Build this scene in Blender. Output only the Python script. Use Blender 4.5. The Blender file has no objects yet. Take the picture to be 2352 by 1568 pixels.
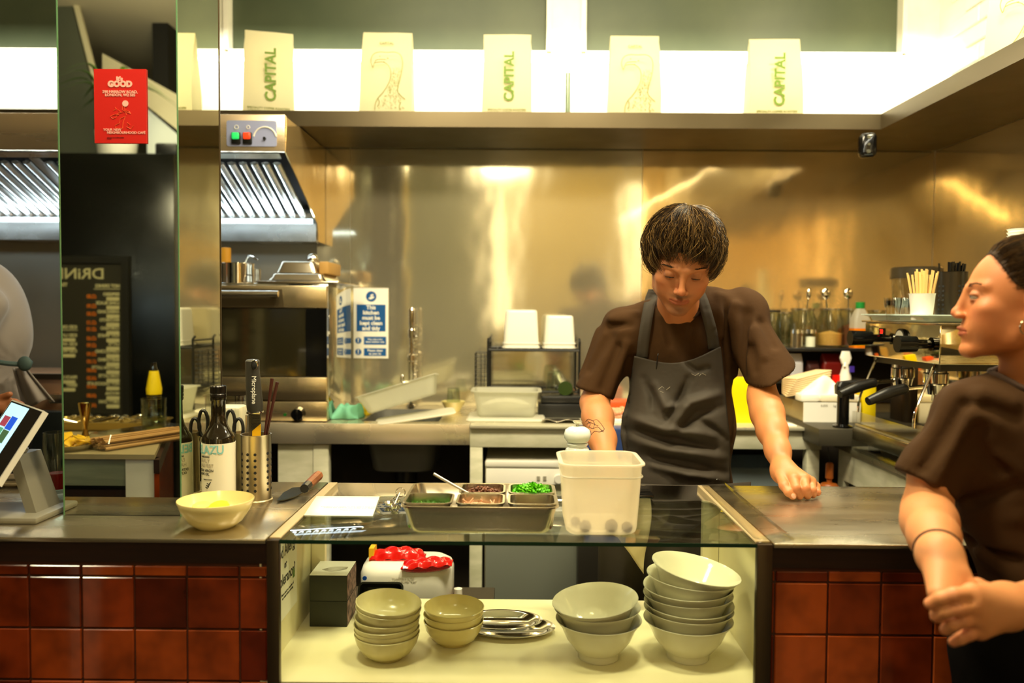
import bpy, bmesh, math, random
import numpy as np
from mathutils import Vector, Matrix, Euler
SC = bpy.context.scene
R = math.radians; PI = math.pi
# ---------------- camera ----------------
FPX = 1829.0
camd = bpy.data.cameras.new('camera'); cam = bpy.data.objects.new('camera', camd)
SC.collection.objects.link(cam); SC.camera = cam
camd.sensor_width = 36.0; camd.lens = FPX * 36.0 / 2352.0
CR = Matrix.Rotation(R(0.3), 4, 'Z') @ Matrix.Rotation(R(90 - 2.2), 4, 'X') @ Matrix.Rotation(R(0.4), 4, 'Z')
CP = Vector((0, 0, 1.37))
cam.matrix_world = Matrix.Translation(CP) @ CR
camd.clip_start = 0.05
camd.dof.use_dof = True; camd.dof.focus_distance = 1.98; camd.dof.aperture_fstop = 2.2
# ---------------- world / exposure ----------------
w = bpy.data.worlds.new('world'); SC.world = w; w.use_nodes = True
w.node_tree.nodes['Background'].inputs[0].default_value = (1.0, 0.72, 0.38, 1)
w.node_tree.nodes['Background'].inputs[1].default_value = 0.12
SC.view_settings.view_transform = 'Standard'; SC.view_settings.look = 'None'
SC.view_settings.exposure = 0.15; SC.view_settings.gamma = 1.0; SC.view_settings.use_curve_mapping = False
# ---------------- lights ----------------
def area(name, loc, tgt, sx, sy, power, col, spread=180):
    l = bpy.data.lights.new(name, 'AREA'); l.shape = 'RECTANGLE'; l.size = sx; l.size_y = sy
    l.energy = power; l.color = col; l.spread = R(spread)
    o = bpy.data.objects.new(name, l); SC.collection.objects.link(o); o.location = loc
    o.rotation_euler = (Vector(tgt) - Vector(loc)).to_track_quat('-Z', 'Y').to_euler()
    return o
WARM = (1.0, 0.86, 0.55); WARM2 = (1.0, 0.88, 0.60); COOL = (0.72, 0.9, 1.0); NEUT = (1.0, 0.95, 0.74)
# track spots over the counter (fixtures hang from the ceiling)
area('ceiling_lamp_light', (-0.5, 1.2, 3.0), (-0.3, 2.1, 0.9), 0.3, 0.3, 48, WARM)
area('ceiling_lamp_light', (0.35, 1.45, 3.0), (0.5, 2.1, 0.9), 0.3, 0.3, 50, WARM)
area('ceiling_lamp_light', (1.45, 2.4, 3.0), (1.3, 2.6, 0.9), 0.25, 0.25, 24, WARM)
area('kitchen_lamp_light', (0.1, 2.5, 3.1), (0.1, 2.9, 0.9), 1.6, 0.25, 24, WARM2)
area('rear_fill_light', (0.2, -1.9, 3.0), (0.2, -3.3, 1.4), 2.4, 0.3, 42, WARM)  # added unseen light, brightens the rear wall for the steel reflections
area('rear_fill_light', (-0.15, -1.0, 3.0), (0.2, 1.8, 1.0), 0.5, 0.5, 9, WARM)  # unseen fill from behind, no known lamp
# LED strips above the coffee shelf and in the hood
area('shelf_led_light', (-0.9, 3.40, 2.52), (-0.9, 3.56, 2.25), 5.4, 0.03, 30, NEUT)
area('shelf_led_light', (1.70, 2.2, 2.52), (1.85, 2.2, 2.25), 0.03, 2.4, 18, NEUT)
area('hood_led_light', (-1.85, 3.36, 1.730), (-1.85, 3.12, 1.95), 2.0, 0.03, 5.5, COOL)
area('hood_led_light', (-1.75, 3.15, 1.75), (-1.75, 3.2, 1.0), 1.9, 0.1, 2.0, COOL)
area('board_fill_light', (-1.9, 0.9, 2.7), (-2.1, -0.9, 1.3), 0.3, 0.3, 16, WARM)  # added light with no known lamp, brightens the chalkboard
# ---------------- pixel helpers (photo frame 2352x1568) ----------------
def ray(px, py):
    return (CR.to_3x3() @ Vector(((px - 1176) / FPX, -(py - 784) / FPX, -1)))
def at(px, py, Y):
    d = ray(px, py); return CP + d * (Y / d.y)
def on(px, py, z):
    d = ray(px, py); return CP + d * ((z - CP.z) / d.z)
# ---------------- materials ----------------
def s2l(c):
    return tuple(((v / 255.0) / 12.92 if v / 255.0 <= 0.04045 else (((v / 255.0) + 0.055) / 1.055) ** 2.4) for v in c)
MATS = {}
def mat(name, col, rough=0.5, metal=0.0, **k):
    if name in MATS: return MATS[name]
    m = bpy.data.materials.new(name); m.use_nodes = True; MATS[name] = m
    nt = m.node_tree; b = nt.nodes['Principled BSDF']; c = s2l(col) + (1,)
    b.inputs['Base Color'].default_value = c; b.inputs['Roughness'].default_value = rough
    b.inputs['Metallic'].default_value = metal
    if 'spec' in k: b.inputs['Specular IOR Level'].default_value = k['spec']
    if 'sss' in k:
        b.inputs['Subsurface Weight'].default_value = k['sss']; b.inputs['Subsurface Scale'].default_value = k.get('sscale', 0.01)
        b.inputs['Subsurface Radius'].default_value = k.get('srad', (1.0, 0.4, 0.2))
    if 'coat' in k: b.inputs['Coat Weight'].default_value = k['coat']; b.inputs['Coat Roughness'].default_value = k.get('coatr', 0.05)
    if 'sheen' in k: b.inputs['Sheen Weight'].default_value = k['sheen']
    if 'emit' in k:
        b.inputs['Emission Color'].default_value = s2l(k.get('ecol', col)) + (1,); b.inputs['Emission Strength'].default_value = k['emit']
    if 'trans' in k: b.inputs['Transmission Weight'].default_value = k['trans']; b.inputs['IOR'].default_value = k.get('ior', 1.45)
    if 'alpha' in k: b.inputs['Alpha'].default_value = k['alpha']
    tc = nt.nodes.new('ShaderNodeTexCoord')
    def mapping(scale):
        mp = nt.nodes.new('ShaderNodeMapping'); mp.inputs['Scale'].default_value = scale
        nt.links.new(tc.outputs['Object'], mp.inputs['Vector']); return mp
    def noise(scale, sc=(1, 1, 1), det=3):
        n = nt.nodes.new('ShaderNodeTexNoise'); n.inputs['Scale'].default_value = scale; n.inputs['Detail'].default_value = det
        nt.links.new(mapping(sc).outputs[0], n.inputs['Vector']); return n
    if 'var' in k:      # second colour mixed by noise: (col2, scale, stretch)
        c2, scl, st = k['var']; n = noise(scl, st, 4)
        rp = nt.nodes.new('ShaderNodeValToRGB'); rp.color_ramp.elements[0].position = 0.35; rp.color_ramp.elements[1].position = 0.65
        rp.color_ramp.elements[0].color = c; rp.color_ramp.elements[1].color = s2l(c2) + (1,)
        nt.links.new(n.outputs['Fac'], rp.inputs['Fac']); nt.links.new(rp.outputs['Color'], b.inputs['Base Color'])
    if 'rvar' in k:
        lo, hi, scl, st = k['rvar']; n = noise(scl, st, 5); mr = nt.nodes.new('ShaderNodeMapRange')
        mr.inputs['To Min'].default_value = lo; mr.inputs['To Max'].default_value = hi
        mr.inputs['From Min'].default_value = 0.3; mr.inputs['From Max'].default_value = 0.7
        nt.links.new(n.outputs['Fac'], mr.inputs['Value']); nt.links.new(mr.outputs[0], b.inputs['Roughness'])
    prev = None
    for (scl, st, strength, dist) in k.get('bump', []):
        n = noise(scl, st, 3); bp = nt.nodes.new('ShaderNodeBump'); bp.inputs['Strength'].default_value = strength; bp.inputs['Distance'].default_value = dist
        nt.links.new(n.outputs['Fac'], bp.inputs['Height'])
        if prev: nt.links.new(prev.outputs['Normal'], bp.inputs['Normal'])
        prev = bp
    if prev: nt.links.new(prev.outputs['Normal'], b.inputs['Normal'])
    if 'attr' in k:
        a = nt.nodes.new('ShaderNodeAttribute'); a.attribute_name = k['attr']
        nt.links.new(a.outputs['Color'], b.inputs['Base Color'])
    return m
def glassy(name, tint=(1, 1, 1), refl=1.0, rough=0.02, base=0.04):
    if name in MATS: return MATS[name]
    m = bpy.data.materials.new(name); m.use_nodes = True; MATS[name] = m; nt = m.node_tree; nt.nodes.clear()
    o = nt.nodes.new('ShaderNodeOutputMaterial'); mx = nt.nodes.new('ShaderNodeMixShader'); t = nt.nodes.new('ShaderNodeBsdfTransparent')
    g = nt.nodes.new('ShaderNodeBsdfGlossy'); g.inputs['Roughness'].default_value = rough; t.inputs[0].default_value = tint + (1,)
    ge = nt.nodes.new('ShaderNodeNewGeometry'); dt = nt.nodes.new('ShaderNodeVectorMath'); dt.operation = 'DOT_PRODUCT'
    nt.links.new(ge.outputs['Normal'], dt.inputs[0]); nt.links.new(ge.outputs['Incoming'], dt.inputs[1])
    def mth(op, a, b):
        n = nt.nodes.new('ShaderNodeMath'); n.operation = op
        for i, v in enumerate((a, b)):
            if isinstance(v, (int, float)): n.inputs[i].default_value = v
            elif v is not None: nt.links.new(v, n.inputs[i])
        return n.outputs[0]
    lwo = mth('ADD', mth('MULTIPLY', mth('POWER', mth('SUBTRACT', 1.0, mth('ABSOLUTE', dt.outputs['Value'], None)), 5.0), .96), .04)
    ma = nt.nodes.new('ShaderNodeMath'); ma.operation = 'MULTIPLY_ADD'; ma.inputs[1].default_value = refl; ma.inputs[2].default_value = base - 0.04
    ma.use_clamp = True
    nt.links.new(lwo, ma.inputs[0]); nt.links.new(ma.outputs[0], mx.inputs[0])
    nt.links.new(t.outputs[0], mx.inputs[1]); nt.links.new(g.outputs[0], mx.inputs[2]); nt.links.new(mx.outputs[0], o.inputs['Surface'])
    return m
def frosted(name, col, tr=0.4, rough=0.4):   # milky plastic: diffuse + translucent + a little see-through
    if name in MATS: return MATS[name]
    m = bpy.data.materials.new(name); m.use_nodes = True; MATS[name] = m; nt = m.node_tree; nt.nodes.clear()
    o = nt.nodes.new('ShaderNodeOutputMaterial'); d = nt.nodes.new('ShaderNodeBsdfPrincipled'); d.inputs['Base Color'].default_value = s2l(col) + (1,)
    d.inputs['Roughness'].default_value = rough
    tl = nt.nodes.new('ShaderNodeBsdfTranslucent'); tl.inputs[0].default_value = s2l(col) + (1,)
    tp = nt.nodes.new('ShaderNodeBsdfTransparent'); tp.inputs[0].default_value = s2l(col) + (1,)
    m1 = nt.nodes.new('ShaderNodeMixShader'); m1.inputs[0].default_value = 0.4; m2 = nt.nodes.new('ShaderNodeMixShader'); m2.inputs[0].default_value = tr
    nt.links.new(d.outputs[0], m1.inputs[1]); nt.links.new(tl.outputs[0], m1.inputs[2]); nt.links.new(m1.outputs[0], m2.inputs[1])
    nt.links.new(tp.outputs[0], m2.inputs[2]); nt.links.new(m2.outputs[0], o.inputs['Surface']); return m
# ---------------- object helpers ----------------
WM = {}
def props(o, label=None, cat=None, group=None, kind=None):
    if label: o['label'] = label
    if cat: o['category'] = cat
    if group: o['group'] = group
    if kind: o['kind'] = kind
    return o
def thing(name, label, cat, loc=(0, 0, 0), group=None, rot=(0, 0, 0)):
    o = bpy.data.objects.new(name, None); SC.collection.objects.link(o); o.empty_display_size = 0.05
    o.location = loc; o.rotation_euler = rot
    WM[o.name] = Matrix.Translation(Vector(loc)) @ Euler(rot).to_matrix().to_4x4()
    return props(o, label, cat, group)
def dup(root, loc=None, rot=None, label=None, group=None, parent=None):
    c = root.copy(); SC.collection.objects.link(c)
    if parent: c.parent = parent
    if loc is not None: c.location = loc
    if rot is not None: c.rotation_euler = rot
    if label: c['label'] = label
    if group: c['group'] = group
    for ch in [x for x in SC.collection.objects if x.parent == root]:
        dup(ch, parent=c)
    return c
def link_mesh(name, me, material, parent=None, local=False, **pr):
    o = bpy.data.objects.new(name, me); SC.collection.objects.link(o)
    if material: me.materials.append(material)
    if parent is not None:
        if not local: me.transform(WM[parent.name].inverted())
        o.parent = parent; WM[o.name] = WM[parent.name].copy()
    elif not local and len(me.vertices):
        co = np.empty(len(me.vertices) * 3); me.vertices.foreach_get('co', co); co = co.reshape(-1, 3)
        c = Vector(((co[:, 0].min() + co[:, 0].max()) / 2, (co[:, 1].min() + co[:, 1].max()) / 2, co[:, 2].min()))
        me.transform(Matrix.Translation(-c)); o.location = c; WM[o.name] = Matrix.Translation(c)
    else: WM[o.name] = Matrix.Identity(4)
    return props(o, **pr)
class MB:
    def __init__(s): s.bm = bmesh.new()
    def _tf(s, vs, M):
        if M is not None: bmesh.ops.transform(s.bm, matrix=M, verts=vs)
    def box(s, x0, x1, y0, y1, z0, z1, bev=0, M=None, seg=2):
        r = bmesh.ops.create_cube(s.bm, size=1.0); vs = r['verts']
        bmesh.ops.transform(s.bm, matrix=Matrix.Translation(((x0 + x1) / 2, (y0 + y1) / 2, (z0 + z1) / 2)) @ Matrix.Diagonal((abs(x1 - x0), abs(y1 - y0), abs(z1 - z0), 1)), verts=vs)
        if bev > 0:
            es = list({e for v in vs for e in v.link_edges})
            r2 = bmesh.ops.bevel(s.bm, geom=es, offset=bev, segments=seg, affect='EDGES', profile=0.5)
            vs = list({v for f in r2['faces'] for v in f.verts} | {v for v in vs if v.is_valid})
        s._tf(vs, M); return s
    def loft(s, rings, cap=True, closed=True, M=None):
        vr = [[s.bm.verts.new(Vector(p)) for p in r] for r in rings]; n = len(rings[0])
        for a, b in zip(vr[:-1], vr[1:]):
            for i in range(n if closed else n - 1):
                j = (i + 1) % n
                try: s.bm.faces.new((a[i], a[j], b[j], b[i]))
                except ValueError: pass
        if cap and closed:
            for r in (vr[0][::-1], vr[-1]):
                try: s.bm.faces.new(r)
                except ValueError: pass
        s._tf([v for r in vr for v in r], M); return s
    def cyl(s, p0, p1, r0, r1=None, n=20, cap=True):
        p0 = Vector(p0); p1 = Vector(p1); r1 = r0 if r1 is None else r1
        q = (p1 - p0).to_track_quat('Z', 'Y')
        ring = lambda c, r: [c + q @ Vector((math.cos(2 * PI * i / n) * r, math.sin(2 * PI * i / n) * r, 0)) for i in range(n)]
        return s.loft([ring(p0, r0), ring(p1, r1)], cap)
    def lathe(s, prof, c=(0, 0, 0), n=40, M=None, sx=1, sy=1):
        c = Vector(c); rings = []
        for r, z in prof:
            r = max(r, 1e-5)
            rings.append([c + Vector((math.cos(2 * PI * i / n) * r * sx, math.sin(2 * PI * i / n) * r * sy, z)) for i in range(n)])
        return s.loft(rings, True, True, M)
    def tube(s, pts, r, n=8, closed=False):
        pts = [Vector(p) for p in pts]; m = len(pts); rings = []; up = None
        rr = r if isinstance(r, (list, tuple)) else [r] * m
        for i in range(m):
            a = pts[(i - 1) % m] if (closed or i > 0) else pts[i]; b = pts[(i + 1) % m] if (closed or i < m - 1) else pts[i]
            t = (b - a); t = t.normalized() if t.length > 1e-9 else Vector((0, 0, 1))
            if up is None: up = t.orthogonal().normalized()
            else:
                up = up - t * up.dot(t); up = up.normalized() if up.length > 1e-6 else t.orthogonal().normalized()
            sd = t.cross(up)
            rings.append([pts[i] + (up * math.cos(2 * PI * k / n) + sd * math.sin(2 * PI * k / n)) * rr[i] for k in range(n)])
        if closed: rings.append(rings[0]); return s.loft(rings, False)
        return s.loft(rings, True)
    def ell(s, c, r, rot=None, u=20, v=12):
        q = bmesh.ops.create_uvsphere(s.bm, u_segments=u, v_segments=v, radius=1.0)
        M = Matrix.Translation(Vector(c)) @ (Euler(rot).to_matrix().to_4x4() if rot else Matrix.Identity(4)) @ Matrix.Diagonal((r[0], r[1], r[2], 1))
        s._tf(q['verts'], M); return s
    def poly(s, pts, thick, nrm, M=None):      # extruded outline
        n = Vector(nrm).normalized() * thick; a = [Vector(p) for p in pts]
        return s.loft([a, [p + n for p in a]], True, True, M)
    def grid(s, f, nu, nv, M=None):            # f(u,v)->point
        g = [[s.bm.verts.new(Vector(f(i / nu, j / nv))) for j in range(nv + 1)] for i in range(nu + 1)]
        for i in range(nu):
            for j in range(nv): s.bm.faces.new((g[i][j], g[i + 1][j], g[i + 1][j + 1], g[i][j + 1]))
        s._tf([v for r in g for v in r], M); return s
    def build(s, name, material, parent=None, ang=28, fix=True, solid=0, sub=0, M=None, local=False, **pr):
        if fix: bmesh.ops.recalc_face_normals(s.bm, faces=s.bm.faces[:])
        if M is not None: bmesh.ops.transform(s.bm, matrix=M, verts=s.bm.verts[:])
        me = bpy.data.meshes.new(name); s.bm.to_mesh(me); s.bm.free()
        me.polygons.foreach_set('use_smooth', [True] * len(me.polygons)); me.set_sharp_from_angle(angle=R(ang))
        o = link_mesh(name, me, material, parent, local, **pr)
        if solid: md = o.modifiers.new('s', 'SOLIDIFY'); md.thickness = solid; md.offset = 0
        if sub: md = o.modifiers.new('d', 'SUBSURF'); md.levels = sub; md.render_levels = sub
        return o
def rrect(w, d, r, z, n=6, cx=0, cy=0):
    out = []
    for qx, qy, a0 in ((1, 1, 0), (-1, 1, 90), (-1, -1, 180), (1, -1, 270)):
        for i in range(n + 1):
            a = R(a0 + 90 * i / n); out.append(Vector((cx + qx * (w / 2 - r) + math.cos(a) * r, cy + qy * (d / 2 - r) + math.sin(a) * r, z)))
    return out
def pan(mb, w, d, h, taper=0.01, r=0.02, lip=0.006, t=0.0015, z=0, fr=0.012, M=None):   # open rounded box with a lip
    w2, d2 = w - 2 * taper, d - 2 * taper
    rings = [rrect(w2 - 2 * fr * .6, d2 - 2 * fr * .6, max(r - fr * .4, .003), z), rrect(w2 - fr * .3, d2 - fr * .3, r, z + fr * .35), rrect(w2, d2, r, z + fr),
             rrect(w, d, r, z + h - .003), rrect(w + 2 * lip, d + 2 * lip, r + lip, z + h - .003), rrect(w + 2 * lip, d + 2 * lip, r + lip, z + h),
             rrect(w - 2 * t, d - 2 * t, r, z + h), rrect(w2 - 2 * t, d2 - 2 * t, r, z + fr), rrect(w2 - 2 * fr, d2 - 2 * fr, max(r - fr * .4, .003), z + t * 1.5)]
    return mb.loft(rings, True, True, M)
FACE = Matrix.Rotation(R(90), 4, 'X')    # text plane facing -y
def text(s, size, material, M, parent=None, name='lettering', ext=0.0003, align='CENTER', font=None, sx=1.0, sp=1.0, bold=0.0, **pr):
    cu = bpy.data.curves.new('t', 'FONT'); cu.body = s; cu.size = size; cu.align_x = align; cu.align_y = 'CENTER'; cu.extrude = ext
    cu.resolution_u = 3; cu.space_line = sp; cu.offset = bold
    o = bpy.data.objects.new('t', cu); SC.collection.objects.link(o)
    dg = bpy.context.evaluated_depsgraph_get(); me = bpy.data.meshes.new_from_object(o.evaluated_get(dg))
    bpy.data.objects.remove(o); bpy.data.curves.remove(cu)
    me.transform(M @ Matrix.Diagonal((sx, 1, 1, 1))); me.materials.clear()
    return link_mesh(name, me, material, parent, **pr)
def T(x, y=None, z=None): return Matrix.Translation(Vector(x) if y is None else Vector((x, y, z)))
def RX(a): return Matrix.Rotation(R(a), 4, 'X')
def RY(a): return Matrix.Rotation(R(a), 4, 'Y')
def RZ(a): return Matrix.Rotation(R(a), 4, 'Z')
def spline(pts, n=8):     # Catmull-Rom
    P = [Vector(p) for p in pts]; out = []
    for i in range(len(P) - 1):
        a, b, c, d = P[max(i - 1, 0)], P[i], P[i + 1], P[min(i + 2, len(P) - 1)]
        for k in range(n):
            t = k / n; out.append(0.5 * ((2 * b) + (c - a) * t + (2 * a - 5 * b + 4 * c - d) * t * t + (3 * b - a - 3 * c + d) * t ** 3))
    out.append(P[-1]); return out
# ---------------- materials used widely ----------------
STEELW = mat('wall_steel', (222, 194, 138), 0.3, 0.80, rvar=(0.07, 0.15, 2.0, (1, 1, .3)), bump=[(1.3, (1.6, 1.6, .9), 1.0, .005)])  # warm tone of the reflections put into the base colour
STEELL = mat('wall_steel_grey_refl', (212, 204, 176), 0.3, 0.78, rvar=(0.07, 0.15, 2.0, (1, 1, .3)), bump=[(1.3, (1.6, 1.6, .9), 1.0, .005)])  # same steel, reflected grey tone put into the base colour
STEEL = mat('steel', (190, 180, 160), 0.28, 0.95, rvar=(.2, .38, 8, (1, 1, 1)), bump=[(300, (1, .02, 1), .05, .001)])
STEELT = mat('counter_steel', (186, 176, 152), 0.25, 0.95, rvar=(.16, .38, 4, (.4, 2, 1)), bump=[(1.6, (1, 1, 1), .25, .02), (200, (.02, 1, 1), .04, .001)])
STEELC = mat('hood_steel', (205, 205, 200), 0.25, 0.95, rvar=(.2, .34, 5, (1, 1, 1)))
CHROME = mat('chrome', (235, 230, 220), 0.07, 1.0)
SATIN = mat('satin_steel', (205, 195, 175), 0.24, 1.0)
DARKST = mat('dark_steel', (80, 70, 55), 0.35, 0.8)
WHITE = mat('white_paint', (238, 236, 222), 0.45, var=((228, 226, 208), 6, (1, 1, 1)))
CREAM = mat('cream_paint', (224, 222, 198), 0.55, var=((200, 200, 172), 9, (1, 1, 3)), bump=[(30, (1, 1, 1), .2, .002)])
BLACK = mat('black_plastic', (18, 18, 17), 0.4)
BLACKG = mat('black_gloss', (10, 10, 10), 0.12)
BLACKM = mat('black_matte', (16, 15, 12), 0.8)
WPLAS = mat('white_plastic', (240, 238, 228), 0.35)
MILK = frosted('milky_plastic', (242, 240, 226), 0.15)
MILK2 = frosted('clear_milky_plastic', (240, 240, 228), 0.5, 0.25)
GLASS = glassy('clear_glass', (.93, .97, .93))
GLASSB = glassy('jar_glass', (.9, .93, .88), 1.6)
GTINT = glassy('case_glass', (.93, .97, .92), 1.0, 0.02, .05)
CPLAS = glassy('clear_plastic', (.93, .93, .9), 1.2, .08, .07)
PORC = mat('porcelain', (226, 222, 198), 0.12, coat=.3)
YELB = mat('yellow_bowl', (224, 208, 140), 0.18, coat=.3)
CREB = mat('stoneware', (216, 206, 162), 0.22, var=((198, 186, 130), 14, (1, 1, 1)))
REDP = mat('red_plastic', (200, 16, 12), 0.3)
WOOD = mat('wood_handle', (150, 88, 46), 0.45, var=((112, 60, 28), 30, (1, 1, .2)))
PAPER = mat('paper', (242, 240, 228), 0.7)
GREENT = mat('green_print', (96, 128, 22), 0.6)
INK = mat('ink', (40, 40, 30), 0.6)
SIGNB = mat('sign_blue', (10, 84, 150), 0.4)
# ================= THE SETTING =================
def struct(mb, name, m, **k): return mb.build(name, m, kind='structure', **k)
XR = 1.85; YB = 3.56
struct(MB().box(-4.6, 2.0, -3.4, 3.7, -0.1, 0), 'floor', mat('floor_dark', (70, 62, 50), 0.4, var=((50, 44, 36), 4, (1, 1, 1))))
struct(MB().box(-4.6, 2.0, -3.4, 3.7, 3.2, 3.3), 'ceiling', mat('ceiling_paint', (215, 205, 180), 0.8))
struct(MB().box(-4.6, -4.5, -3.4, 3.7, 0, 3.2), 'wall_left', mat('left_wall_paint', (120, 110, 90), 0.8))
struct(MB().box(-4.6, 2.0, -3.4, -3.3, 0, 3.2), 'wall_front', mat('front_wall_paint', (208, 184, 120), 0.8))
# back wall: dark below, steel in the middle, lit white board, windows above
w1 = MB().box(-4.5, XR, YB, YB + .1, 0, 2.5)
for a, b in ((-4.5, -3.0), (-1.42, -1.30), (at(1267, 60, YB).x, at(1335, 60, YB).x), (at(2083, 60, YB).x, XR + .1)):
    w1.box(a, b, YB, YB + .1, 2.5, 3.2)
struct(w1, 'wall_back', WHITE)
struct(MB().box(-4.5, at(728, 500, YB).x, YB - .006, YB, 0.9, 2.09), 'trim_1', mat('steel_blue', (160, 158, 145), 0.4, 0.85, rvar=(.35, .5, 3, (1, 1, 1))))
struct(MB().box(at(728, 500, YB).x + .002, at(806, 500, YB).x - .002, YB - .006, YB, 0.9, 2.09), 'trim_2', STEELL)
struct(MB().box(at(806, 500, YB).x, at(1474, 500, YB).x - .001, YB - .009, YB, 0.9, 2.09), 'trim_3', STEELL)
struct(MB().box(at(1474, 500, YB).x + .001, XR - .009, YB - .009, YB, 0.9, 2.09), 'trim_4', STEELW)
struct(MB().box(-4.5, XR, YB - .012, YB, 0, .9), 'trim_5', mat('low_wall', (42, 34, 24), 0.8))
struct(MB().box(-4.5, XR, YB - .03, YB, 2.14, at(1200, 131, YB - .03).z), 'trim_6', mat('lit_board', (248, 248, 240), 0.5))
struct(MB().box(-4.5, XR, YB - .035, YB + .1, at(1200, 131, YB - .03).z + .001, at(1200, 124, YB - .03).z), 'trim_7', WHITE)
# right wall: white painted brick above, steel below
struct(MB().box(XR, XR + .1, -3.4, YB + .1, 0, 3.2), 'wall_right', mat('white_brick', (240, 238, 225), 0.6, bump=[(9, (1, 1, 3), .6, .01)]))
bk = MB(); bz = 2.16; row = 0
while bz < 3.2:
    y0 = -0.2 + (0.11 if row % 2 else 0)
    while y0 < YB - .23:
        bk.box(XR - .012, XR, y0, y0 + .212, bz, bz + .066, bev=.004, seg=1); y0 += .222
    bz += .076; row += 1
struct(bk, 'trim_8', MATS['white_brick'])
yy = [-3.3, -.9, .35, 1.6, 2.75, YB - .01]
for i in range(5):
    struct(MB().box(XR - .008, XR, yy[i] + .001, yy[i + 1] - .001, 0.9, 2.09), 'trim_%d' % (9 + i), STEELW)
struct(MB().box(XR - .006, XR, -3.3, YB - .01, 0, .9), 'trim_14', MATS['low_wall'])
# windows
NG = mat('night_glass', (66, 76, 58), 0.4, 0.0, var=((84, 92, 70), 1.6, (1, 1, 1)), spec=.3)
def window(n, x0, x1):
    z0, z1 = at(1200, 124, YB).z + .012, 3.2; fw = .022
    o = struct(MB().box(x0, x0 + fw, YB - .01, YB + .08, z0, z1).box(x1 - fw, x1, YB - .01, YB + .08, z0, z1).box(x0 + fw, x1 - fw, YB - .01, YB + .08, z0 - .02, z0)
               .box(x0 + fw, x1 - fw, YB + .0, YB + .08, z1 - .03, z1), 'window_%d' % n, WHITE)
    MB().box(x0 + fw, x1 - fw, YB + .045, YB + .055, z0, z1 - .03).build('pane', NG, o)
window(1, -3.0, -1.42); window(2, -1.30, at(1267, 60, YB).x); window(3, at(1335, 60, YB).x, at(2083, 60, YB).x)
# dark room behind the camera (seen only in the mirror): black cabinet wall
struct(MB().box(-2.35, -2.25, -3.3, -1.75, 0, 3.2), 'wall_side', mat('dark_wall', (20, 18, 14), 0.8))

# rear wall: grey panel and two glowing strips added for reflections in the steel
struct(MB().box(-4.5, -.30, -3.3, -3.285, 0, 3.2), 'trim_15', mat('rear_grey', (120, 122, 100), .8))
STREAKM = mat('streak_glow', (255, 236, 190), .5, emit=13.0)
for n_, x_ in ((4, -.22), (5, 1.56)):
    o = struct(MB().box(x_ - .06, x_ + .06, -3.285, -3.27, 1.1, 3.05), 'window_%d' % n_, DARKST); MB().box(x_ - .024, x_ + .024, -3.2695, -3.262, 1.15, 3.0).build('pane', STREAKM, o)  # unseen glowing strips added for the streaks, no real windows

# ================= shelf =================
SH = mat('shelf_metal', (92, 82, 62), 0.35, 0.75, rvar=(.28, .42, 3, (1, 1, 1)))
sh = MB().box(-4.4, 1.41, 3.13, YB - .03, 2.084, 2.1435).build('coffee_shelf', SH, label='long brown metal shelf along the back wall under the windows, holding coffee bags', cat='shelf')
MB().box(1.41, XR - .013, -0.5, YB - .03, 2.084, 2.1435).build('coffee_shelf', SH, label='brown metal shelf running along the right wall towards the viewer', cat='shelf')
EM = mat('led_emit', (255, 248, 225), 0.5, emit=7.0)
ls = thing('led_strip', 'thin bright LED strip along the top of the lit white board above the shelf', 'light strip', (0.2, YB - .04, at(1200, 140, YB - .04).z))
MB().box(-4.3, XR - .03, YB - .045, YB - .03, at(1200, 143, YB - .04).z, at(1200, 137, YB - .04).z).build('diffuser', EM, ls)
# coffee bags
BAGM = frosted('bag_paper', (222, 216, 182), 0.0, .5)
BAGG = mat('bag_glossy_print', (110, 120, 40), .6)
def bag_mesh(w, d, h, seed=0):
    rnd = random.Random(seed); mb = MB(); rings = []
    for t, ww, dd in ((0, 1, 1), (.02, 1.01, 1.02), (.3, 1.0, 1.0), (.6, .985, .72), (.8, .97, .42), (.93, .96, .14), (1, .955, .05)):
        rg = []
        for (sx, sy) in ((-1, -1), (-.33, -1.0), (.33, -1.0), (1, -1), (1.0, 0), (1, 1), (.33, 1), (-.33, 1), (-1, 1), (-1.0, 0)):
            gx = .9 if sy == 0 and .2 < t < .9 else 1
            j = (rnd.random() - .5) * .004
            rg.append(Vector((sx * w / 2 * ww * gx + j, sy * d / 2 * dd + j * .6 - (.0 if t < .9 else 0), h * t + (j * 1.2 if t > .9 else 0))))
        rings.append(rg)
    return mb.loft(rings)
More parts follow.
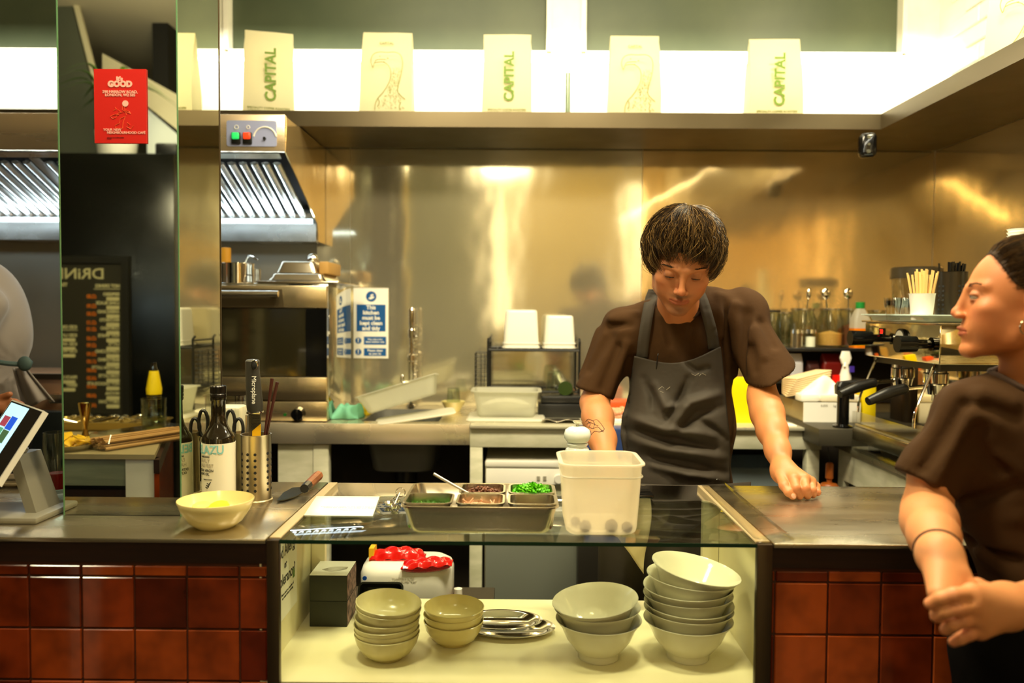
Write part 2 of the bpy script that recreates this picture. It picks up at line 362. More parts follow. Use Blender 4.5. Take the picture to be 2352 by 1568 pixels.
def vulture(M, par, s=1.0):
    L = [[(-.052, .028), (-.058, .05), (-.05, .07), (-.03, .078), (-.005, .077), (.02, .078), (.038, .07), (.046, .05), (.044, .02), (.036, -.015), (.03, -.045), (.038, -.06), (.055, -.075)],
         [(-.052, .028), (-.049, .033), (-.046, .042), (-.03, .046), (-.012, .046)], [(-.046, .042), (-.04, .052), (-.02, .055), (-.008, .054)],
         [(-.018, .046), (-.006, .04), (.004, .028), (.008, .012), (.006, -.01), (-.006, -.035), (-.02, -.055), (-.035, -.072), (-.043, -.09), (-.045, -.11)],
         [(-.035, -.072), (-.03, -.085), (-.036, -.1)], [(.04, -.085), (.036, -.098), (.038, -.11)]]
    mb = MB()
    for l in L: mb.tube(spline([(x * s, y * s, .001) for x, y in l], 5), .0011, 5)
    mb.ell((-.002 * s, .058 * s, .001), (.003 * s, .002 * s, .001), u=8, v=6); mb.ell((-.028 * s, .064 * s, .001), (.002 * s, .0015 * s, .001), u=8, v=6)
    rnd = random.Random(5)
    for i in range(260):     # pen stipple on the neck
        v = rnd.random() ** .8; cy = .03 - v * .135; cl = .012 - (v - .25) * .062 if v > .25 else .012; cr = .04 - max(0, .3 - abs(v - .5)) * .03 + max(0, v - .7) * .04
        x = cl + (cr - cl) * rnd.random(); 
        mb.tube([(x * s, cy * s, .001), ((x + .0015) * s, (cy - .004) * s, .001)], .0005, 3)
    mb.build('vulture_print', mat('print_olive', (126, 130, 56), .6), par, M=M)
BAGL = {'a': 'cream coffee bag lettered in green, turned slightly, standing next to the mirrored pillar', 'b': 'cream coffee bag with a vulture drawing, the left vulture bag on the back shelf',
        'c': 'cream green-lettered coffee bag in the middle, left of the window post', 'd': 'cream coffee bag with a vulture drawing, standing right of the small glass tube',
        'e': 'cream coffee bag lettered in green with a rounded top corner, last before the corner', 'f': 'cream coffee bag with a vulture drawing on the right wall shelf, seen at an angle'}
def bag(key, px0, px1, ptop, pbot, kind, rz=0, Y=3.22):
    a = at(px0, pbot, Y); b = at(px1, pbot, Y); top = at((px0 + px1) / 2, ptop, Y); W = b.x - a.x; H = top.z - 2.1435
    t = thing('coffee_bag', BAGL[key], 'coffee bag', ((a.x + b.x) / 2, Y + .05, 2.1435), 'coffee bags on the shelf', (0, 0, R(rz)))
    bag_mesh(W * (.98 if rz == 0 else .9), .10, H, ord(key)).build('pouch', BAGM, t, local=True, sub=0, ang=25)
    Wm = WM[t.name]
    if kind == 'text':
        text('CAPITAL', W * .27, GREENT, Wm @ T(.01, -.0545, H * .47) @ FACE @ RZ(90) , t, sx=.92, bold=.0016, ext=.001)
        text('SPECIALITY COFFEE ROASTERS\nLONDON UNITED KINGDOM', W * .055, BAGG, Wm @ T(0, -.0525, H * .07) @ FACE, t, name='small_print', ext=.0006)
    else:
        vulture(Wm @ T(0.012, -.052, H * .46) @ FACE @ Matrix.Scale(W / .165 * .95, 4), t)
        text('CAPITAL', W * .07, BAGG, Wm @ T(0, -.024, H * .86) @ FACE @ RX(-14), t, name='small_print', ext=.0008)
    return t
bag('a', 548, 672, 64, 259, 'text', 14); bag('b', 825, 946, 66, 260, 'bird', 0); bag('c', 1106, 1222, 70, 262, 'text', 0)
bag('d', 1399, 1519, 74, 264, 'bird', 0); bag('e', 1722, 1846, 81, 268, 'text', 0)
t = bag('f', 1700, 1820, 60, 268, 'bird', 0); t.location = (1.64, 2.62, 2.1435); t.rotation_euler = (0, 0, R(-52))
# small glass tube on the shelf
tt = thing('glass_tube', 'small upright grey glass tube on the back shelf between two coffee bags', 'tube', (at(1304, 260, 3.3).x, 3.3, 2.1435), None)
h = at(1304, 168, 3.3).z - 2.1435
MB().lathe([(.0, 0), (.011, 0), (.011, h), (.0, h)], (0, 0, 0)).build('body', mat('grey_tube', (120, 135, 115), .2, .5), tt, local=True)
MB().lathe([(.0, h), (.009, h), (.009, h + .03), (0, h + .034)], (0, 0, 0)).build('cap', CPLAS, tt, local=True)
# security camera under the shelf corner
p = at(1992, 335, 3.02); t = thing('security_camera', 'small black camera hanging under the corner of the shelves', 'camera', (p.x, p.y, p.z))
MB().box(-.031, .031, -.03, .03, -.045, .045, bev=.018, seg=4, M=RZ(-14)).build('housing', BLACKG, t, local=True)
mb = MB()
for z, r in ((.026, .008), (.0, .006), (-.026, .008)): mb.cyl((-.007, -.028, z), (-.0075, -.034, z), r, r * .8)
mb.build('lens', mat('lens_grey', (120, 120, 105), .1, .6), t, local=True, label='three grey round lenses')
MB().tube([(.0, .02, .02), (.04, .05, .045), (.05, .1, .06)], .009).build('bracket', BLACK, t, local=True)

# ================= extractor hood =================
hx = at(655, 300, 2.94).x; hl = -3.4
hd = thing('extractor_hood', 'stainless steel extractor hood with slotted filters and a control panel at upper left', 'extractor hood', (hx - .6, 3.2, 1.66))
zt = at(600, 263, 2.94).z; zb = at(600, 348, 2.94).z
MB().box(hl, hx, 2.935, 2.96, zb, zt, bev=.003).build('fascia', mat('hood_fascia', (236, 214, 180), .3, .9, rvar=(.2, .36, 3, (.3, 1, 4))), hd)
MB().poly([(hx - .003, 2.96, zt - .005), (hx - .003, 2.94, zb), (hx - .003, 3.41, 1.735), (hx - .003, 3.43, 1.66), (hx - .003, YB - .012, 1.66), (hx - .003, YB - .012, 2.08), (hx - .003, 3.12, 2.08), (hx - .003, 3.12, zt - .005)], .004, (1, 0, 0)).build('side_panel', STEELW, hd)
MB().box(hl, hx - .004, 2.96, 3.125, zt - .012, zt - .005).build('top_panel', STEELC, hd)
fl = MB()
y0, z0, y1, z1 = 2.965, zb - .002, 3.41, 1.757
fl.loft([[(hl, y0, z0), (hx - .03, y0, z0), (hx - .03, y0 + .02, z0 + .03), (hl, y0 + .02, z0 + .03)], [(hl, y0 + .03, z0 - .014), (hx - .03, y0 + .03, z0 - .014), (hx - .03, y0 + .05, z0 + .01), (hl, y0 + .05, z0 + .01)]])
fl.box(hl, hx - .004, 3.385, 3.41, z1 - .004, z1 + .02)
n = 0; x = hx - .055; ny = (z0 - z1); L = math.hypot(y1 - y0, z0 - z1); ux, uz = (y1 - y0) / L, -(z0 - z1) / L
while x > hl:
    if n % 11 == 10:
        fl.loft([[(x - .02, y0 + .03, z0 - .016), (x + .02, y0 + .03, z0 - .016), (x + .02, y0 + .04, z0), (x - .02, y0 + .04, z0)], [(x - .02, y1, z1 + .002), (x + .02, y1, z1 + .002), (x + .02, y1 + .01, z1 + .02), (x - .02, y1 + .01, z1 + .02)]])
    else:
        rg = []
        for s in (.06, L - .005):
            cy, cz = y0 + ux * s, z0 + uz * s
            rg.append([(x + .0155 * math.cos(a), cy + uz * .0 + (-.012 * math.sin(a)) * abs(uz), cz - .012 * math.sin(a) * 1.0) for a in np.linspace(0, PI, 8)] + [(x, cy, cz + .004)])
        fl.loft(rg)
    x -= .043; n += 1
fl.build('filter', STEELC, hd)
MB().loft([[(hl, y0 + .05, z0 + .03), (hx - .01, y0 + .05, z0 + .03)], [(hl, y1 + .03, z1 + .04), (hx - .01, y1 + .03, z1 + .04)]], cap=False, closed=False).build('filter_back', mat('filter_dark', (16, 14, 10), .8), hd)
MB().box(hl, hx - .006, 3.41, 3.43, 1.66, 1.735).build('gutter', STEELC, hd)
MB().box(hl, hx - .004, 3.43, YB - .012, 1.66, 1.665).build('bottom_panel', STEELC, hd)
MB().box(hl, hx - .02, 3.395, 3.409, 1.736, 1.752).build('light_strip', mat('cool_emit', (225, 245, 255), .5, emit=3.5), hd, label='glowing white light strip')
MB().box(hl, hx - .1, 3.0, 3.04, zb + .0, zb + .03).build('lamp_housing', WPLAS, hd)
# control panel
a = at(521, 277, 2.935); b = at(636, 337, 2.935)
pn = MB().loft([rrect(b.x - a.x, a.z - b.z, .008, 0), rrect(b.x - a.x, a.z - b.z, .008, .004)], M=T((a.x + b.x) / 2, 2.935, (a.z + b.z) / 2) @ FACE).build('control_panel', mat('lilac_panel', (158, 166, 205), .4), hd, label='pale blue control panel')
for pxx, colr in ((543, (40, 190, 90)), (569, (220, 60, 24))):
    c = at(pxx, 317, 2.93)
    MB().box(c.x - .017, c.x + .0165, 2.922, 2.932, c.z - .022, c.z + .02, bev=.003).build('switch_frame', BLACK, pn)
    MB().box(c.x - .013, c.x + .013, 2.914, 2.924, c.z - .006, c.z + .018, bev=.004).build('switch', mat('sw%d' % pxx, colr, .3, emit=1.0), pn)
mb = MB(); c = at(608, 318, 2.928)
mb.tube([(c.x + .042 * math.cos(R(d)), 2.93, c.z + .042 * math.sin(R(d))) for d in range(10, 171, 10)], .0028, 6)
c2 = at(543, 292, 2.93); c3 = at(570, 292, 2.93)
mb.tube([(c2.x + .007 * math.cos(R(d)), 2.93, c2.z + .007 * math.sin(R(d))) for d in range(0, 360, 30)], .0014, 5, closed=True)
mb.tube([(c3.x + .006 * math.cos(R(d)), 2.93, c3.z + .006 * math.sin(R(d))) for d in range(0, 360, 30)], .0014, 5, closed=True)
mb.build('dial_marking', PAPER, pn)
MB().cyl((c.x, 2.932, c.z), (c.x, 2.92, c.z), .005).build('spindle', BLACK, pn)

# ================= back counters =================
ZB = .945; YF = 2.96
xs = at(1079, 990, YF).x
bc = thing('steel_sink_counter', 'stainless steel counter with a deep front edge and sink bowl along the back wall', 'counter', (-1.5, 3.2, 0))
sk0, sk1 = at(838, 1000, 3.1).x, at(1012, 1000, 3.1).x
mb = MB().box(-3.4, sk0, YF, YB - .012, ZB - .003, ZB).box(sk1, xs, YF, YB - .012, ZB - .003, ZB).box(sk0, sk1, YF, 3.03, ZB - .003, ZB).box(sk0, sk1, 3.42, YB - .012, ZB - .003, ZB)
mb.box(-3.4, xs, YF - .004, YF, at(900, 1020, YF).z, ZB, bev=.001)
mb.build('worktop', mat('sink_steel', (222, 212, 188), .3, .85, rvar=(.22, .4, 5, (1, 1, 1))), bc)
mb = MB(); pan(mb, sk1 - sk0, .39, .2, .03, .06, .0, z=ZB - .203, M=T((sk0 + sk1) / 2, 3.225, 0)); mb.build('sink_bowl', mat('sink_under', (110, 110, 104), .45, .5), bc)
cx = (sk0 + sk1) / 2
MB().cyl((cx, 3.2, ZB - .2), (cx, 3.2, ZB - .27), .045).cyl((cx, 3.2, ZB - .27), (cx, 3.2, ZB - .45), .025).build('drain', BLACK, bc)
# painted wooden frame under / beside
CRM = CREAM
fr = thing('wooden_worktable', 'cream painted wooden worktable frame with a metal top behind the chef', 'table', (xs + .6, 3.2, 0))
xe = at(1888, 1000, YF).x
MB().box(xs + .001, xe, YF - .02, YB - .014, ZB - .012, ZB, bev=.002).build('tabletop', mat('tabletop_grey', (206, 202, 178), .35, .5, rvar=(.25, .5, 6, (1, 1, 1))), fr)
MB().box(xs, xe, YF, YF + .03, ZB - .085, ZB - .013, bev=.003).build('rail', CRM, fr)
for x0 in (xs + .001, xe - .055): MB().box(x0, x0 + .047, YF - .002, YF + .045, 0, ZB - .086, bev=.003).build('leg', CRM, fr)
MB().box(xs + .05, xe - .06, 3.48, 3.5, 0, ZB - .1).build('back_panel', MATS['low_wall'], fr)
# cream panel under the sink counter
a = at(635, 1040, YF); b = at(752, 1040, YF)
MB().box(a.x, b.x - .06, YF + .02, YF + .04, 0, ZB - .08).box(b.x - .058, b.x, YF + .015, YF + .06, 0, ZB - .08, bev=.003).build('cupboard_panel', CRM, label='cream painted wooden panel below the left end of the steel sink counter', cat='panel')
# dishwasher
dwx0, dwx1 = at(1114, 1080, 2.98).x, at(1114, 1080, 2.98).x + .6
dz = at(1200, 1056, 2.98).z
dw = thing('dishwasher', 'white undercounter dishwasher below the painted worktable', 'dishwasher', ((dwx0 + dwx1) / 2, 3.2, 0))
MB().box(dwx0, dwx1, 2.985, 3.46, .05, dz, bev=.01).build('body', mat('dish_body', (200, 196, 176), .4), dw)
MB().box(dwx0, dwx1, 2.97, 2.99, dz - .028, dz, bev=.009, seg=3).build('top_lip', WPLAS, dw)
MB().box(dwx0 + .004, dwx1 - .004, 2.972, 2.984, dz - .14, dz - .032, bev=.003).build('control_strip', WPLAS, dw)
MB().box(dwx0 + .004, dwx1 - .004, 2.972, 2.984, .06, dz - .145, bev=.003).build('door', mat('dish_door_shade', (120, 124, 116), .5), dw)  # grey-white door; the darkness under the table is put into its colour
c = at(1283, 1098, 2.97); MB().cyl((c.x, 2.972, c.z), (c.x, 2.95, c.z), .016).build('knob', WPLAS, dw)
c = at(1245, 1098, 2.971)
MB().box(c.x - .02, c.x - .008, 2.968, 2.972, c.z - .008, c.z + .008).box(c.x + .004, c.x + .016, 2.968, 2.972, c.z - .008, c.z + .008).build('button', mat('button_grey', (150, 146, 130), .5), dw)
for i in (0, 1, 2, 3): MB().cyl((dwx0 + .04 + .52 * (i % 2), 3.02 + .4 * (i // 2), 0), (dwx0 + .04 + .52 * (i % 2), 3.02 + .4 * (i // 2), .055), .015).build('foot', BLACK, dw)
# right-hand counter along the wall
rc = thing('painted_counter', 'cream painted counter with a grey metal top along the right wall under the coffee machine', 'counter', (1.52, 2.3, 0))
RX0 = 1.19; ZR = .90
MB().box(RX0, XR - .01, 0.9, 2.97, ZR - .03, ZR, bev=.003).build('worktop', mat('rtop', (170, 165, 135), .3, .6, rvar=(.22, .4, 6, (1, 1, 1))), rc)
MB().box(RX0 + .012, RX0 + .035, .92, 2.95, ZR - .14, ZR - .031).box(RX0 + .012, RX0 + .035, 2.9, 2.95, 0, ZR - .14).box(RX0 + .036, XR - .02, 2.925, 2.95, 0, ZR - .031).build('frame', CRM, rc)
mb = MB(); mb.box(RX0 + .03, XR - .02, 1.0, 2.9, .05, ZR - .15, bev=.005); mb.build('undercounter_fridge', mat('dark_brown', (52, 46, 34), .35, .5), rc)
MB().box(RX0 + .018, RX0 + .032, 1.0, 2.88, ZR - .2, ZR - .175).build('fridge_trim', STEEL, rc)
# black slab
MB().box(at(1876, 1000, 2.82).x, XR - .012, 2.80, 3.3, ZR + .001, at(1880, 985, 2.80).z, bev=.002).build('black_slab', mat('slab', (62, 58, 46), .45), label='thick black slab on the corner of the painted counter under the blowtorch', cat='slab')

# ================= front counters =================
ZC = .92; YC0, YC1 = 1.54, 2.06
TILE = mat('terracotta_tile', (120, 44, 16), .12, coat=.5)
nt = TILE.node_tree; g = nt.nodes.new('ShaderNodeNewGeometry'); rp = nt.nodes.new('ShaderNodeValToRGB')
for i, (p_, c_) in enumerate(((0, (66, 18, 6)), (.35, (134, 52, 18)), (.7, (172, 78, 28)), (1, (96, 28, 8)))):
    e = rp.color_ramp.elements[i] if i < 2 else rp.color_ramp.elements.new(p_); e.position = p_; e.color = s2l(c_) + (1,)
nz = nt.nodes.new('ShaderNodeTexNoise'); nz.inputs['Scale'].default_value = 14; mx = nt.nodes.new('ShaderNodeMix'); mx.data_type = 'RGBA'; mx.blend_type = 'MULTIPLY'; mx.inputs[0].default_value = .8
mr = nt.nodes.new('ShaderNodeMapRange'); mr.inputs[1].default_value = .3; mr.inputs[2].default_value = .65; mr.inputs[3].default_value = .45; mr.inputs[4].default_value = 1.3
tcn = nt.nodes.new('ShaderNodeTexCoord'); nt.links.new(tcn.outputs['Object'], nz.inputs['Vector'])
nt.links.new(g.outputs['Random Per Island'], rp.inputs[0]); nt.links.new(rp.outputs[0], mx.inputs[6]); nt.links.new(nz.outputs[0], mr.inputs[0]); nt.links.new(mr.outputs[0], mx.inputs[7])
nt.links.new(mx.outputs[2], nt.nodes['Principled BSDF'].inputs['Base Color'])
GROUT = mat('grout', (74, 38, 20), .8); DWOOD = mat('dark_wood', (48, 24, 12), .45, var=((34, 15, 8), 20, (.2, 1, 3)))
def tiles(mb, x0, x1, start, y=1.56):
    zt_ = on(0, 0, 0).z if False else .8625; p = .1045; z = zt_ + .0
    rows = [.8625, at(190, 1320, y).z]
    while rows[-1] > .02: rows.append(rows[-1] - p)
    for a_, b_ in zip(rows[:-1], rows[1:]):
        x = start
        while x > x0: x -= p
        while x < x1:
            xa, xb = max(x, x0), min(x + p, x1)
            if xb - xa > .006: mb.box(xa + .0016, xb - .0016, y - .008, y, max(b_, .004) + .0016, a_ - .0016, bev=.002, seg=1)
            x += p
def counter(nm, x0, x1, start, lab):
    c = thing(nm, lab, 'counter', ((x0 + x1) / 2, 1.8, 0))
    MB().box(x0, x1, YC0, YC1, ZC - .009, ZC, bev=.0015).build('worktop', STEELT, c)
    MB().box(x0, x1, YC0 + .012, YC0 + .035, .868, ZC - .0095).build('wood_band', DWOOD, c)
    MB().box(x0 if x0 < 0 else x0 + .014, x1 if x0 > 0 else x1 - .026, 1.5605, YC1 - .01, .0, ZC - .01).build('carcass', DWOOD, c)
    mb = MB(); tiles(mb, x0 + .001, x1 - .001, start); mb.build('tile_front', TILE, c)
    MB().box(x0, x1, 1.5575, 1.5603, 0, .868).build('grout', GROUT, c)
    return c
CL = at(612, 1300, 1.54).x; CR_ = at(1775, 1300, 1.54).x
fcl = counter('tiled_counter', -2.6, CL - .002, at(192, 1400, 1.56).x, 'steel topped counter with glossy terracotta tiles, left of the glass display case')
fcr = counter('tiled_counter', CR_ + .002, 1.15, at(1898, 1400, 1.56).x, 'steel topped counter with dark terracotta tiles, right of the glass display case')
MB().box(1.15, XR - .02, YC0, YC1 - .3, ZC - .009, ZC, bev=.001).build('worktop', STEELT, fcr)
# display case
dc = thing('display_case', 'glass topped display case with white interior set between the tiled counters', 'display case', (0, 1.8, 0))
IX0, IX1 = -.505, .505; CX0, CX1 = CL, CR_; FL = .63
WIN = mat('case_white', (238, 230, 192), .4, var=((230, 220, 176), 5, (1, 1, 1)))
MB().box(IX0, IX1, 1.555, 1.95, FL - .02, FL).build('shelf_board', WIN, dc)
MB().box(IX0 - .0, IX0 + .004, 1.5555, 1.95, FL, .905).build('side_lining', WIN, dc)
MB().box(IX1 - .004, IX1, 1.5555, 1.95, FL, .905).build('side_lining', WIN, dc)
for a_, b_ in ((IX0 + .005, at(747, 1300, 1.94).x), (at(1612, 1300, 1.94).x, IX1 - .005)): MB().box(a_, b_, 1.935, 1.955, FL + .001, .905).build('back_post', WIN, dc)
MB().box(IX0, IX1, 1.56, 1.9, .0, FL - .025).build('base', mat('base_dark', (120, 110, 80), .5), dc)
BRZ = mat('bronze_trim', (70, 58, 42), .35, .8)
g0 = at(640, 1250, 1.54).x; g1 = at(1740, 1255, 1.54).x
for a_, b_ in ((CX0, g0), (g1, CX1)): MB().box(a_, b_, 1.54, 1.556, 0, ZC - .002, bev=.002).build('front_post', BRZ, dc)
for a_, b_ in ((CX0, g0), (g1, CX1)): MB().box(a_ + .001, b_ - .001, 1.5565, YC1, ZC - .012, ZC, bev=.001).build('top_trim', mat('trim_steel', (190, 170, 130), .55, .4), dc)
MB().box(g0 + .0005, g1 - .0005, 1.541, YC1, ZC - .008, ZC - .001, bev=.001).build('glass_top', glassy('top_glass', (.93, .97, .92), 1.35, .02, .06), dc, label='clear green-edged glass top')
mb = MB().box(g0 + .001, g1 - .001, 1.5405, 1.5425, ZC - .0085, ZC - .0012); mb.build('glass_edge', mat('glass_edge', (20, 46, 30), .1), dc, label='dark green glass edge')
MB().box(g0 + .001, g1 - .001, YC1 - .012, YC1, ZC - .016, ZC - .009).build('back_rail', STEEL, dc)
MB().box(g0 + .001, g1 - .001, 1.546, 1.549, FL - .02, ZC - .01).build('front_glass', glassy('front_glass', (.97, .98, .95), .35, .02, .012), dc)
MB().box(IX0, IX1, 1.95, YC1 - .001, FL - .02, FL - .015).build('rear_ledge', WIN, dc)
# acrylic strip on the right seam
p = [on(1612, 1116, ZC + .0015), on(1650, 1101, ZC + .0015), on(1825, 1238, ZC + .0015), on(1745, 1250, ZC + .0015)]
def strip(u, v):
    a_ = p[0].lerp(p[3], v); b_ = p[1].lerp(p[2], v); q = a_.lerp(b_, u); q = q.copy(); q.z = ZC + .002 + .02 * max(0, u - .7) * (1 - v) ** 2; return q
MB().grid(strip, 6, 10).build('acrylic_strip', glassy('acrylic', (.93, .92, .88), .6, .1, .04), solid=.0015, label='clear acrylic strip lying over the seam right of the glass top', cat='plastic strip')
# allergy sign on the left inner wall
sg = thing('allergy_notice', 'white food allergy notice taped to the left inner side of the display case', 'notice', (IX0 + .005, 1.7, .66))
MB().box(IX0 + .0042, IX0 + .0052, 1.60, 1.805, .70, .9).build('sheet', PAPER, sg)
MS = Matrix(((0, 0, 1, 0), (1, 0, 0, 0), (0, 1, 0, 0), (0, 0, 0, 1)))
for s_, z_, sz in (('Food Allergy', .846, .036), ('or', .815, .024), ('Intolerance?', .785, .036)):
    text(s_, sz, INK, T(IX0 + .0054, 1.715, z_) @ MS, sg, sx=.85, bold=.0005)
text('Please speak to a member of\nour team before ordering', .008, INK, T(IX0 + .0054, 1.73, .75) @ MS, sg, name='small_print')
MB().box(IX0 + .0053, IX0 + .0058, 1.77, 1.785, .765, .785).build('emblem', mat('emb_green', (90, 130, 40), .5), sg)

# ================= mirrored pillar =================
PX0, PX1 = at(148, 1195, 1.71).x, at(416, 1195, 1.71).x; PY0 = 1.71; PY1 = 1.71 * (1186 - 412) / (1186 - 508.)
pl = thing('mirrored_pillar', 'square pillar clad in mirror glass standing on the left counter', 'pillar', ((PX0 + PX1) / 2, (PY0 + PY1) / 2, ZC))
MIR = mat('mirror', (214, 218, 204), 0.012, 1.0)
MIRS = mat('mirror_side', (222, 222, 200), 0.015, 1.0)
MB().box(PX0 + .004, PX1 - .004, PY0 + .004, PY1 - .004, ZC, 3.2).build('core', mat('core', (30, 28, 22), .8), pl)
MB().box(PX0, PX1, PY0, PY0 + .0035, ZC + .001, 3.199).build('front_mirror', MIR, pl)
MB().box(PX1 - .0035, PX1, PY0 + .004, PY1, ZC + .001, 3.199).build('side_mirror', MIRS, pl)
MB().box(PX0, PX0 + .0035, PY0 + .004, PY1, ZC + .001, 3.199).build('side_mirror', MIRS, pl)
EDG = mat('mirror_edge', (90, 130, 90), .15)
MB().box(PX1 - .001, PX1 + .0012, PY0 - .0012, PY0 + .002, ZC, 3.199).box(PX0 - .0012, PX0 + .0012, PY0 - .0012, PY0 + .002, ZC, 3.199).build('glass_edge', EDG, pl)
MB().box(PX1 - .002, PX1 + .0015, PY1 - .002, PY1 + .001, ZC, 3.199).build('edge_strip', BRZ, pl)
# red card taped to the mirror
a = at(215, 158, PY0 - .004); b = at(337, 329, PY0 - .004); cw, ch = b.x - a.x, a.z - b.z
cd = thing('red_flyer', 'red cafe flyer taped to the front mirror of the pillar', 'flyer', ((a.x + b.x) / 2, PY0 - .002, b.z))
CM = T((a.x + b.x) / 2, PY0 - .004, b.z)
MB().box(a.x, b.x, PY0 - .0035, PY0 - .0015, b.z, a.z).build('card', mat('flyer_red', (196, 22, 10), .5), cd)
FP = mat('flyer_pink', (236, 176, 160), .6); FO = mat('flyer_orange', (226, 92, 40), .6)
text("It's", ch * .075, FP, CM @ T(-.001, 0, ch * .865) @ FACE, cd, bold=.0008)
text('GOOD', ch * .105, FP, CM @ T(0, 0, ch * .795) @ FACE, cd, bold=.0012)
text('290 HARROW ROAD,\nLONDON, W2 5ES', ch * .05, FP, CM @ T(0, 0, ch * .67) @ FACE, cd, bold=.0002, sp=.85)
text('YOUR NEW\n    NEIGHBOURHOOD CAFÉ', ch * .046, FP, CM @ T(-cw * .33, 0, ch * .16) @ FACE, cd, align='LEFT', bold=.0001, sp=.85)
text('open every day for coffee, breakfast\nand lunch', ch * .016, mat('flyer_dark', (120, 20, 14), .6), CM @ T(-cw * .26, 0, ch * .07) @ FACE, cd, align='LEFT', name='small_print')
mb = MB(); q = lambda x, y: (CM @ Vector(((x - .5) * cw, 0, y * ch)))
mb.cyl(q(.6, .535), q(.6, .535) + Vector((0, -.0006, 0)), ch * .042); mb.build('record_print', FP, cd)
mb = MB()
for l in ([(.55, .52), (.54, .45), (.6, .42), (.62, .38)], [(.58, .5), (.59, .44), (.65, .41)], [(.55, .42), (.45, .4), (.42, .35), (.36, .33), (.31, .36), (.4, .39), (.48, .38)], [(.58, .36), (.5, .33), (.48, .27), (.4, .24), (.41, .2), (.54, .2), (.55, .28), (.6, .37)],
          [(.37, .44), (.43, .46), (.4, .48)], [(.46, .45), (.52, .41)], [(.6, .45), (.67, .43), (.7, .4), (.63, .42)], [(.63, .28), (.68, .25), (.62, .22), (.7, .19), (.75, .24)]):
    mb.tube([q(x, y) for x, y in l], .0005, 4)
mb.build('dancer_print', FO, cd)
# ================= things on the left counter =================
def px2m(n, Y): return n * Y / FPX
def bend(o, cx, cy, r):     # wrap a child mesh (world coords x along, facing -y) round a vertical cylinder
    pass
def wrap_text(s, size, material, c, r, z, ang, par, sx=1.0, bold=0, name='lettering', sp=1.0):
    o = text(s, size, material, Matrix.Identity(4), None, name=name, sx=sx, bold=bold, sp=sp)
    me = o.data; base = o.location.copy()
    for v in me.vertices:
        p_ = v.co + base; a = R(ang) + p_.x / r; rr = r + .0003 + max(p_.z, 0)
        v.co = Vector((c[0] + rr * math.sin(a), c[1] - rr * math.cos(a), z + p_.y))
    me.transform(WM[par.name].inverted()); o.location = (0, 0, 0); o.parent = par; WM[o.name] = WM[par.name].copy()
    return o
# yellow bowl
c = on(496, 1208, ZC); r = px2m(86, c.y)
bw = thing('serving_bowl', 'pale yellow oval bowl holding lemon on the counter beside the mirrored pillar', 'bowl', (c.x, c.y, ZC))
prof = [(0, .001), (r * .5, .0), (r * .54, .003), (r * .72, .014), (r * .9, .036), (r, .056), (r * .985, .0575), (r * .87, .038), (r * .7, .018), (r * .4, .007), (0, .006)]
MB().lathe(prof, n=56).build('bowl_body', YELB, bw, local=True, ang=60)
MB().lathe([(0, 0), (.02, 0), (.021, .004), (.02, .008), (0, .009)], M=T(.004, .01, .034) @ RX(18), n=24).build('lemon_slice', mat('lemon', (250, 210, 30), .35, coat=.4), label='thick yellow lemon slice', cat='lemon', M=T(c.x, c.y, ZC))
MB().lathe([(0, 0), (.018, 0), (.019, .004), (.018, .008), (0, .009)], M=T(-.034, .012, .034) @ RX(12), n=24).build('lemon_slice', mat('lemon_p', (240, 220, 110), .35, coat=.4), label='pale lemon slice left of the yellower one in the bowl', cat='lemon', M=T(c.x, c.y, ZC))
# utensil holders
HOLD = mat('holder_steel', (200, 188, 158), .28, 1.0, bump=[(250, (1, 1, .02), .05, .001)])
def holder(px, Y, ybot, ytop, wpx, lab, holes=True):
    c = at(px, ybot, Y); r = px2m(wpx / 2, Y); h = at(px, ytop, Y).z - ZC
    t = thing('utensil_holder', lab, 'utensil holder', (c.x, Y, ZC), 'steel utensil holders on the left counter')
    MB().lathe([(0, 0), (r + .003, 0), (r + .003, .006), (r, .008), (r, h - .002), (r + .001, h), (r - .0015, h), (r - .002, h - .002), (r - .002, .01), (0, .009)], n=48).build('cylinder', HOLD, t, local=True, ang=40)
    mb = MB()
    if holes:
        for i in range(7):
            for k in (-47, -15, 14, 66, 96, 128, 160, 200, 232):
                a = R(-90 + k)
                z = h * (.20 + i * .088); d = Vector((math.cos(a), math.sin(a), 0)); mb.cyl(d * (r - .0006) + Vector((0, 0, z)), d * (r + .0007) + Vector((0, 0, z)), .0034, n=12)
        mb.build('perforation', BLACKM, t, local=True, label='rows of round black holes', kind='stuff')
    return t, Vector((c.x, Y, ZC)), r, h
h2, c2, r2, hh2 = holder(566, 1.915, 1150, 992, 58, 'perforated steel utensil holder at the back left with scissors in it', False)
h1, c1, r1, hh1 = holder(589, 1.845, 1160, 996, 68, 'perforated steel utensil holder in front, holding a black grater and chopsticks')
# grater
g = thing('zester', 'long grater with a black rubber handle and steel blade standing in the front holder', 'grater', (c1.x - .01, c1.y, ZC + .05))
def up(px, py, Y): return at(px, py, Y)
hp = spline([up(586, 945, 1.85), up(584, 915, 1.85), up(582, 880, 1.85), up(580, 850, 1.85), up(580, 832, 1.85), up(580, 824, 1.85)], 4)
rr = list(np.interp(np.linspace(0, 1, len(hp)), [0, .12, .35, .6, .85, .95, 1], [.017, .019, .0175, .016, .0165, .013, .002]))
MB().tube(hp, rr, 18).build('handle', mat('rubber', (44, 42, 36), .5), g)
q = up(585, 838, 1.83); MB().tube([(q.x + .0065 * math.cos(a), q.y - .001, q.z + .011 * math.sin(a)) for a in np.linspace(0, 2 * PI, 20)[:-1]], .002, 6, closed=True).build('hang_ring', CHROME, g)
MB().ell((q.x, q.y + .0, q.z), (.0055, .0035, .010)).build('hang_hole', BLACKM, g)
a = up(570, 945, 1.85); b = up(602, 940, 1.85)
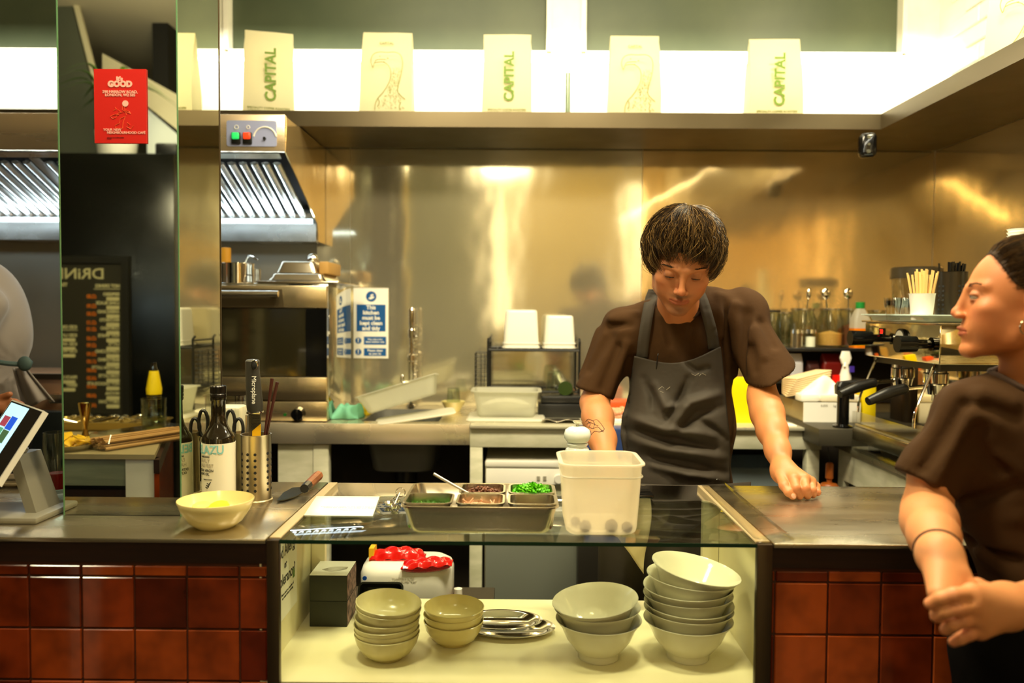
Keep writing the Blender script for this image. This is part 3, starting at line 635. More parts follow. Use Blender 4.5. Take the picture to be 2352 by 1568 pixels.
MB().box(a.x, b.x, 1.835, 1.865, a.z - .004, a.z + .002, bev=.002).build('collar', CHROME, g)
lo = up(572, 1060, 1.852); MB().box(a.x + .001, b.x - .003, 1.85, 1.852, lo.z, a.z).build('blade', mat('blade', (170, 160, 140), .25, 1.0), g)
mb = MB()
for i in range(9):
    for k in range(7): mb.box(a.x + .006 + k * .003 + (i % 2) * .0015, a.x + .0075 + k * .003 + (i % 2) * .0015, 1.8492, 1.85, a.z - .01 - i * .0035, a.z - .0088 - i * .0035)
mb.build('teeth', BLACK, g, kind='stuff')
z9 = up(590, 997, 1.85).z
MB().poly([(b.x - .003, 1.8495, a.z - .028), (b.x - .003, 1.8495, z9 - .03), (b.x - .023, 1.8495, z9 - .03), (b.x - .023, 1.8495, a.z - .045)], .0008, (0, -1, 0)).build('sticker', mat('sticker_y', (250, 190, 10), .5), g, label='orange yellow sticker')
text('Microplane', .0145, PAPER, T(hp[6].x + .006, 1.85 - .0178, hp[6].z + .004) @ FACE @ RZ(-90), g, ext=.0008)
# chopsticks
for k, (x0, y0, x1, y1, lab) in enumerate(((604, 1000, 625, 869, 'dark brown chopstick, the left and taller of two in the front holder'), (606, 1000, 637, 877, 'dark brown chopstick, the right and shorter of two in the front holder'))):
    a = up(x0, y0 + 30, 1.855 + k * .008); b = up(x1, y1, 1.87)
    MB().tube([a, b], [.0026, .0045], 6).build('chopstick', mat('chopstick', (62, 26, 18), .35), label=lab, cat='chopstick', group='chopsticks')
# scissors handles
sc = thing('scissors', 'black handled kitchen scissors standing in the back holder beside the oil bottle', 'scissors', (c2.x, c2.y, ZC + .03))
for cx_, cy_, rx, rz_ in ((530, 972, 12, 30), (549, 985, 12, 24)):
    q = up(cx_, cy_, 1.92)
    MB().tube([(q.x + px2m(rx, 1.92) * math.cos(a) * (1 if math.cos(a) < 0 else .8), 1.92, q.z + px2m(rz_, 1.92) * math.sin(a)) for a in np.linspace(0, 2 * PI, 18)[:-1]], .0042, 8, closed=True).build('finger_loop', BLACK, sc)
MB().tube([up(540, 1000, 1.92), up(560, 1075, 1.92)], [.006, .004], 8).build('blade', CHROME, sc)
# more tools
a = up(569, 1005, 1.9); MB().box(a.x - .006, a.x + .006, 1.9, 1.903, ZC + .03, up(569, 953, 1.9).z, bev=.001).build('palette_knife', SATIN, label='flat steel spatula blade standing between scissors and grater', cat='spatula')
# oil bottle
Y = 1.80; c = at(503, 1140, Y); r = px2m(37, Y)
ob = thing('olive_oil_bottle', 'dark olive oil bottle with a cream label standing between pillar and utensil holders', 'bottle', (c.x, Y, ZC))
zz = lambda py: at(502, py, Y).z - ZC
rn = px2m(16.5, Y)
MB().lathe([(0, 0), (r * .9, 0), (r, .004), (r, zz(1008)), (r * .93, zz(998)), (r * .72, zz(988)), (rn * 1.25, zz(976)), (rn, zz(960)), (rn * .96, zz(920)), (rn * 1.1, zz(918)), (rn * 1.1, zz(912)), (rn * .9, zz(911)), (0, zz(911))], n=48).build('glass_body', mat('dark_glass', (26, 20, 10), .08, coat=.5), ob, local=True, ang=50)
cap = MB().lathe([(rn * 1.04, zz(911)), (rn * 1.12, zz(909)), (rn * 1.12, zz(905)), (rn * 1.04, zz(903)), (rn * 1.12, zz(901)), (rn * 1.12, zz(887)), (rn * 1.03, zz(885)), (0, zz(885))], n=32).build('screw_cap', mat('cap_blk', (22, 18, 14), .25, .4), ob, local=True)
MB().lathe([(r + .0002, zz(1137)), (r + .0006, zz(1137)), (r + .0006, zz(1014)), (r + .0002, zz(1014))], n=60).build('label_band', mat('label', (226, 220, 196), .6), ob, local=True)
TEAL = mat('teal', (130, 190, 190), .6); GREYI = mat('grey_ink', (170, 160, 140), .6)
for s_, sz, py, m_, ag in (('BELAZU', .0275, 1028, TEAL, -26), ('ARBEQUINA', .0055, 1043, INK, -30), ('EARLY', .0115, 1052, GREYI, -32), ('HARVEST', .0115, 1063, GREYI, -28), ('EXTRA VIRGIN', .0082, 1074, INK, -32), ('OLIVE OIL', .0082, 1082, INK, -36), ('PRODUCT OF SPAIN', .003, 1094, INK, -20), ('500ML', .004, 1128, INK, -30)):
    wrap_text(s_, sz, m_, (c.x, Y), r + .0008, ZC + zz(py), ag, ob, sx=.85, bold=.0006 if sz > .02 else .0001)
mb = MB()
for i in range(6):
    a_ = R(-20 + i * 1.5); zq = ZC + zz(1112) + i * .0022
    mb.ell((c.x + (r + .001) * math.sin(a_) + (.002 if i % 2 else -.002), Y - (r + .001) * math.cos(a_), zq), (.0035, .0006, .0013), rot=(0, R(-50 if i % 2 else 40), 0), u=8, v=6)
mb.build('olive_sprig', INK, ob)
# clear tub behind
Y = 1.985; a = at(443, 905, Y); b = at(566, 905, Y)
t = thing('clear_tub', 'tall clear plastic tub standing behind the oil bottle', 'tub', ((a.x + b.x) / 2, Y + .02, ZC))
mb = MB(); pan(mb, b.x - a.x, .10, a.z - ZC, .006, .02, .004, z=0); mb.build('tub_body', CPLAS, t, local=True)
MB().box(-.02, (b.x - a.x) / 2 - .012, -.035, .035, .004, a.z - ZC - .03, bev=.01).build('paper_bag', mat('paper_roll', (236, 230, 205), .7), label='off-white paper bag standing inside the clear tub', cat='bag', M=T((a.x + b.x) / 2, Y + .02, ZC))
# pint glass
Y = 1.87; c = at(133, 1155, Y); z0 = ZC; hz = at(133, 992, Y).z - ZC; r = px2m(29, Y)
t = thing('pint_glass', 'tall curved pint glass with a little red drink, left of the mirrored pillar', 'glass', (c.x, Y, ZC))
pf = [(r * .72, 0), (r * .74, .02), (r * .74, hz * .3), (r * .95, hz * .6), (r * 1.02, hz * .78), (r, hz)]
MB().lathe([(0, 0)] + pf + [(r * .95, hz), (r * .95, hz * .78), (r * .88, hz * .6), (r * .66, hz * .3), (r * .66, .012), (0, .012)], n=40).build('glass_body', GLASSB, t, local=True, ang=50)
MB().lathe([(0, .02), (r * .64, .022), (r * .66, hz * .3), (r * .7, hz * .38), (0, hz * .38)], n=32).build('red_drink', mat('red_drink', (170, 20, 20), .2), t, local=True, label='red drink')
# till tablet
A_, B_, C_ = at(28, 917, 1.80), at(101, 943, 1.70), at(-8, 1112, 1.60); D_ = A_ + (C_ - B_)
nrm = (B_ - A_).cross(D_ - A_).normalized()
if nrm.z < 0: nrm = -nrm
t = thing('till_tablet', 'white till tablet with a lit touch screen on an angled stand at far left', 'tablet', (at(0, 1190, 1.7).x, 1.7, ZC))
MB().poly([A_, B_, C_, D_], .012, -nrm).build('casing', mat('casing', (200, 196, 184), .4), t)
def tq(u, v): return A_ + (B_ - A_) * u + (D_ - A_) * v + nrm * .0006
def tile_(u0, u1, v0, v1, m_, nm, h=.0006): MB().poly([tq(u0, v0), tq(u1, v0), tq(u1, v1), tq(u0, v1)], h, nrm).build(nm, m_, t)
tile_(.02, .98, .02, .98, BLACKG, 'bezel', .0004)
tile_(.05, .62, .04, .96, mat('screen', (170, 215, 232), .3, emit=.9), 'screen')
for i, (u0, u1, v0, v1, cc) in enumerate(((.12, .3, .22, .36, (150, 60, 80)), (.32, .5, .2, .38, (30, 80, 210)), (.32, .5, .39, .56, (60, 90, 60)), (.12, .3, .38, .7, (80, 150, 120)), (.32, .5, .6, .8, (90, 160, 130)))):
    tile_(u0, u1, v0, v1, mat('ui%d' % i, cc, .4, emit=.6), 'screen_button', .0011)
p0 = (A_ + B_ + C_ + D_) / 4 - nrm * .012; p1 = at(98, 1182, 1.70); p1.z = ZC + .012; q0 = at(50, 1040, 1.72)
MB().loft([[q0 + Vector((-.012, -.03, 0)), q0 + Vector((.012, -.03, 0)), q0 + Vector((.012, .05, 0)), q0 + Vector((-.012, .05, 0))], [p1 + Vector((-.014, -.03, -.01)), p1 + Vector((.008, -.03, -.01)), p1 + Vector((.008, .06, -.01)), p1 + Vector((-.014, .06, -.01))]]).tube([q0 + Vector((0, .01, 0)), p0], .012, 8).build('stand_arm', mat('stand', (122, 118, 102), .4), t)
s1 = at(103, 1190, 1.66)
MB().box(s1.x - .19, s1.x, 1.63, 1.77, ZC, ZC + .014, bev=.005).build('stand_foot', MATS['stand'], t)
MB().tube(spline([(s1.x - .02, 1.72, ZC + .012), at(96, 1150, 1.78), at(110, 1130, 1.83), at(112, 1112, 1.88)], 6), .002, 6).build('cable', BLACK, t)
a = at(-30, 1108, 1.97); b = at(112, 1108, 1.97)
MB().cyl((a.x, 1.97, ZC + .018), (b.x, 1.97, ZC + .018), .017).cyl((a.x - .1, 1.97, ZC + .02), (at(14, 1108, 1.97).x, 1.97, ZC + .02), .0195).build('foil_roll', SATIN, label='steel coloured roll lying on the counter behind the till tablet', cat='roll')
# knife
kn = thing('kitchen_knife', 'kitchen knife with a steel blade and wooden handle on the left counter', 'knife', on(660, 1140, ZC))
tip = on(636, 1151, ZC + .004); heel1 = on(712, 1121, ZC + .012); heel2 = on(697, 1150 - 22, ZC + .004); he = on(700, 1113, ZC + .022)
MB().loft([[tip, on(655, 1149, ZC + .003), on(680, 1141, ZC + .003), on(700, 1130, ZC + .003), on(702, 1119, ZC + .006), on(672, 1121, ZC + .003), on(650, 1133, ZC + .003)], [p_ + Vector((0, 0, .0022)) for p_ in (tip, on(655, 1149, ZC + .003), on(680, 1141, ZC + .003), on(700, 1130, ZC + .003), on(702, 1119, ZC + .006), on(672, 1121, ZC + .003), on(650, 1133, ZC + .003))]]).build('blade', mat('knife_blade', (120, 120, 104), .22, 1.0), kn, ang=20)
k0, k1, k2 = on(699, 1122, ZC + .016), on(708, 1113, ZC + .016), on(731, 1092, ZC + .016)
MB().tube([k0, k1], [.011, .0115], 8).build('ferrule', BLACK, kn); MB().tube([k1, k2], [.0115, .013], 8).build('handle', WOOD, kn)
# paper sheet on the glass
ps = thing('paper_sheet', 'white printed paper sheet lying on the left of the glass top', 'paper', on(785, 1162, ZC))
Z = ZC + .0006
MB().grid(lambda u, v: on(727, 1139, Z).lerp(on(872, 1140, Z), u).lerp(on(698, 1183, Z).lerp(on(856, 1185, Z), u), v), 4, 4).build('sheet', PAPER, ps, solid=.0006)
pa, pb = on(712, 1161, Z + .0006), on(864, 1162, Z + .0006)
text('\n'.join(['allergens are listed on the board and menu', 'please ask before you order any food', '', 'Thank you']), .0075, mat('faint_ink', (196, 190, 170), .7), T(on(800, 1167, Z + .0006)), ps, sp=1.3, ext=.0001)

# ================= tray with small pans =================
Yf = 1.575; w_ = px2m(372, Yf); a = at(913, 1165, Yf); zt_ = at(1100, 1165, Yf).z; hh = zt_ - ZC; tcx = at(1101, 1165, Yf).x; td = .225; tcy = Yf + td / 2
tr = thing('steel_tray', 'deep rectangular stainless steel tray on the glass top holding small food pans', 'tray', (tcx, tcy, ZC))
mb = MB(); pan(mb, w_ - .008, td - .008, hh, .012, .022, .004); mb.build('pan_body', SATIN, tr, local=True, ang=40)
GR1 = mat('herb', (96, 160, 30), .5, var=((60, 120, 14), 40, (1, 1, 1))); GR2 = mat('scallion', (110, 206, 10), .45, var=((70, 170, 4), 50, (1, 1, 1)))
BR1 = mat('crumb', (120, 66, 30), .5, var=((70, 34, 14), 60, (1, 1, 1))); PK = mat('pickle', (220, 170, 130), .4)
SMP = mat('small_pan', (196, 190, 170), .22, 1.0)
def heap(name, cx, cy, z, w, d, n, m_, kind, lab, seed, hmax):
    rnd = random.Random(seed); mb = MB()
    for i in range(n):
        x = (rnd.random() - .5) * w; y = (rnd.random() - .5) * d; e = 1 - (2 * x / w) ** 2 * .6 - (2 * y / d) ** 2 * .6
        zz_ = z + rnd.random() * hmax * max(e, .15) + .002; p = Vector((cx + x, cy + y, zz_))
        if kind == 'leaf':
            l = .006 + rnd.random() * .006; M = T(p) @ Euler((rnd.random() * 2.5, rnd.random() * 2.5, rnd.random() * 6)).to_matrix().to_4x4()
            mb.loft([[(0, -l, 0), (.0004, -l, .0003)], [(-l * .4, 0, .001), (-l * .4, 0, .0014)], [(0, l, .002), (.0004, l, .0023)]], cap=False, M=M, closed=False)
            mb.loft([[(0, -l, 0), (0, l, .002)], [(l * .4, -.001, .0015), (l * .3, .001, .0015)]], cap=False, closed=False, M=M)
        elif kind == 'ring':
            rr_ = .0028 + rnd.random() * .0016; M = T(p) @ Euler((rnd.random() * 3, rnd.random() * 3, 0)).to_matrix().to_4x4()
            L_ = .003 + rnd.random() * .003; pts = lambda zq: [(rr_ * math.cos(a), rr_ * math.sin(a), zq) for a in np.linspace(0, 2 * PI, 8)[:-1]]
            mb.loft([pts(0), pts(L_)], cap=False, M=M)
        elif kind == 'crumb':
            s = .002 + rnd.random() * .003; mb.ell(p, (s, s * .8, s * .7), rot=(rnd.random() * 3, 0, rnd.random() * 3), u=6, v=5)
        else:
            dd = Vector((rnd.random() - .5, rnd.random() - .5, rnd.random() * .5)).normalized() * .016; mb.tube([p - dd, p + Vector((0, 0, .003)), p + dd], .0011, 5)
    return mb.build(name, m_, fix=False, label=lab, cat='food', kind='stuff')
sw, sd = .104, .094; sh_ = hh * .93
slots = [(-1, -1, 'front left small pan of torn green herbs in the steel tray', ('chopped_herbs', 190, GR1, 'leaf', 'torn green herb leaves in the front left small pan', .014), .60),
         (0, -1, 'front middle small pan with a few pale strips in the steel tray', ('pickled_strips', 26, PK, 'strip', 'pale thin strips in the front middle small pan', .014), .62),
         (1, -1, 'front right small pan, nearly empty, in the steel tray', ('dark_crumbs', 8, BR1, 'crumb', 'a few dark bits in the nearly empty front right small pan', .006), .5),
         (0, 1, 'back middle small pan of brown crumble with a spoon, in the steel tray', ('brown_crumble', 420, BR1, 'crumb', 'brown crispy crumble in the back middle small pan', .02), .70),
         (1, 1, 'back right small pan heaped with bright green scallions, in the steel tray', ('chopped_scallions', 700, GR2, 'ring', 'bright green chopped scallions heaped in the back right small pan', .026), .76)]
for i, (gx, gy, lab, (nm, n, m_, kd, l2, hm), fz) in enumerate(slots):
    cx, cy = tcx + gx * .1065, tcy + gy * .0485; z = ZC + .003
    t = thing('small_pan', lab, 'pan', (cx, cy, z), 'small pans in the steel tray')
    mb = MB(); pan(mb, sw - .01, sd - .008, sh_ + .004, .004, .014, .003); mb.build('pan_body', SMP, t, local=True, ang=40)
    heap(nm, cx, cy, z + sh_ * fz, sw - .028, sd - .026, n, m_, kd, l2, i, hm)
    MB().box(cx - sw / 2 + .012, cx + sw / 2 - .012, cy - sd / 2 + .011, cy + sd / 2 - .011, z + .003, z + sh_ * fz, bev=.004).build(nm + '_bed', m_, label=l2.replace(' in the', ' lower layer in the'), cat='food', kind='stuff')
sp = thing('teaspoon', 'small steel spoon leaning in the back middle pan of brown crumble', 'spoon', (tcx, tcy + .04, ZC + .05))
MB().tube([at(996, 1088, 1.72), at(1040, 1113, 1.71), at(1072, 1130, 1.70), at(1086, 1137, 1.70)], [.0034, .0028, .0022, .0026], 8).build('handle', SATIN, sp)
q = at(1093, 1141, 1.70); MB().ell(q, (.013, .008, .003), rot=(0, R(25), 0)).build('spoon_bowl', SATIN, sp)
MB().box(tcx - .150, tcx - .118, tcy + .012, tcy + .05, ZC + .012, ZC + .0135, M=None).build('paper_scrap', PAPER, label='small white paper scrap in the empty corner of the steel tray', cat='paper', M=T(0, 0, .006))
# measuring spoons
ms = thing('measuring_spoons', 'ring of steel measuring spoons on the glass left of the steel tray', 'spoons', on(905, 1155, ZC))
for i, (px, py, s_) in enumerate(((893, 1152, .013), (905, 1160, .010), (912, 1146, .008))):
    c = on(px, py, ZC + .009); e = on(918, 1132, ZC + .012)
    MB().lathe([(0, 0), (s_ * .6, .001), (s_, .007), (s_ * .93, .007), (s_ * .55, .002), (0, .0015)], c - Vector((0, 0, .008)), n=20).tube([c + (e - c).normalized() * s_ * .9, e], .0018, 6).build('spoon', CHROME, ms)
e = on(920, 1130, ZC + .015); MB().tube([(e.x + .011 * math.cos(a), e.y, e.z + .011 * math.sin(a)) for a in np.linspace(0, 2 * PI, 18)[:-1]], .0012, 6, closed=True).build('ring', CHROME, ms)
# white square container
Yf = 1.575; cxx = at(1386, 1068, Yf).x; zt_ = at(1386, 1068, Yf).z; w_ = px2m(188, Yf)
ct = thing('square_container', 'tall white translucent square container on the glass top right of the steel tray', 'container', (cxx, Yf + w_ / 2, ZC))
mb = MB(); pan(mb, w_, w_, zt_ - ZC, .008, .026, .006, t=.0022, fr=.014); mb.build('container_body', frosted('container_plastic', (255, 250, 236), .45, .3), ct, local=True, ang=50)
MB().loft([rrect(w_ + .002, w_ + .002, .026, zt_ - ZC - .028, 8), rrect(w_ + .004, w_ + .004, .026, zt_ - ZC - .026, 8), rrect(w_ + .001, w_ + .001, .026, zt_ - ZC - .024, 8)], cap=False).build('rib', MILK, ct, local=True)
for i, (px, r) in enumerate(((1345, .0125), (1405, .0135), (1441, .0115), (1322, .010))):
    c = at(px, 1222, 1.592 if i < 3 else 1.64)
    MB().ell((c.x, 1.583 + r + .0035 + (.05 if i == 3 else 0), ZC + .0025 + r + (.0 if i < 3 else .0)), (r, r, r)).build('dark_ball', mat('choc', (50, 20, 10), .5), label=['leftmost dark brown ball at the front of the white container', 'middle dark brown ball at the front of the white container', 'rightmost dark brown ball at the front of the white container', 'dark brown ball at the left back of the white container'][i], cat='ball', group='dark balls in the white container')
# pepper mill
Y = 1.87; c = at(1326, 1020, Y); zq = lambda py: at(1326, py, Y).z - ZC; u = px2m(1, Y)
pm = thing('pepper_mill', 'white ceramic pepper mill behind the square container', 'pepper mill', (c.x, Y, ZC))
MB().lathe([(0, 0), (u * 31, 0), (u * 32, .01), (u * 27, .03), (u * 22, .055), (u * 25, zq(1045)), (u * 28, zq(1034)), (u * 26, zq(1029)), (u * 21, zq(1025)), (u * 25, zq(1019)), (u * 24, zq(1017)), (u * 20, zq(1015.5)), (0, zq(1015.5))], n=40).build('base', mat('white_glaze', (232, 238, 232), .12, coat=.5), pm, local=True, ang=50)
MB().lathe([(0, zq(1015)), (u * 24, zq(1014)), (u * 30, zq(1006)), (u * 31, zq(997)), (u * 28, zq(986)), (u * 18, zq(980)), (u * 7, zq(978)), (0, zq(978))], n=40).build('grinding_head', MATS['white_glaze'], pm, local=True, ang=50)
MB().lathe([(0, zq(980)), (u * 3.5, zq(979)), (u * 4, zq(975)), (u * 11, zq(968)), (u * 10, zq(966)), (0, zq(965))], n=24).build('knob', mat('knob_metal', (216, 208, 180), .3, .7), pm, local=True)
# phone
q = on(1462, 1137, ZC); MB().box(q.x - .05, at(1497, 1137, q.y).x, q.y - .035, q.y + .035, ZC, ZC + .009, bev=.003).build('phone', BLACKG, label='black phone lying on the glass behind the white square container', cat='phone')

# ================= inside the display case =================
def bowl_mesh(kind, r, h):
    if kind == 'small': pf = [(0, .003), (r * .44, .003), (r * .45, 0), (r * .5, 0), (r * .52, .005), (r * .74, h * .24), (r * .92, h * .62), (r, h), (r * .975, h + .0012), (r * .89, h * .64), (r * .7, h * .3), (r * .4, .011), (0, .0095)]
    else: pf = [(0, .006), (r * .42, .006), (r * .43, 0), (r * .47, 0), (r * .485, h * .17), (r * .56, h * .22), (r * .75, h * .5), (r * .88, h * .82), (r * 1.0, h * .985), (r * .995, h), (r * .86, h * .85), (r * .7, h * .5), (r * .45, h * .26), (0, h * .22)]
    return pf
def stack(px, py, r_px, kind, m_, offs, h, gname, labs, name='stacked_bowl'):
    c = on(px, py, FL); r = px2m(r_px, c.y); proto = None
    for i, (dz, tx, ty) in enumerate(offs):
        if proto is None:
            proto = MB().lathe(bowl_mesh(kind, r, h), n=56).build(name, m_, local=True, ang=50, label=labs[i], cat='bowl', group=gname); o = proto
        else: o = dup(proto, label=labs[i])
        o.location = (c.x, c.y, FL + dz); o.rotation_euler = (R(tx), R(ty), 0)
def labsf(base, where, n, names=None):
    o = ['bottom', 'second from bottom', 'third from bottom', 'fourth from bottom', 'fifth from bottom', 'sixth from bottom', 'top']
    return ['%s %s, %s' % (base, where, (o[i] if i < n - 1 else 'topmost') + ' of the stack') for i in range(n)]
stack(889, 1507, 76, 'small', CREB, [(0.0005, 0, 0), (.011, -1, -.5), (.0235, 1, -1), (.0355, 0, 1), (.0575, 2, 4), (.068, 3, 4.5)], .052, 'small stoneware bowls, taller stack', labsf('small stoneware bowl', 'by the black boxes', 6))
stack(1042, 1474, 70, 'small', YELB, [(0.0005, 0, 0), (.017, 0, -1), (.032, 2, 1)], .05, 'small yellow bowls, short stack', labsf('small yellow bowl', 'by the oval dishes', 3))
stack(1374, 1507, 100, 'big', PORC, [(0.0005, 0, 0), (.024, -1, -2), (.043, 3, -6)], .084, 'white bowls, shorter stack', labsf('white footed bowl', 'in the shorter white stack', 3))
stack(1579, 1507, 103, 'big', PORC, [(0.0005, 0, 0), (.0235, 0, .5), (.0365, 1, .5), (.0545, -1, -.5), (.0735, 1, -1), (.0925, 0, 4), (.1115, 2, 10.5)], .084, 'white bowls, taller stack', labsf('white footed bowl', 'in the tall white stack', 7))
for i, (px, py, z, wd, lab) in enumerate(((1172, 1450, .0, .080, 'lower oval steel dish lying on the case shelf'), (1150, 1447, .014, .074, 'upper oval steel dish resting on the lower one'))):
    c = on(px, py, FL)
    MB().lathe([(0, .002), (wd * .7, .002), (wd * .84, .009), (wd, .011), (wd * 1.01, .0125), (wd * .84, .0115), (wd * .69, .004), (0, .004)], n=60, sx=1.3, sy=.80).build('oval_dish', CHROME, local=True, label=lab, cat='dish', group='oval steel dishes', ang=50).location = (c.x, c.y, FL + z + .0005)
# black boxes
a = at(711, 1455, 1.83); b = at(797, 1455, 1.83)
for i, (z0, z1) in enumerate(((FL + .0005, FL + .0605), (FL + .061, FL + .1215))):
    t = thing('card_box', ['black cardboard box with printed sides, the lower of two in the display case', 'black cardboard box with a white shell printed top, upper of two in the case'][i], 'box', ((a.x + b.x) / 2, 1.88, z0), 'black boxes in the display case')
    MB().box(a.x, b.x, 1.83, 1.935, z0, z1, bev=.001).build('carton', mat('box_black', (38, 40, 28), .6), t)
    MB().box(b.x, b.x + .0008, 1.832, 1.933, z0 + .002, z1 - .002).build('printed_side', mat('box_side', (170, 136, 130), .6, var=((60, 40, 40), 70, (1, 1, 1))), t, label='pinkish printed side')
    if i:
        MB().box(a.x, b.x, 1.83, 1.935, z1, z1 + .0008).build('printed_top', PAPER, t, label='white top with grey fan shaped lines')
        mb = MB(); q = Vector((a.x + .02, 1.87, z1 + .001))
        for k in range(9):
            an = R(-28 + k * 8.5); mb.tube(spline([q, q + Vector((.03 * math.cos(an), .03 * math.sin(an), 0)), q + Vector((.058, .008 * (k - 4) * .25 + .012, 0))], 4), .0004, 4)
        mb.build('shell_print', mat('shell_grey', (180, 176, 160), .6), t)
# dark tin leaning behind the bowls
a = at(830, 1362, 1.925); b = at(927, 1342, 1.925)
mb = MB(); pan(mb, b.x - a.x, .07, .03, .006, .01, .003); mb.build('baking_tin', mat('tin', (40, 40, 32), .3, .8), label='dark metal tin with a bright rim behind the taller small bowl stack', cat='tin', M=T((a.x + b.x) / 2, 1.915, b.z - .035) @ RX(62))
# low shelf behind the case with toaster
lsx0, lsx1 = -.62, -.06
ls = thing('low_shelf', 'low wooden shelf behind the display case carrying a white toaster', 'shelf', (-.34, 2.25, 0))
MB().box(lsx0, lsx1, 2.09, 2.42, .50, .52, bev=.002).build('board', mat('shelf_brown', (60, 50, 36), .6), ls)
for x_ in (lsx0 + .02, lsx1 - .02):
    for y_ in (2.11, 2.40): MB().box(x_ - .015, x_ + .015, y_ - .015, y_ + .015, 0, .5).build('leg', MATS['shelf_brown'], ls)
Y = 2.2; a = at(822, 1400, Y); b = at(1036, 1302, Y)
to = thing('toaster', 'white toaster behind the display case with red packets on top', 'toaster', ((a.x + b.x) / 2, Y + .08, .5205))
MB().loft([rrect(b.x - a.x - .02, .15, .04, .01), rrect(b.x - a.x, .165, .05, .03), rrect(b.x - a.x, .165, .05, b.z - .52 - .03), rrect(b.x - a.x - .012, .155, .05, b.z - .52 - .012), rrect(b.x - a.x - .05, .12, .04, b.z - .52)]).build('body', WPLAS, to, local=True, ang=40)
MB().box(-.1, .1, -.07, .07, 0, .011).build('base', BLACK, to, local=True)
q = at(838, 1327, Y - .003); MB().cyl(q, q - Vector((0, .003, 0)), .006).build('blue_badge', mat('badge', (20, 70, 160), .3), to, label='round blue badge')
text('TOASTER 4 SLICE\nCHECK CRUMB TRAY', .008, mat('f2', (215, 208, 188), .6), T(at(925, 1332, Y - .004)) @ FACE, to, name='small_print')
def packet(px0, py0, px1, py1, Y, lab, tilt, nm='red_packet'):
    a = at(px0, py1, Y); b = at(px1, py0, Y); w_ = b.x - a.x; h = b.z - a.z
    def f(u, v):
        e = math.sin(PI * u) ** .35; g_ = math.sin(PI * v) ** .6
        return (a.x + w_ * u, Y + .05 * (v - .5) , a.z + h * .5 + h * .5 * math.sin(PI * v) ** .5 * e + .003 * math.sin(u * 23 + v * 9))
    mb = MB().grid(lambda u, v: f(u, v), 22, 10); mb.grid(lambda u, v: (f(u, v)[0], f(u, v)[1], a.z + h * .5 - h * .5 * math.sin(PI * v) ** .5 * math.sin(PI * u) ** .35), 22, 10)
    return mb.build(nm, mat('packet_red', (206, 14, 10), .2, coat=.4), label=lab, cat='packet', group='red packets on the toaster', M=T((a.x + b.x) / 2, Y, a.z) @ RY(tilt) @ T(-(a.x + b.x) / 2, -Y, -a.z))
packet(852, 1256, 978, 1302, 2.27, 'larger red foil packet at the back on the white toaster', -2)
packet(924, 1280, 1041, 1313, 2.21, 'narrower glossy red packet at the front right on the white toaster', -5)
a = at(848, 1300, 2.255); b = at(856, 1258, 2.255); MB().box(a.x, b.x + .004, 2.25, 2.3, a.z, b.z).build('yellow_packet', mat('yel', (230, 180, 30), .4), label='thin yellow packet edge left of the red packets', cat='packet')
c = at(1052, 1380, 2.25); t = thing('sauce_bottle', 'small orange bottle with a white cap behind the yellow bowls', 'bottle', (c.x, 2.25, .5205))
hq = at(1052, 1372, 2.25).z - .52
MB().lathe([(0, 0), (.026, 0), (.027, hq * .7), (.018, hq), (0, hq)], n=24).build('bottle_body', mat('orange_sauce', (190, 60, 20), .3), t, local=True)
MB().lathe([(0, hq), (.013, hq), (.012, hq + .026), (0, hq + .027)], n=20).build('cap', WPLAS, t, local=True)
# ================= back kitchen, left =================
OVX = at(752, 800, 3.0).x; OVL = -1.36; oz = at(700, 650, 3.0).z
OVS = mat('oven_steel', (214, 196, 156), .24, .95, rvar=(.18, .3, 3, (.3, 1, 4)))
ov = thing('convection_oven', 'stainless steel convection oven with a dark glass door on the sink counter', 'oven', ((OVX + OVL) / 2, 3.2, ZB))
MB().box(OVL, OVX, 3.02, 3.43, ZB + .004, oz, bev=.003).build('body', mat('oven_side', (190, 190, 180), .08, 1.0), ov)
def zp(py, Y=3.0): return at(600, py, Y).z
MB().box(OVL, OVX, 2.99, 3.018, zp(707), zp(655), bev=.004).build('door_top_band', OVS, ov)
dr = MB().box(OVL, OVX, 2.995, 3.018, zp(863), zp(708)).build('door_glass', mat('oven_glass', (40, 36, 20), .06, .0, spec=1.0, coat=1.0), ov, label='dark glass oven door')
MB().box(at(703, 800, 2.994).x, OVX - .001, 2.990, 2.994, zp(862), zp(709)).build('black_border', BLACKG, dr)
MB().box(OVL, OVX, 2.99, 3.018, zp(918), zp(865), bev=.003).build('door_bottom_band', OVS, ov)
MB().box(OVL, OVX, 2.99, 3.018, ZB + .004, zp(921), bev=.003).build('control_band', OVS, ov)
hx1 = at(640, 678, 2.96).x
MB().loft([[(OVL + .1, 2.9885, zp(705)), (OVL + .1, 2.9885, zp(659)), (OVL + .1, 2.9895, zp(659)), (OVL + .1, 2.9895, zp(705))], [(hx1 + .012, 2.9885, zp(705)), (hx1 + .004, 2.9885, zp(664)), (hx1 + .004, 2.9895, zp(664)), (hx1 + .012, 2.9895, zp(705))]]).build('handle_recess', mat('recess', (90, 78, 54), .4, .6), ov)
MB().cyl((OVL + .1, 2.955, zp(675)), (hx1, 2.955, zp(675)), .012, n=16).cyl((hx1 - .02, 2.955, zp(675)), (hx1 - .02, 2.99, zp(675)), .008).build('handle', CHROME, ov)
q = at(686, 950, 2.985); MB().cyl(q, q - Vector((0, .028, 0)), .027, .022, n=28).box(q.x - .005, q.x + .005, q.y - .036, q.y - .02, q.z - .022, q.z + .022, bev=.002, M=None).build('knob', BLACKG, ov)
q = at(655, 952, 2.988); MB().cyl(q, q - Vector((0, .004, 0)), .006).build('indicator_lamp', mat('green_lamp', (20, 90, 30), .3), ov, label='small green lamp')
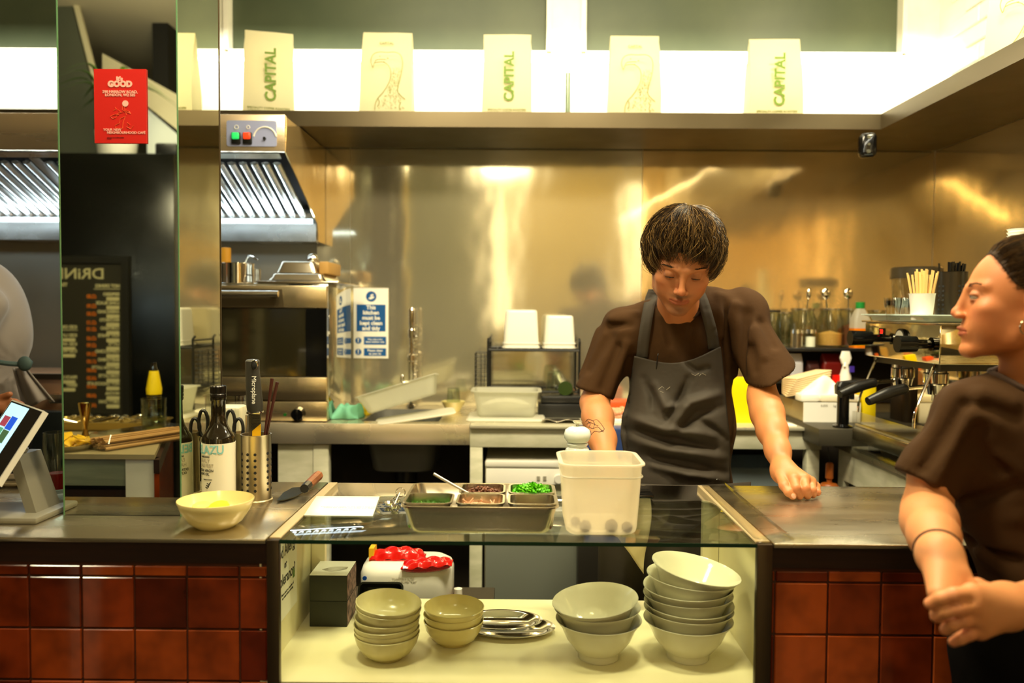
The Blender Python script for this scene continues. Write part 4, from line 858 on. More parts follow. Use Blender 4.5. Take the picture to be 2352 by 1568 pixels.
for x_ in (OVL + .06, OVX - .06): MB().cyl((x_, 3.1, ZB), (x_, 3.1, ZB + .005), .02).build('foot', BLACK, ov)
# things on the oven
def gn(nm, lab, px0, px1, ptop, pbot, Y, dep, z, inv=True, grp=None, cat='tray', m_=SATIN):
    a = at(px0, pbot, Y); b = at(px1, pbot, Y); h = at(px0, ptop, Y).z - z; w = b.x - a.x
    t = thing(nm, lab, cat, ((a.x + b.x) / 2, Y + dep / 2, z), grp)
    mb = MB(); pan(mb, w, dep, h, .012, .02, .006, M=(T(0, 0, h) @ RX(180)) if inv else None); mb.build('pan_body', m_, t, local=True, ang=40); return t
t = thing('baking_sheet', 'flat steel baking sheet lying on the oven under the upturned food trays', 'tray', (-.93, 3.2, oz)); MB().box(at(585, 650, 3.0).x, at(770, 650, 3.0).x + .01, 3.01, 3.44, oz + .001, oz + .008, bev=.003).build('sheet', SATIN, t)
z1 = oz + .0085; gn('food_tray', 'larger upturned steel food tray on the oven, the lower of two', 613, 748, 627, 646, 3.03, .3, z1, grp='upturned steel trays')
z2 = at(613, 627, 3.03).z + .001; gn('food_tray', 'smaller upturned steel food tray stacked on the larger one on the oven', 633, 728, 599, 626, 3.06, .26, z2, grp='upturned steel trays')
a = at(728, 624, 3.1); b = at(757, 601, 3.1); MB().box(a.x + .012, b.x, 3.08, 3.3, z2, b.z, bev=.006).build('brown_block', mat('cork', (176, 136, 70), .7), label='brown block beside the smaller upturned steel tray', cat='block')
q = at(694, 590, 3.2); t = thing('ladle', 'polished round ladle end standing behind the upturned trays', 'ladle', (q.x, 3.36, oz)); MB().ell((q.x, 3.36, q.z), (.024, .02, .026)).build('ladle_bowl', CHROME, t)
MB().tube([(q.x + .02, 3.37, q.z), (q.x + .02, 3.37, oz)], .005).build('handle', CHROME, t)
pt = thing('saucepan', 'shiny steel pan on the left of the oven top beside the pillar edge', 'pan', (at(535, 640, 3.1).x, 3.15, oz))
r = .065; h = at(535, 604, 3.1).z - oz
MB().lathe([(0, 0), (r, 0), (r, h), (r + .004, h + .002), (r - .002, h), (r - .002, .004), (0, .004)], n=40).build('pan_body', CHROME, pt, local=True)
MB().tube(spline([(.03, 0, h), (.05, -.01, h + .03), (.09, -.03, h + .015)], 6), .004).build('handle', CHROME, pt, local=True)
c = at(572, 640, 3.18); MB().lathe([(0, 0), (.04, 0), (.04, .06), (.042, .062), (.037, .06), (.037, .004), (0, .004)], (c.x, 3.2, oz), n=32).build('steel_beaker', SATIN, label='plain steel beaker on the oven right of the shiny pan', cat='beaker')
c = at(518, 600, 3.3); MB().lathe([(0, 0), (.022, 0), (.022, c.z - oz + .055), (.0, c.z - oz + .058)], (c.x, 3.3, oz), n=24).build('mustard_tub', mat('mustard', (196, 132, 20), .4), label='tall mustard coloured tub behind the pan on the oven', cat='tub')
# cooker line left of the pillar
ck = thing('griddle_cabinet', 'pale copper toned steel appliance with a bracket handle at the left edge behind the pillar', 'appliance', (-2.1, 3.2, ZB))
MB().box(-2.9, at(170, 900, 3.0).x, 3.0, 3.4, ZB + .001, at(120, 862, 3.0).z, bev=.004).build('body', mat('copper_steel', (226, 178, 138), .3, .8), ck)
MB().box(-2.9, at(170, 900, 3.0).x, 2.985, 3.005, at(120, 870, 3.0).z, at(120, 858, 3.0).z).build('top_trim', DARKST, ck)
a, b = at(117, 925, 2.97), at(150, 905, 2.97); MB().box(a.x, b.x + .05, 2.955, 2.965, a.z, b.z, bev=.003).box(a.x, a.x + .015, 2.965, 3.0, a.z, b.z).build('handle', SATIN, ck)
MB().box(-2.9, at(200, 1000, 2.9).x, 2.90, 2.955, .5, at(100, 945, 2.9).z, bev=.004).build('low_oven', mat('low_oven', (60, 66, 64), .3, .8), label='dark steel appliance front below the sink counter at far left', cat='appliance')
# hygiene sign
Ys = YB - .012; a = at(812, 661, Ys); b = at(892, 823, Ys); sw_, sh2 = b.x - a.x, a.z - b.z; scx = (a.x + b.x) / 2
sn = thing('kitchen_sign', 'white and blue kitchen hygiene sign on the steel back wall beside the oven', 'sign', (scx, Ys, b.z))
MB().box(a.x, b.x, Ys - .002, Ys + .0015, b.z, a.z, bev=.0006).build('plate', PAPER, sn)
S = lambda u, v: T(a.x + sw_ * u, Ys - .0024, a.z - sh2 * v)
mb = MB().box(a.x + sw_ * .09, a.x + sw_ * .92, Ys - .0026, Ys - .002, a.z - sh2 * .615, a.z - sh2 * .235)
mb.build('blue_panel', SIGNB, sn)
for v0, v1 in ((.69, .805), (.855, .965)): MB().box(a.x + sw_ * .30, a.x + sw_ * .94, Ys - .0026, Ys - .002, a.z - sh2 * v1, a.z - sh2 * v0).build('blue_panel', SIGNB, sn)
for u, v, r in ((.51, .12, .15), (.14, .748, .09), (.14, .91, .09)):
    q = S(u, v) @ Vector((0, .0004, 0)); MB().cyl(q, q - Vector((0, .0006, 0)), sw_ * r, n=32).build('blue_disc', SIGNB, sn)
text('This\nkitchen\nmust be\nkept clean\nand tidy', sh2 * .078, PAPER, S(.505, .425) @ T(0, -.0003, 0) @ FACE, sn, bold=.0008, sp=.95)
text('This sink is for\nhand washing only', sh2 * .036, PAPER, S(.62, .747) @ T(0, -.0003, 0) @ FACE, sn, bold=.0002)
text('Please clean\nas you go', sh2 * .045, PAPER, S(.62, .91) @ T(0, -.0003, 0) @ FACE, sn, bold=.0003)
for v in (.748, .91): text('!', sh2 * .085, PAPER, S(.14, v) @ T(0, -.0008, 0) @ FACE, sn, bold=.0008)
mb = MB(); q = S(.51, .12) @ Vector((0, -.0007, 0))
mb.ell(q + Vector((.001, 0, -.006)), (.013, .0006, .006), rot=(0, R(-20), 0)).ell(q + Vector((.003, 0, .006)), (.008, .0006, .004), rot=(0, R(-20), 0)); mb.build('hands_pictogram', PAPER, sn)
# tap
tx = at(943, 900, 3.42).x
tp = thing('spray_tap', 'tall chrome spring spray tap standing behind the sink', 'tap', (tx, 3.44, ZB))
zt3 = lambda py: at(943, py, 3.44).z
MB().lathe([(0, ZB), (.022, ZB), (.022, ZB + .01), (.013, ZB + .02), (.013, zt3(830)), (.016, zt3(828)), (.016, zt3(815)), (.008, zt3(812)), (.008, zt3(775)), (0, zt3(775))], (tx, 3.44, 0), n=24).build('column', CHROME, tp)
MB().lathe([(0, zt3(776)), (.015, zt3(775)), (.017, zt3(758)), (.012, zt3(754)), (.015, zt3(735)), (.015, zt3(712)), (.008, zt3(706)), (0, zt3(706))], (tx + .004, 3.43, 0), n=24).build('spray_head', CHROME, tp)
mb = MB(); pts = []
for i in range(150):
    a_ = i * .8; pts.append((tx + .016 + .008 * math.cos(a_), 3.45 + .008 * math.sin(a_), zt3(880) + (zt3(740) - zt3(880)) * i / 150))
mb.tube(pts, .0018, 5).build('spring_hose', CHROME, tp)
MB().cyl((tx, 3.44, zt3(878)), (tx - .035, 3.42, zt3(878)), .008).ell((tx - .036, 3.42, zt3(870)), (.008, .008, .022)).build('lever', CHROME, tp)
# cloths
def cloth(nm, lab, px0, px1, py0, py1, Y, m_, seed=0, z=ZB, d=.1, cat='cloth'):
    a = at(px0, py1, Y); b = at(px1, py0, Y); rnd = random.Random(seed); ph = [rnd.random() * 6 for _ in range(8)]
    def f(u, v):
        x = a.x + (b.x - a.x) * u; y = Y + d * (v - .5)
        e = (math.sin(PI * min(max(u, .0), 1)) ** .5) * (math.sin(PI * v) ** .5)
        hgt = (b.z - z) * e * (.7 + .3 * math.sin(u * 7 + ph[0]) * math.cos(v * 6 + ph[1])) + .006 * math.sin(u * 17 + ph[2] + v * 5) * e
        return (x + .008 * math.sin(v * 9 + ph[3]), y + .008 * math.sin(u * 11 + ph[4]), z + .002 + max(hgt, 0))
    return MB().grid(f, 26, 18).build(nm, m_, solid=.002, label=lab, cat=cat)
cloth('teal_cloth', 'teal dishcloth crumpled on the sink counter beside the oven', 768, 832, 912, 962, 3.12, mat('teal_cloth', (110, 180, 150), .85), 3)
cloth('yellow_cloth', 'small yellow cloth behind the teal dishcloth', 818, 846, 922, 955, 3.2, mat('yellow_cloth', (226, 196, 30), .85), 5, d=.06)
c = at(900, 930, 3.47)
t = thing('plastic_tub', 'long translucent plastic tub tilted against the sink, open side down', 'tub', (at(935, 930, 3.1).x, 3.12, ZB), None, (0, R(-17), R(3)))
mb = MB(); pan(mb, .31, .2, .075, .02, .03, .008, t=.003); mb.build('tub_body', MILK2, t, local=True, ang=40, M=T(.0, 0, .06) @ RX(-6))
t['label'] = 'long translucent plastic tub tilted up on the edge of the sink'
c = at(955, 968, 3.06); t = thing('flat_cover', 'flat translucent cover under the tilted tub beside the sink', 'cover', (c.x, 3.06, ZB + .004), None, (0, R(-8), R(8)))
MB().loft([rrect(.3, .17, .03, .008), rrect(.31, .18, .03, .012), rrect(.3, .17, .03, .016)]).build('lid_body', MILK, t, local=True)
c = at(1040, 938, 3.3); t = thing('yellow_bowl', 'pale yellow bowl with an upturned glass in it, right of the tilted tub', 'bowl', (c.x, 3.33, ZB)); r = .052
MB().lathe([(0, 0), (r * .5, 0), (r, .045), (r * .95, .045), (r * .5, .006), (0, .006)], n=36).build('bowl_body', YELB, t, local=True)
MB().lathe([(.03, .03), (.024, .1), (0, .102)], n=28).build('drinking_glass', GLASSB, label='upturned clear glass standing in the pale yellow bowl', cat='glass', M=T(c.x, 3.33, ZB), solid=.001)
# open tub on lid
c = at(1162, 965, 3.04)
t = thing('prep_tub', 'open clear plastic tub with white paper inside, on a lid on the steel counter edge', 'tub', (c.x, 3.14, ZB + .013)); w_ = px2m(152, 3.04)
mb = MB(); pan(mb, w_, .17, at(1162, 899, 3.05).z - ZB - .013, .014, .025, .012, t=.003); mb.build('tub_body', MILK2, t, local=True, ang=40)
MB().ell((0, 0, .035), (w_ * .38, .06, .032), rot=(0, 0, 0)).build('paper_towel', PAPER, label='crumpled white paper towel inside the open clear tub', cat='paper', M=T(c.x, 3.14, ZB + .014))
MB().loft([rrect(w_ + .04, .22, .02, 0), rrect(w_ + .052, .232, .02, .006), rrect(w_ + .04, .22, .02, .012)], M=T(c.x, 3.13, ZB + .0005)).build('tub_lid', MILK, label='white plastic lid under the open clear tub', cat='lid')
# dish rack
rk = thing('dish_rack', 'black wire dish rack against the steel wall holding two upturned white tubs', 'rack', (at(1225, 900, 3.35).x, 3.38, ZB))
x0, x1 = at(1121, 900, 3.28).x, at(1330, 900, 3.28).x; zr = at(1225, 804, 3.28).z; mb = MB()
for x_ in (x0, x1):
    for y_ in (3.28, 3.5): MB().tube([(x_, y_, ZB), (x_, y_, zr + .035), (x_, y_ + .02, zr + .045)], .0055).build('leg', BLACK, rk)
    mb.tube([(x_, 3.28, zr + .03), (x_, 3.5, zr + .03)], .004)
mb.tube([(x0, 3.28, zr), (x1, 3.28, zr), (x1, 3.5, zr), (x0, 3.5, zr)], .006, closed=True)
for i in range(12): xx = x0 + (x1 - x0) * i / 11; mb.tube([(xx, 3.28, zr), (xx, 3.5, zr)], .002, 5)
mb.build('top_shelf', BLACK, rk)
mb = MB()
mb.tube([(x0, 3.3, ZB + .09), (x1, 3.3, ZB + .09), (x1, 3.5, ZB + .09), (x0, 3.5, ZB + .09)], .005, closed=True)
for i in range(14): xx = x0 + (x1 - x0) * i / 13; mb.tube([(xx, 3.3, ZB + .09), (xx, 3.4, ZB + .07), (xx, 3.5, ZB + .09)], .002, 5)
mb.build('lower_basket', BLACK, rk)
xa, xb = at(1091, 850, 3.3).x, x0; mb = MB(); za, zb2 = at(1100, 890, 3.3).z, at(1100, 811, 3.3).z
for i in range(9): z_ = za + (zb2 - za) * i / 8; mb.tube([(xa, 3.3, z_), (xb, 3.3, z_), (xb, 3.42, z_), (xa, 3.42, z_)], .0015, 4, closed=True)
for x_, y_ in ((xa, 3.3), (xa + .025, 3.3), (xb - .015, 3.3), (xa, 3.36), (xa, 3.42), (xb - .01, 3.42)): mb.tube([(x_, y_, za), (x_, y_, zb2)], .0018, 4)
mb.build('cutlery_basket', BLACK, rk)
def tub2(px0, px1, ptop, lab):
    a = at(px0, 803, 3.3); b = at(px1, 803, 3.3); h = at(px0, ptop, 3.3).z - zr - .007; w = b.x - a.x
    t = thing('white_tub', lab, 'tub', ((a.x + b.x) / 2, 3.39, zr + .0065), 'upturned white tubs on the dish rack')
    mb = MB(); pan(mb, w - .01, .15, h, .008, .02, .005, M=T(0, 0, h) @ RX(180)); mb.build('tub_body', mat('tub_white', (236, 234, 220), .35), t, local=True, ang=40)
    MB().loft([rrect(w - .004, .158, .022, .018), rrect(w - .002, .16, .022, .02), rrect(w - .004, .158, .022, .022)], cap=False).build('rim_rib', WPLAS, t, local=True)
tub2(1153, 1241, 711, 'taller upturned white tub on the left of the dish rack'); tub2(1247, 1325, 724, 'shorter upturned white tub on the right of the dish rack')
c = at(1273, 905, 3.36); MB().lathe([(.036, 0), (.027, .075), (.02, .08), (0, .08)], n=32).build('glass_jug', GLASSB, label='upturned glass jug in the dish rack under the shorter white tub', cat='jug', M=T(c.x, 3.36, ZB + .092), solid=.002)
a, b = at(1236, 945, 3.2), at(1335, 908, 3.2); MB().box(a.x, b.x, 3.16, 3.26, ZB, at(1236, 925, 3.2).z, bev=.004).box(a.x + .01, b.x, 3.17, 3.26, at(1236, 924, 3.2).z, b.z, bev=.006).build('black_tray', BLACK, label='stack of black plastic trays in front of the dish rack', cat='tray')
c = at(1311, 935, 3.3); MB().tube([(c.x, 3.36, ZB + .02), (c.x - .03, 3.2, ZB + .075)], [.034, .03], 16).build('green_bottle', mat('green_glass', (36, 52, 14), .1), label='dark green bottle lying by the black trays beside the chef', cat='bottle', M=T(0, 0, .04))
a, b = at(1245, 948, 3.0), at(1336, 944, 3.0); MB().grid(lambda u, v: (a.x + (b.x - a.x) * u, 3.0 + .12 * v, ZB + .004 + .012 * (1 - v) * (.6 + .4 * math.sin(u * 12))), 24, 6).build('foil_sheet', SATIN, solid=.001, label='wavy sheet of foil on the worktable edge below the black trays', cat='foil')
# meat tray + crate, seen between arm and apron
a, b = at(1383, 978, 3.0), at(1436, 944, 3.0)
t = thing('food_box', 'tray of pinkish food on the worktable seen between the chef arm and apron', 'tray', ((a.x + b.x) / 2, 3.08, ZB)); MB().box(a.x - .02, b.x + .03, 3.0, 3.16, ZB, ZB + .018, bev=.004).build('tray_body', WPLAS, t)
mb = MB(); rnd = random.Random(3)
for i in range(26): mb.ell((a.x + rnd.random() * .13 - .02, 3.02 + rnd.random() * .11, ZB + .026 + rnd.random() * .02), (.016, .012, .009), rot=(0, 0, rnd.random() * 3), u=10, v=7)
mb.build('pink_food', mat('pink_food', (230, 160, 120), .35), label='pinkish food pieces heaped in the tray beside the chef', cat='food', kind='stuff')
a, b = at(1380, 942, 3.2), at(1440, 905, 3.2); MB().box(a.x, b.x + .06, 3.22, 3.32, ZB, b.z - .03, bev=.008).build('orange_tub', mat('orange_tub', (220, 80, 24), .4), label='orange tub at the back of the worktable behind the chef', cat='tub')
a, b = at(1392, 1030, 2.9), at(1440, 978, 2.9); MB().box(a.x - .1, b.x + .12, 2.86, 2.95, .62, a.z + .08, bev=.006).build('blue_crate', mat('blue_crate', (40, 60, 110), .4), label='blue crate in front of the worktable behind the chef', cat='crate')
MB().box(a.x - .1, b.x + .12, 2.87, 2.95, 0, .619, bev=.004).build('bin', mat('bin_dark', (40, 36, 30), .5), label='dark bin carrying the blue crate behind the chef', cat='bin')

# ================= back kitchen, right =================
a, b = at(1700, 985, 3.05), at(1737, 868, 3.05)
MB().loft([rrect(.12, .05, .012, 0), rrect(.15, .07, .015, b.z - ZB - .05), rrect(.14, .06, .015, b.z - ZB)], M=T(b.x - .06, 3.08, ZB)).build('yellow_tub', mat('yellow_tub', (252, 222, 0), .35), label='bright yellow tub on the worktable between the chef body and arm', cat='tub')
MB().box(at(1820, 978, 3.0).x - .03, at(1820, 978, 3.0).x + .01, 2.98, 3.05, ZB, ZB + .003).build('receipt', PAPER, label='small white paper slip on the worktable left of the steel box', cat='paper')
x0 = at(1845, 980, 2.98).x; x1 = at(1975, 980, 2.98).x; zt4 = at(1845, 925, 2.98).z
bx = thing('scale_box', 'wide steel and white box carrying napkins on the right end of the worktable', 'box', ((x0 + x1) / 2, 3.1, ZB))
MB().box(x0 + .001, x1, 2.985, 3.27, ZB + .001, zt4, bev=.003).build('body', mat('box_steel', (170, 160, 128), .3, .8), bx)
MB().box(x0, x1, 2.978, 2.984, ZB + .001, zt4 + .002).build('front_panel', WPLAS, bx)
text('0.000      kg      TARE', .012, mat('f3', (150, 146, 130), .6), T((x0 + x1) / 2 + .01, 2.9775, zt4 - .01) @ FACE, bx)
for i, (p0, p1, q0, q1, nm, lab, m_, tl) in enumerate(((1838, 1880, 905, 922, 'folded_cloth', 'white folded cloth at the front left on the steel box', WPLAS, 0), (1882, 1975, 907, 922, 'napkin_pack', 'flat white napkin pack at the front right on the steel box', mat('np', (226, 216, 190), .6), 0))):
    a, b = at(p0, q1, 3.0), at(p1, q0, 3.0); MB().box(a.x, b.x, 2.99, 3.06, zt4 + .003, b.z, bev=.006).build(nm, m_, label=lab, cat='napkins')
t = thing('napkin_stack', 'stack of tan paper napkins leaning on the steel box', 'napkins', (at(1850, 890, 3.1).x, 3.1, zt4))
mb = MB(); a, b = at(1806, 912, 3.1), at(1915, 850, 3.1)
for i in range(9): mb.box(-.075 + i * .003, .075 + i * .004, -.05, .05, i * .0075, i * .0075 + .006, bev=.002, M=RY(-12) @ RZ(i * 3 - 10))
mb.build('napkins', mat('napkin', (232, 206, 160), .8), t, local=True, M=T(.0, .02, .028))
cloth('white_cloth', 'white cloth draped over the tan napkins on the steel box', 1838, 1945, 862, 925, 3.04, mat('cloth_w', (250, 240, 222), .85), 8, z=zt4 + .004, d=.08)
cloth('orange_cloth', 'orange brown cloth at the right end of the steel box', 1905, 1965, 888, 925, 3.13, mat('cloth_o', (206, 120, 30), .85), 9, z=zt4 + .004, d=.07)
# two tier black shelf with jars
zj = at(1900, 798, 3.33).z; sx0, sx1 = at(1755, 798, 3.33).x, XR - .02
jr = thing('jar_shelf', 'black two tier shelf against the back wall holding glass jars', 'shelf', (1.4, 3.4, ZB))
MB().box(sx0, sx1, 3.28, 3.54, zj - .014, zj, bev=.002).build('upper_board', BLACK, jr)
zl = at(1790, 868, 3.3).z
MB().box(sx0, at(1812, 868, 3.3).x + .3, 3.29, 3.54, zl - .02, zl, bev=.002).build('lower_board', BLACK, jr)
for x_ in (sx0 + .004, sx1 - .03): MB().box(x_, x_ + .015, 3.5, 3.54, ZB + .001 if x_ < 1.1 else ZR, zj - .015).build('post', BLACK, jr)
MB().box(sx0, sx1, 3.541, 3.549, ZB + .03, zj - .016).build('back_board', mat('shelf_back', (34, 24, 16), .8), jr)
def jar(px, wpx, ptop, Y, lab, fill=None, fh=.4, lid=None, spoon=None, body=None):
    c = at(px, 798, Y); r = px2m(wpx / 2, Y); h = at(px, ptop, Y).z - zj
    t = thing('storage_jar', lab, 'jar', (c.x, Y, zj), 'jars on the upper black shelf')
    MB().lathe([(0, .001), (r * .9, .001), (r, .012), (r, h * .72), (r * .8, h * .88), (r * .8, h * .97), (r * .78, h * .97), (r * .76, h * .88), (r * .95, h * .7), (r * .95, .014), (0, .006)], n=32).build('jar_body', body or GLASSB, t, local=True, ang=50)
    MB().lathe([(r * .8, h * .95), (r * .86, h * .955), (r * .86, h), (r * .8, h), (0, h) if lid else (r * .78, h)], n=32).build('rim' if not lid else 'lid', lid or SATIN, t, local=True)
    if fill: MB().lathe([(0, .007), (r * .92, .01), (r * .93, h * fh), (0, h * (fh + .08))], n=28).build('contents', fill, t, local=True)
    if spoon:
        s_ = thing('jar_ladle', spoon[1], 'spoon', (c.x, Y, zj + .02), 'ladles standing in the jars'); dx = spoon[0]
        MB().tube([(0, 0, 0), (dx, 0, h * 1.12)], .003).build('handle', CHROME, s_, local=True)
        MB().ell((dx * 1.1, 0, h * 1.12 + .022), (.02 if spoon[2] else .011, .008, .024)).build('ladle_bowl', CHROME, s_, local=True)
AMB = mat('sugar', (216, 160, 84), .7); BRN = mat('brown_sugar', (110, 54, 22), .7)
jar(1772, 44, 712, 3.44, 'jar with a black lid at the left end of the upper black shelf', lid=BLACK)
jar(1802, 40, 716, 3.42, 'small clear jar right of the black lidded jar', None)
jar(1842, 62, 708, 3.38, 'large clear jar behind the two salt shakers', None, spoon=(.022, 'narrow ladle standing in the large clear jar behind the shakers', 0))
jar(1905, 58, 708, 3.38, 'large clear jar half filled with pale sugar', AMB, .35, spoon=(-.018, 'round bright ladle standing in the jar of pale sugar', 1))
jar(1950, 52, 708, 3.40, 'large jar of brown sugar beside the green capped bottle', BRN, .52, spoon=(-.008, 'round ladle standing in the jar of brown sugar', 1))
jar(2012, 46, 712, 3.44, 'clear jar behind the coffee machine tray', None, .4)
for i, (px, lab) in enumerate(((1829, 'left one of two small steel shakers before the clear jar'), (1861, 'right one of two small shakers, pale salt inside'))):
    c = at(px, 797, 3.31); t = thing('shaker', lab, 'shaker', (c.x, 3.31, zj), 'small shakers on the upper black shelf')
    MB().lathe([(0, 0), (.024, 0), (.024, .06), (0, .06)], n=28).build('shaker_body', SATIN if i == 0 else GLASSB, t, local=True); MB().lathe([(0, .06), (.025, .06), (.023, .075), (0, .078)], n=28).build('lid', CHROME, t, local=True)
    if i: MB().lathe([(0, .004), (.019, .004), (.019, .045), (0, .047)], n=20).build('salt', PAPER, t, local=True)
c = at(1976, 797, 3.3); t = thing('juice_bottle', 'plastic bottle of orange syrup with a green cap on the black shelf', 'bottle', (c.x, 3.31, zj)); h = at(1976, 708, 3.3).z - zj; r = px2m(18.5, 3.3)
MB().loft([rrect(2 * r, 2 * r, .012, 0), rrect(2 * r, 2 * r, .012, h * .72), rrect(r * 1.3, r * 1.3, .012, h * .92), rrect(r * .9, r * .9, .01, h)]).build('bottle_body', MILK2, t, local=True)
MB().loft([rrect(2.02 * r, 2.02 * r, .0125, .001), rrect(2.02 * r, 2.02 * r, .0125, h * .5)]).build('orange_syrup', mat('syrup', (224, 120, 10), .2), t, local=True)
MB().lathe([(0, h), (.018, h), (.018, h + .026), (0, h + .026)], n=24).build('cap', mat('green_cap', (20, 130, 50), .35), t, local=True)
# small things on the lower board
zz3 = zl
for nm, px0, px1, py, cc, lab, cat in (('milk_carton', 1812, 1842, 812, (215, 215, 225), 'white and blue packet on the lower black shelf', 'packet'), ('dark_packet', 1850, 1880, 828, (70, 34, 30), 'dark wrapped packet on the lower black shelf', 'packet'), ('red_bag', 1884, 1930, 812, (120, 20, 14), 'dark red bag at the back of the lower black shelf', 'bag'), ('orange_packet', 1782, 1804, 840, (214, 96, 30), 'orange packet at the left end of the lower black shelf', 'packet')):
    a = at(px0, 868, 3.36); b = at(px1, py, 3.36); MB().loft([rrect(b.x - a.x, .05, .01, 0), rrect((b.x - a.x) * .96, .06, .015, (b.z - zz3) * .6), rrect((b.x - a.x) * .9, .012, .005, b.z - zz3)], M=T((a.x + b.x) / 2, 3.36, zz3)).build(nm, mat(nm, cc, .4), label=lab, cat=cat)
c = at(1926, 866, 3.22)
t = thing('red_mug', 'small glossy red mug with handle facing left beside the spray bottle', 'mug', (c.x, 3.22, zt4 + .002)); MB().lathe([(0, 0), (.02, 0), (.025, .03), (.024, .085), (.021, .085), (.02, .03), (0, .006)], n=28).build('mug_body', mat('red_mug', (226, 24, 14), .15), t, local=True)
MB().tube([(-.023 - .014 * math.sin(a_), 0, .045 + .02 * math.cos(a_)) for a_ in np.linspace(0, PI, 9)], .004).build('handle', MATS['red_mug'], t, local=True)
c = at(1950, 900, 3.16); t = thing('spray_bottle', 'white trigger spray bottle on the steel box', 'bottle', (c.x, 3.2, zt4 + .001)); h = at(1950, 808, 3.16).z - zt4
MB().lathe([(0, 0), (.022, 0), (.023, h * .45), (.012, h * .66), (.012, h * .72), (0, h * .72)], n=28).build('bottle_body', WPLAS, t, local=True)
MB().loft([rrect(.03, .022, .008, h * .72), rrect(.046, .024, .01, h * .85), rrect(.03, .022, .01, h)]).tube([(.0, 0, h * .8), (-.012, -.02, h * .66)], .005).build('trigger_head', WPLAS, t, local=True)
MB().box(.008, .026, -.024, -.018, h * .55, h * .68).build('violet_trigger', mat('violet', (60, 40, 150), .4), t, local=True)
# blowtorch
Y = 2.85; c = at(1935, 990, Y); zs = at(1880, 985, 2.80).z; h = at(1935, 905, Y).z - zs
t = thing('blowtorch', 'black kitchen blowtorch standing on the black slab', 'blowtorch', (c.x, Y, zs))
MB().lathe([(0, 0), (.034, 0), (.034, .006), (.021, .012), (.0205, h), (0, h)], n=32).build('gas_body', BLACKG, t, local=True)
MB().loft([rrect(.055, .04, .012, h), rrect(.058, .042, .012, h + .03), rrect(.04, .034, .012, h + .045)]).tube([(-.01, 0, h + .03), (.04, 0, h + .04), (.088, -.01, h + .048)], [.017, .013, .0095], 14).box(.022, .036, -.012, .012, h - .018, h + .01, bev=.002).build('burner_head', BLACK, t, local=True)
# yellow tub next to it
a, b = at(1978, 942, 3.0), at(2012, 878, 3.0); MB().box(a.x, b.x, 2.99, 3.06, ZR + .035, b.z, bev=.008).build('yellow_carton', mat('ycarton', (232, 206, 10), .4), label='yellow carton standing behind the coffee machine handles', cat='carton')
MB().box(a.x - .05, XR - .02, 2.975, 3.27, ZR, ZR + .034).build('chopping_board', mat('board_pale', (186, 170, 120), .5), label='thick pale board behind the coffee machine', cat='board')

# ================= coffee machine =================
MX = at(2160, 745, 2.3).x; MY0, MY1 = 2.3, MX * FPX / (1985 - 1186.); mt, mbt = at(2160, 745, 2.3).z, at(2160, 838, 2.3).z
MX1 = XR - .03
em = thing('espresso_machine', 'chrome two group espresso machine on the right counter', 'coffee machine', ((MX + MX1) / 2, 2.55, ZR))
POL = mat('polished', (226, 214, 180), .06, 1.0)
MB().box(MX, MX1, MY0, MY1, mbt, mt, bev=.004).build('upper_body', POL, em)
MB().box(MX - .01, MX1, MY0 - .008, MY1 + .008, mt, mt + .006, bev=.002).build('top_rim', SATIN, em)
MB().box(MX + .18, MX1, MY0 + .02, MY1 - .02, ZR + .09, mbt - .001).build('backsplash', POL, em)
MB().box(MX + .02, MX1, MY0 + .03, MY1 - .03, mbt - .02, mbt - .001).build('underside', BLACK, em)
MB().box(MX - .06, MX1, MY0 - .02, 2.74, ZR + .035, ZR + .085, bev=.004).build('base', mat('base_steel', (120, 112, 86), .25, .9), em)
for x_, y_ in ((MX, 2.33), (MX, 2.7), (MX1 - .05, 2.33), (MX1 - .05, 2.7)): MB().cyl((x_, y_, ZR), (x_, y_, ZR + .036), .02).build('foot', BLACK, em)
mb = MB()
for i in range(20): y_ = MY0 + .0 + i * .021; mb.box(MX - .05, MX + .16, y_, y_ + .009, ZR + .086, ZR + .09)
mb.box(MX - .055, MX - .047, MY0 - .01, 2.73, ZR + .086, ZR + .092).build('drip_grid', SATIN, em)
for i, y_ in enumerate((2.45, 2.66)):
    gh = MB().lathe([(0, 0), (.03, 0), (.033, -.03), (.036, -.034), (.036, -.062), (.03, -.066), (0, -.066)], (MX + .07, y_, mbt - .002), n=36).build('group_head', CHROME, em)
    gz = mbt - .06
    pf = MB().lathe([(0, -.03), (.026, -.028), (.031, 0), (.033, .004), (0, .004)], (MX + .07, y_, gz - .012), n=32).tube([(MX + .04, y_, gz - .016), (MX - .02, y_ - .004, gz - .022)], .007, 10).tube([(MX + .07, y_, gz - .04), (MX + .07, y_, gz - .06)], .011).build('portafilter', CHROME, em)
    hx_ = MX - .02; MB().tube(spline([(hx_, y_ - .004, gz - .022), (hx_ - .05, y_ - .01, gz - .033), (hx_ - .13, y_ - .03, gz - .06)], 5), list(np.interp(np.linspace(0, 1, 11), [0, .1, .6, 1], [.012, .016, .0185, .013])), 14).build('handle', BLACK, pf)
for (pa, pb, py, Yk) in ((1955, 2045, 776, 2.68), (2103, 2156, 790, 2.38)):
    a, b = at(pa, py, Yk), at(pb, py, Yk)
    MB().cyl((MX - .10 if pa < 2000 else MX - .085, Yk, a.z), (MX - .03, Yk, a.z), .026, .024, n=14).cyl((MX - .03, Yk, a.z), (MX, Yk, a.z), .014).build('steam_knob', BLACKG, em)
q = Vector((MX - .001, 2.52, (mt + mbt) / 2 + .01)); MB().cyl(q, q - Vector((.01, 0, 0)), .032, n=28).build('gauge_rim', BLACK, em); MB().cyl(q - Vector((.0102, 0, 0)), q - Vector((.0112, 0, 0)), .026, n=28).build('gauge_face', PAPER, em)
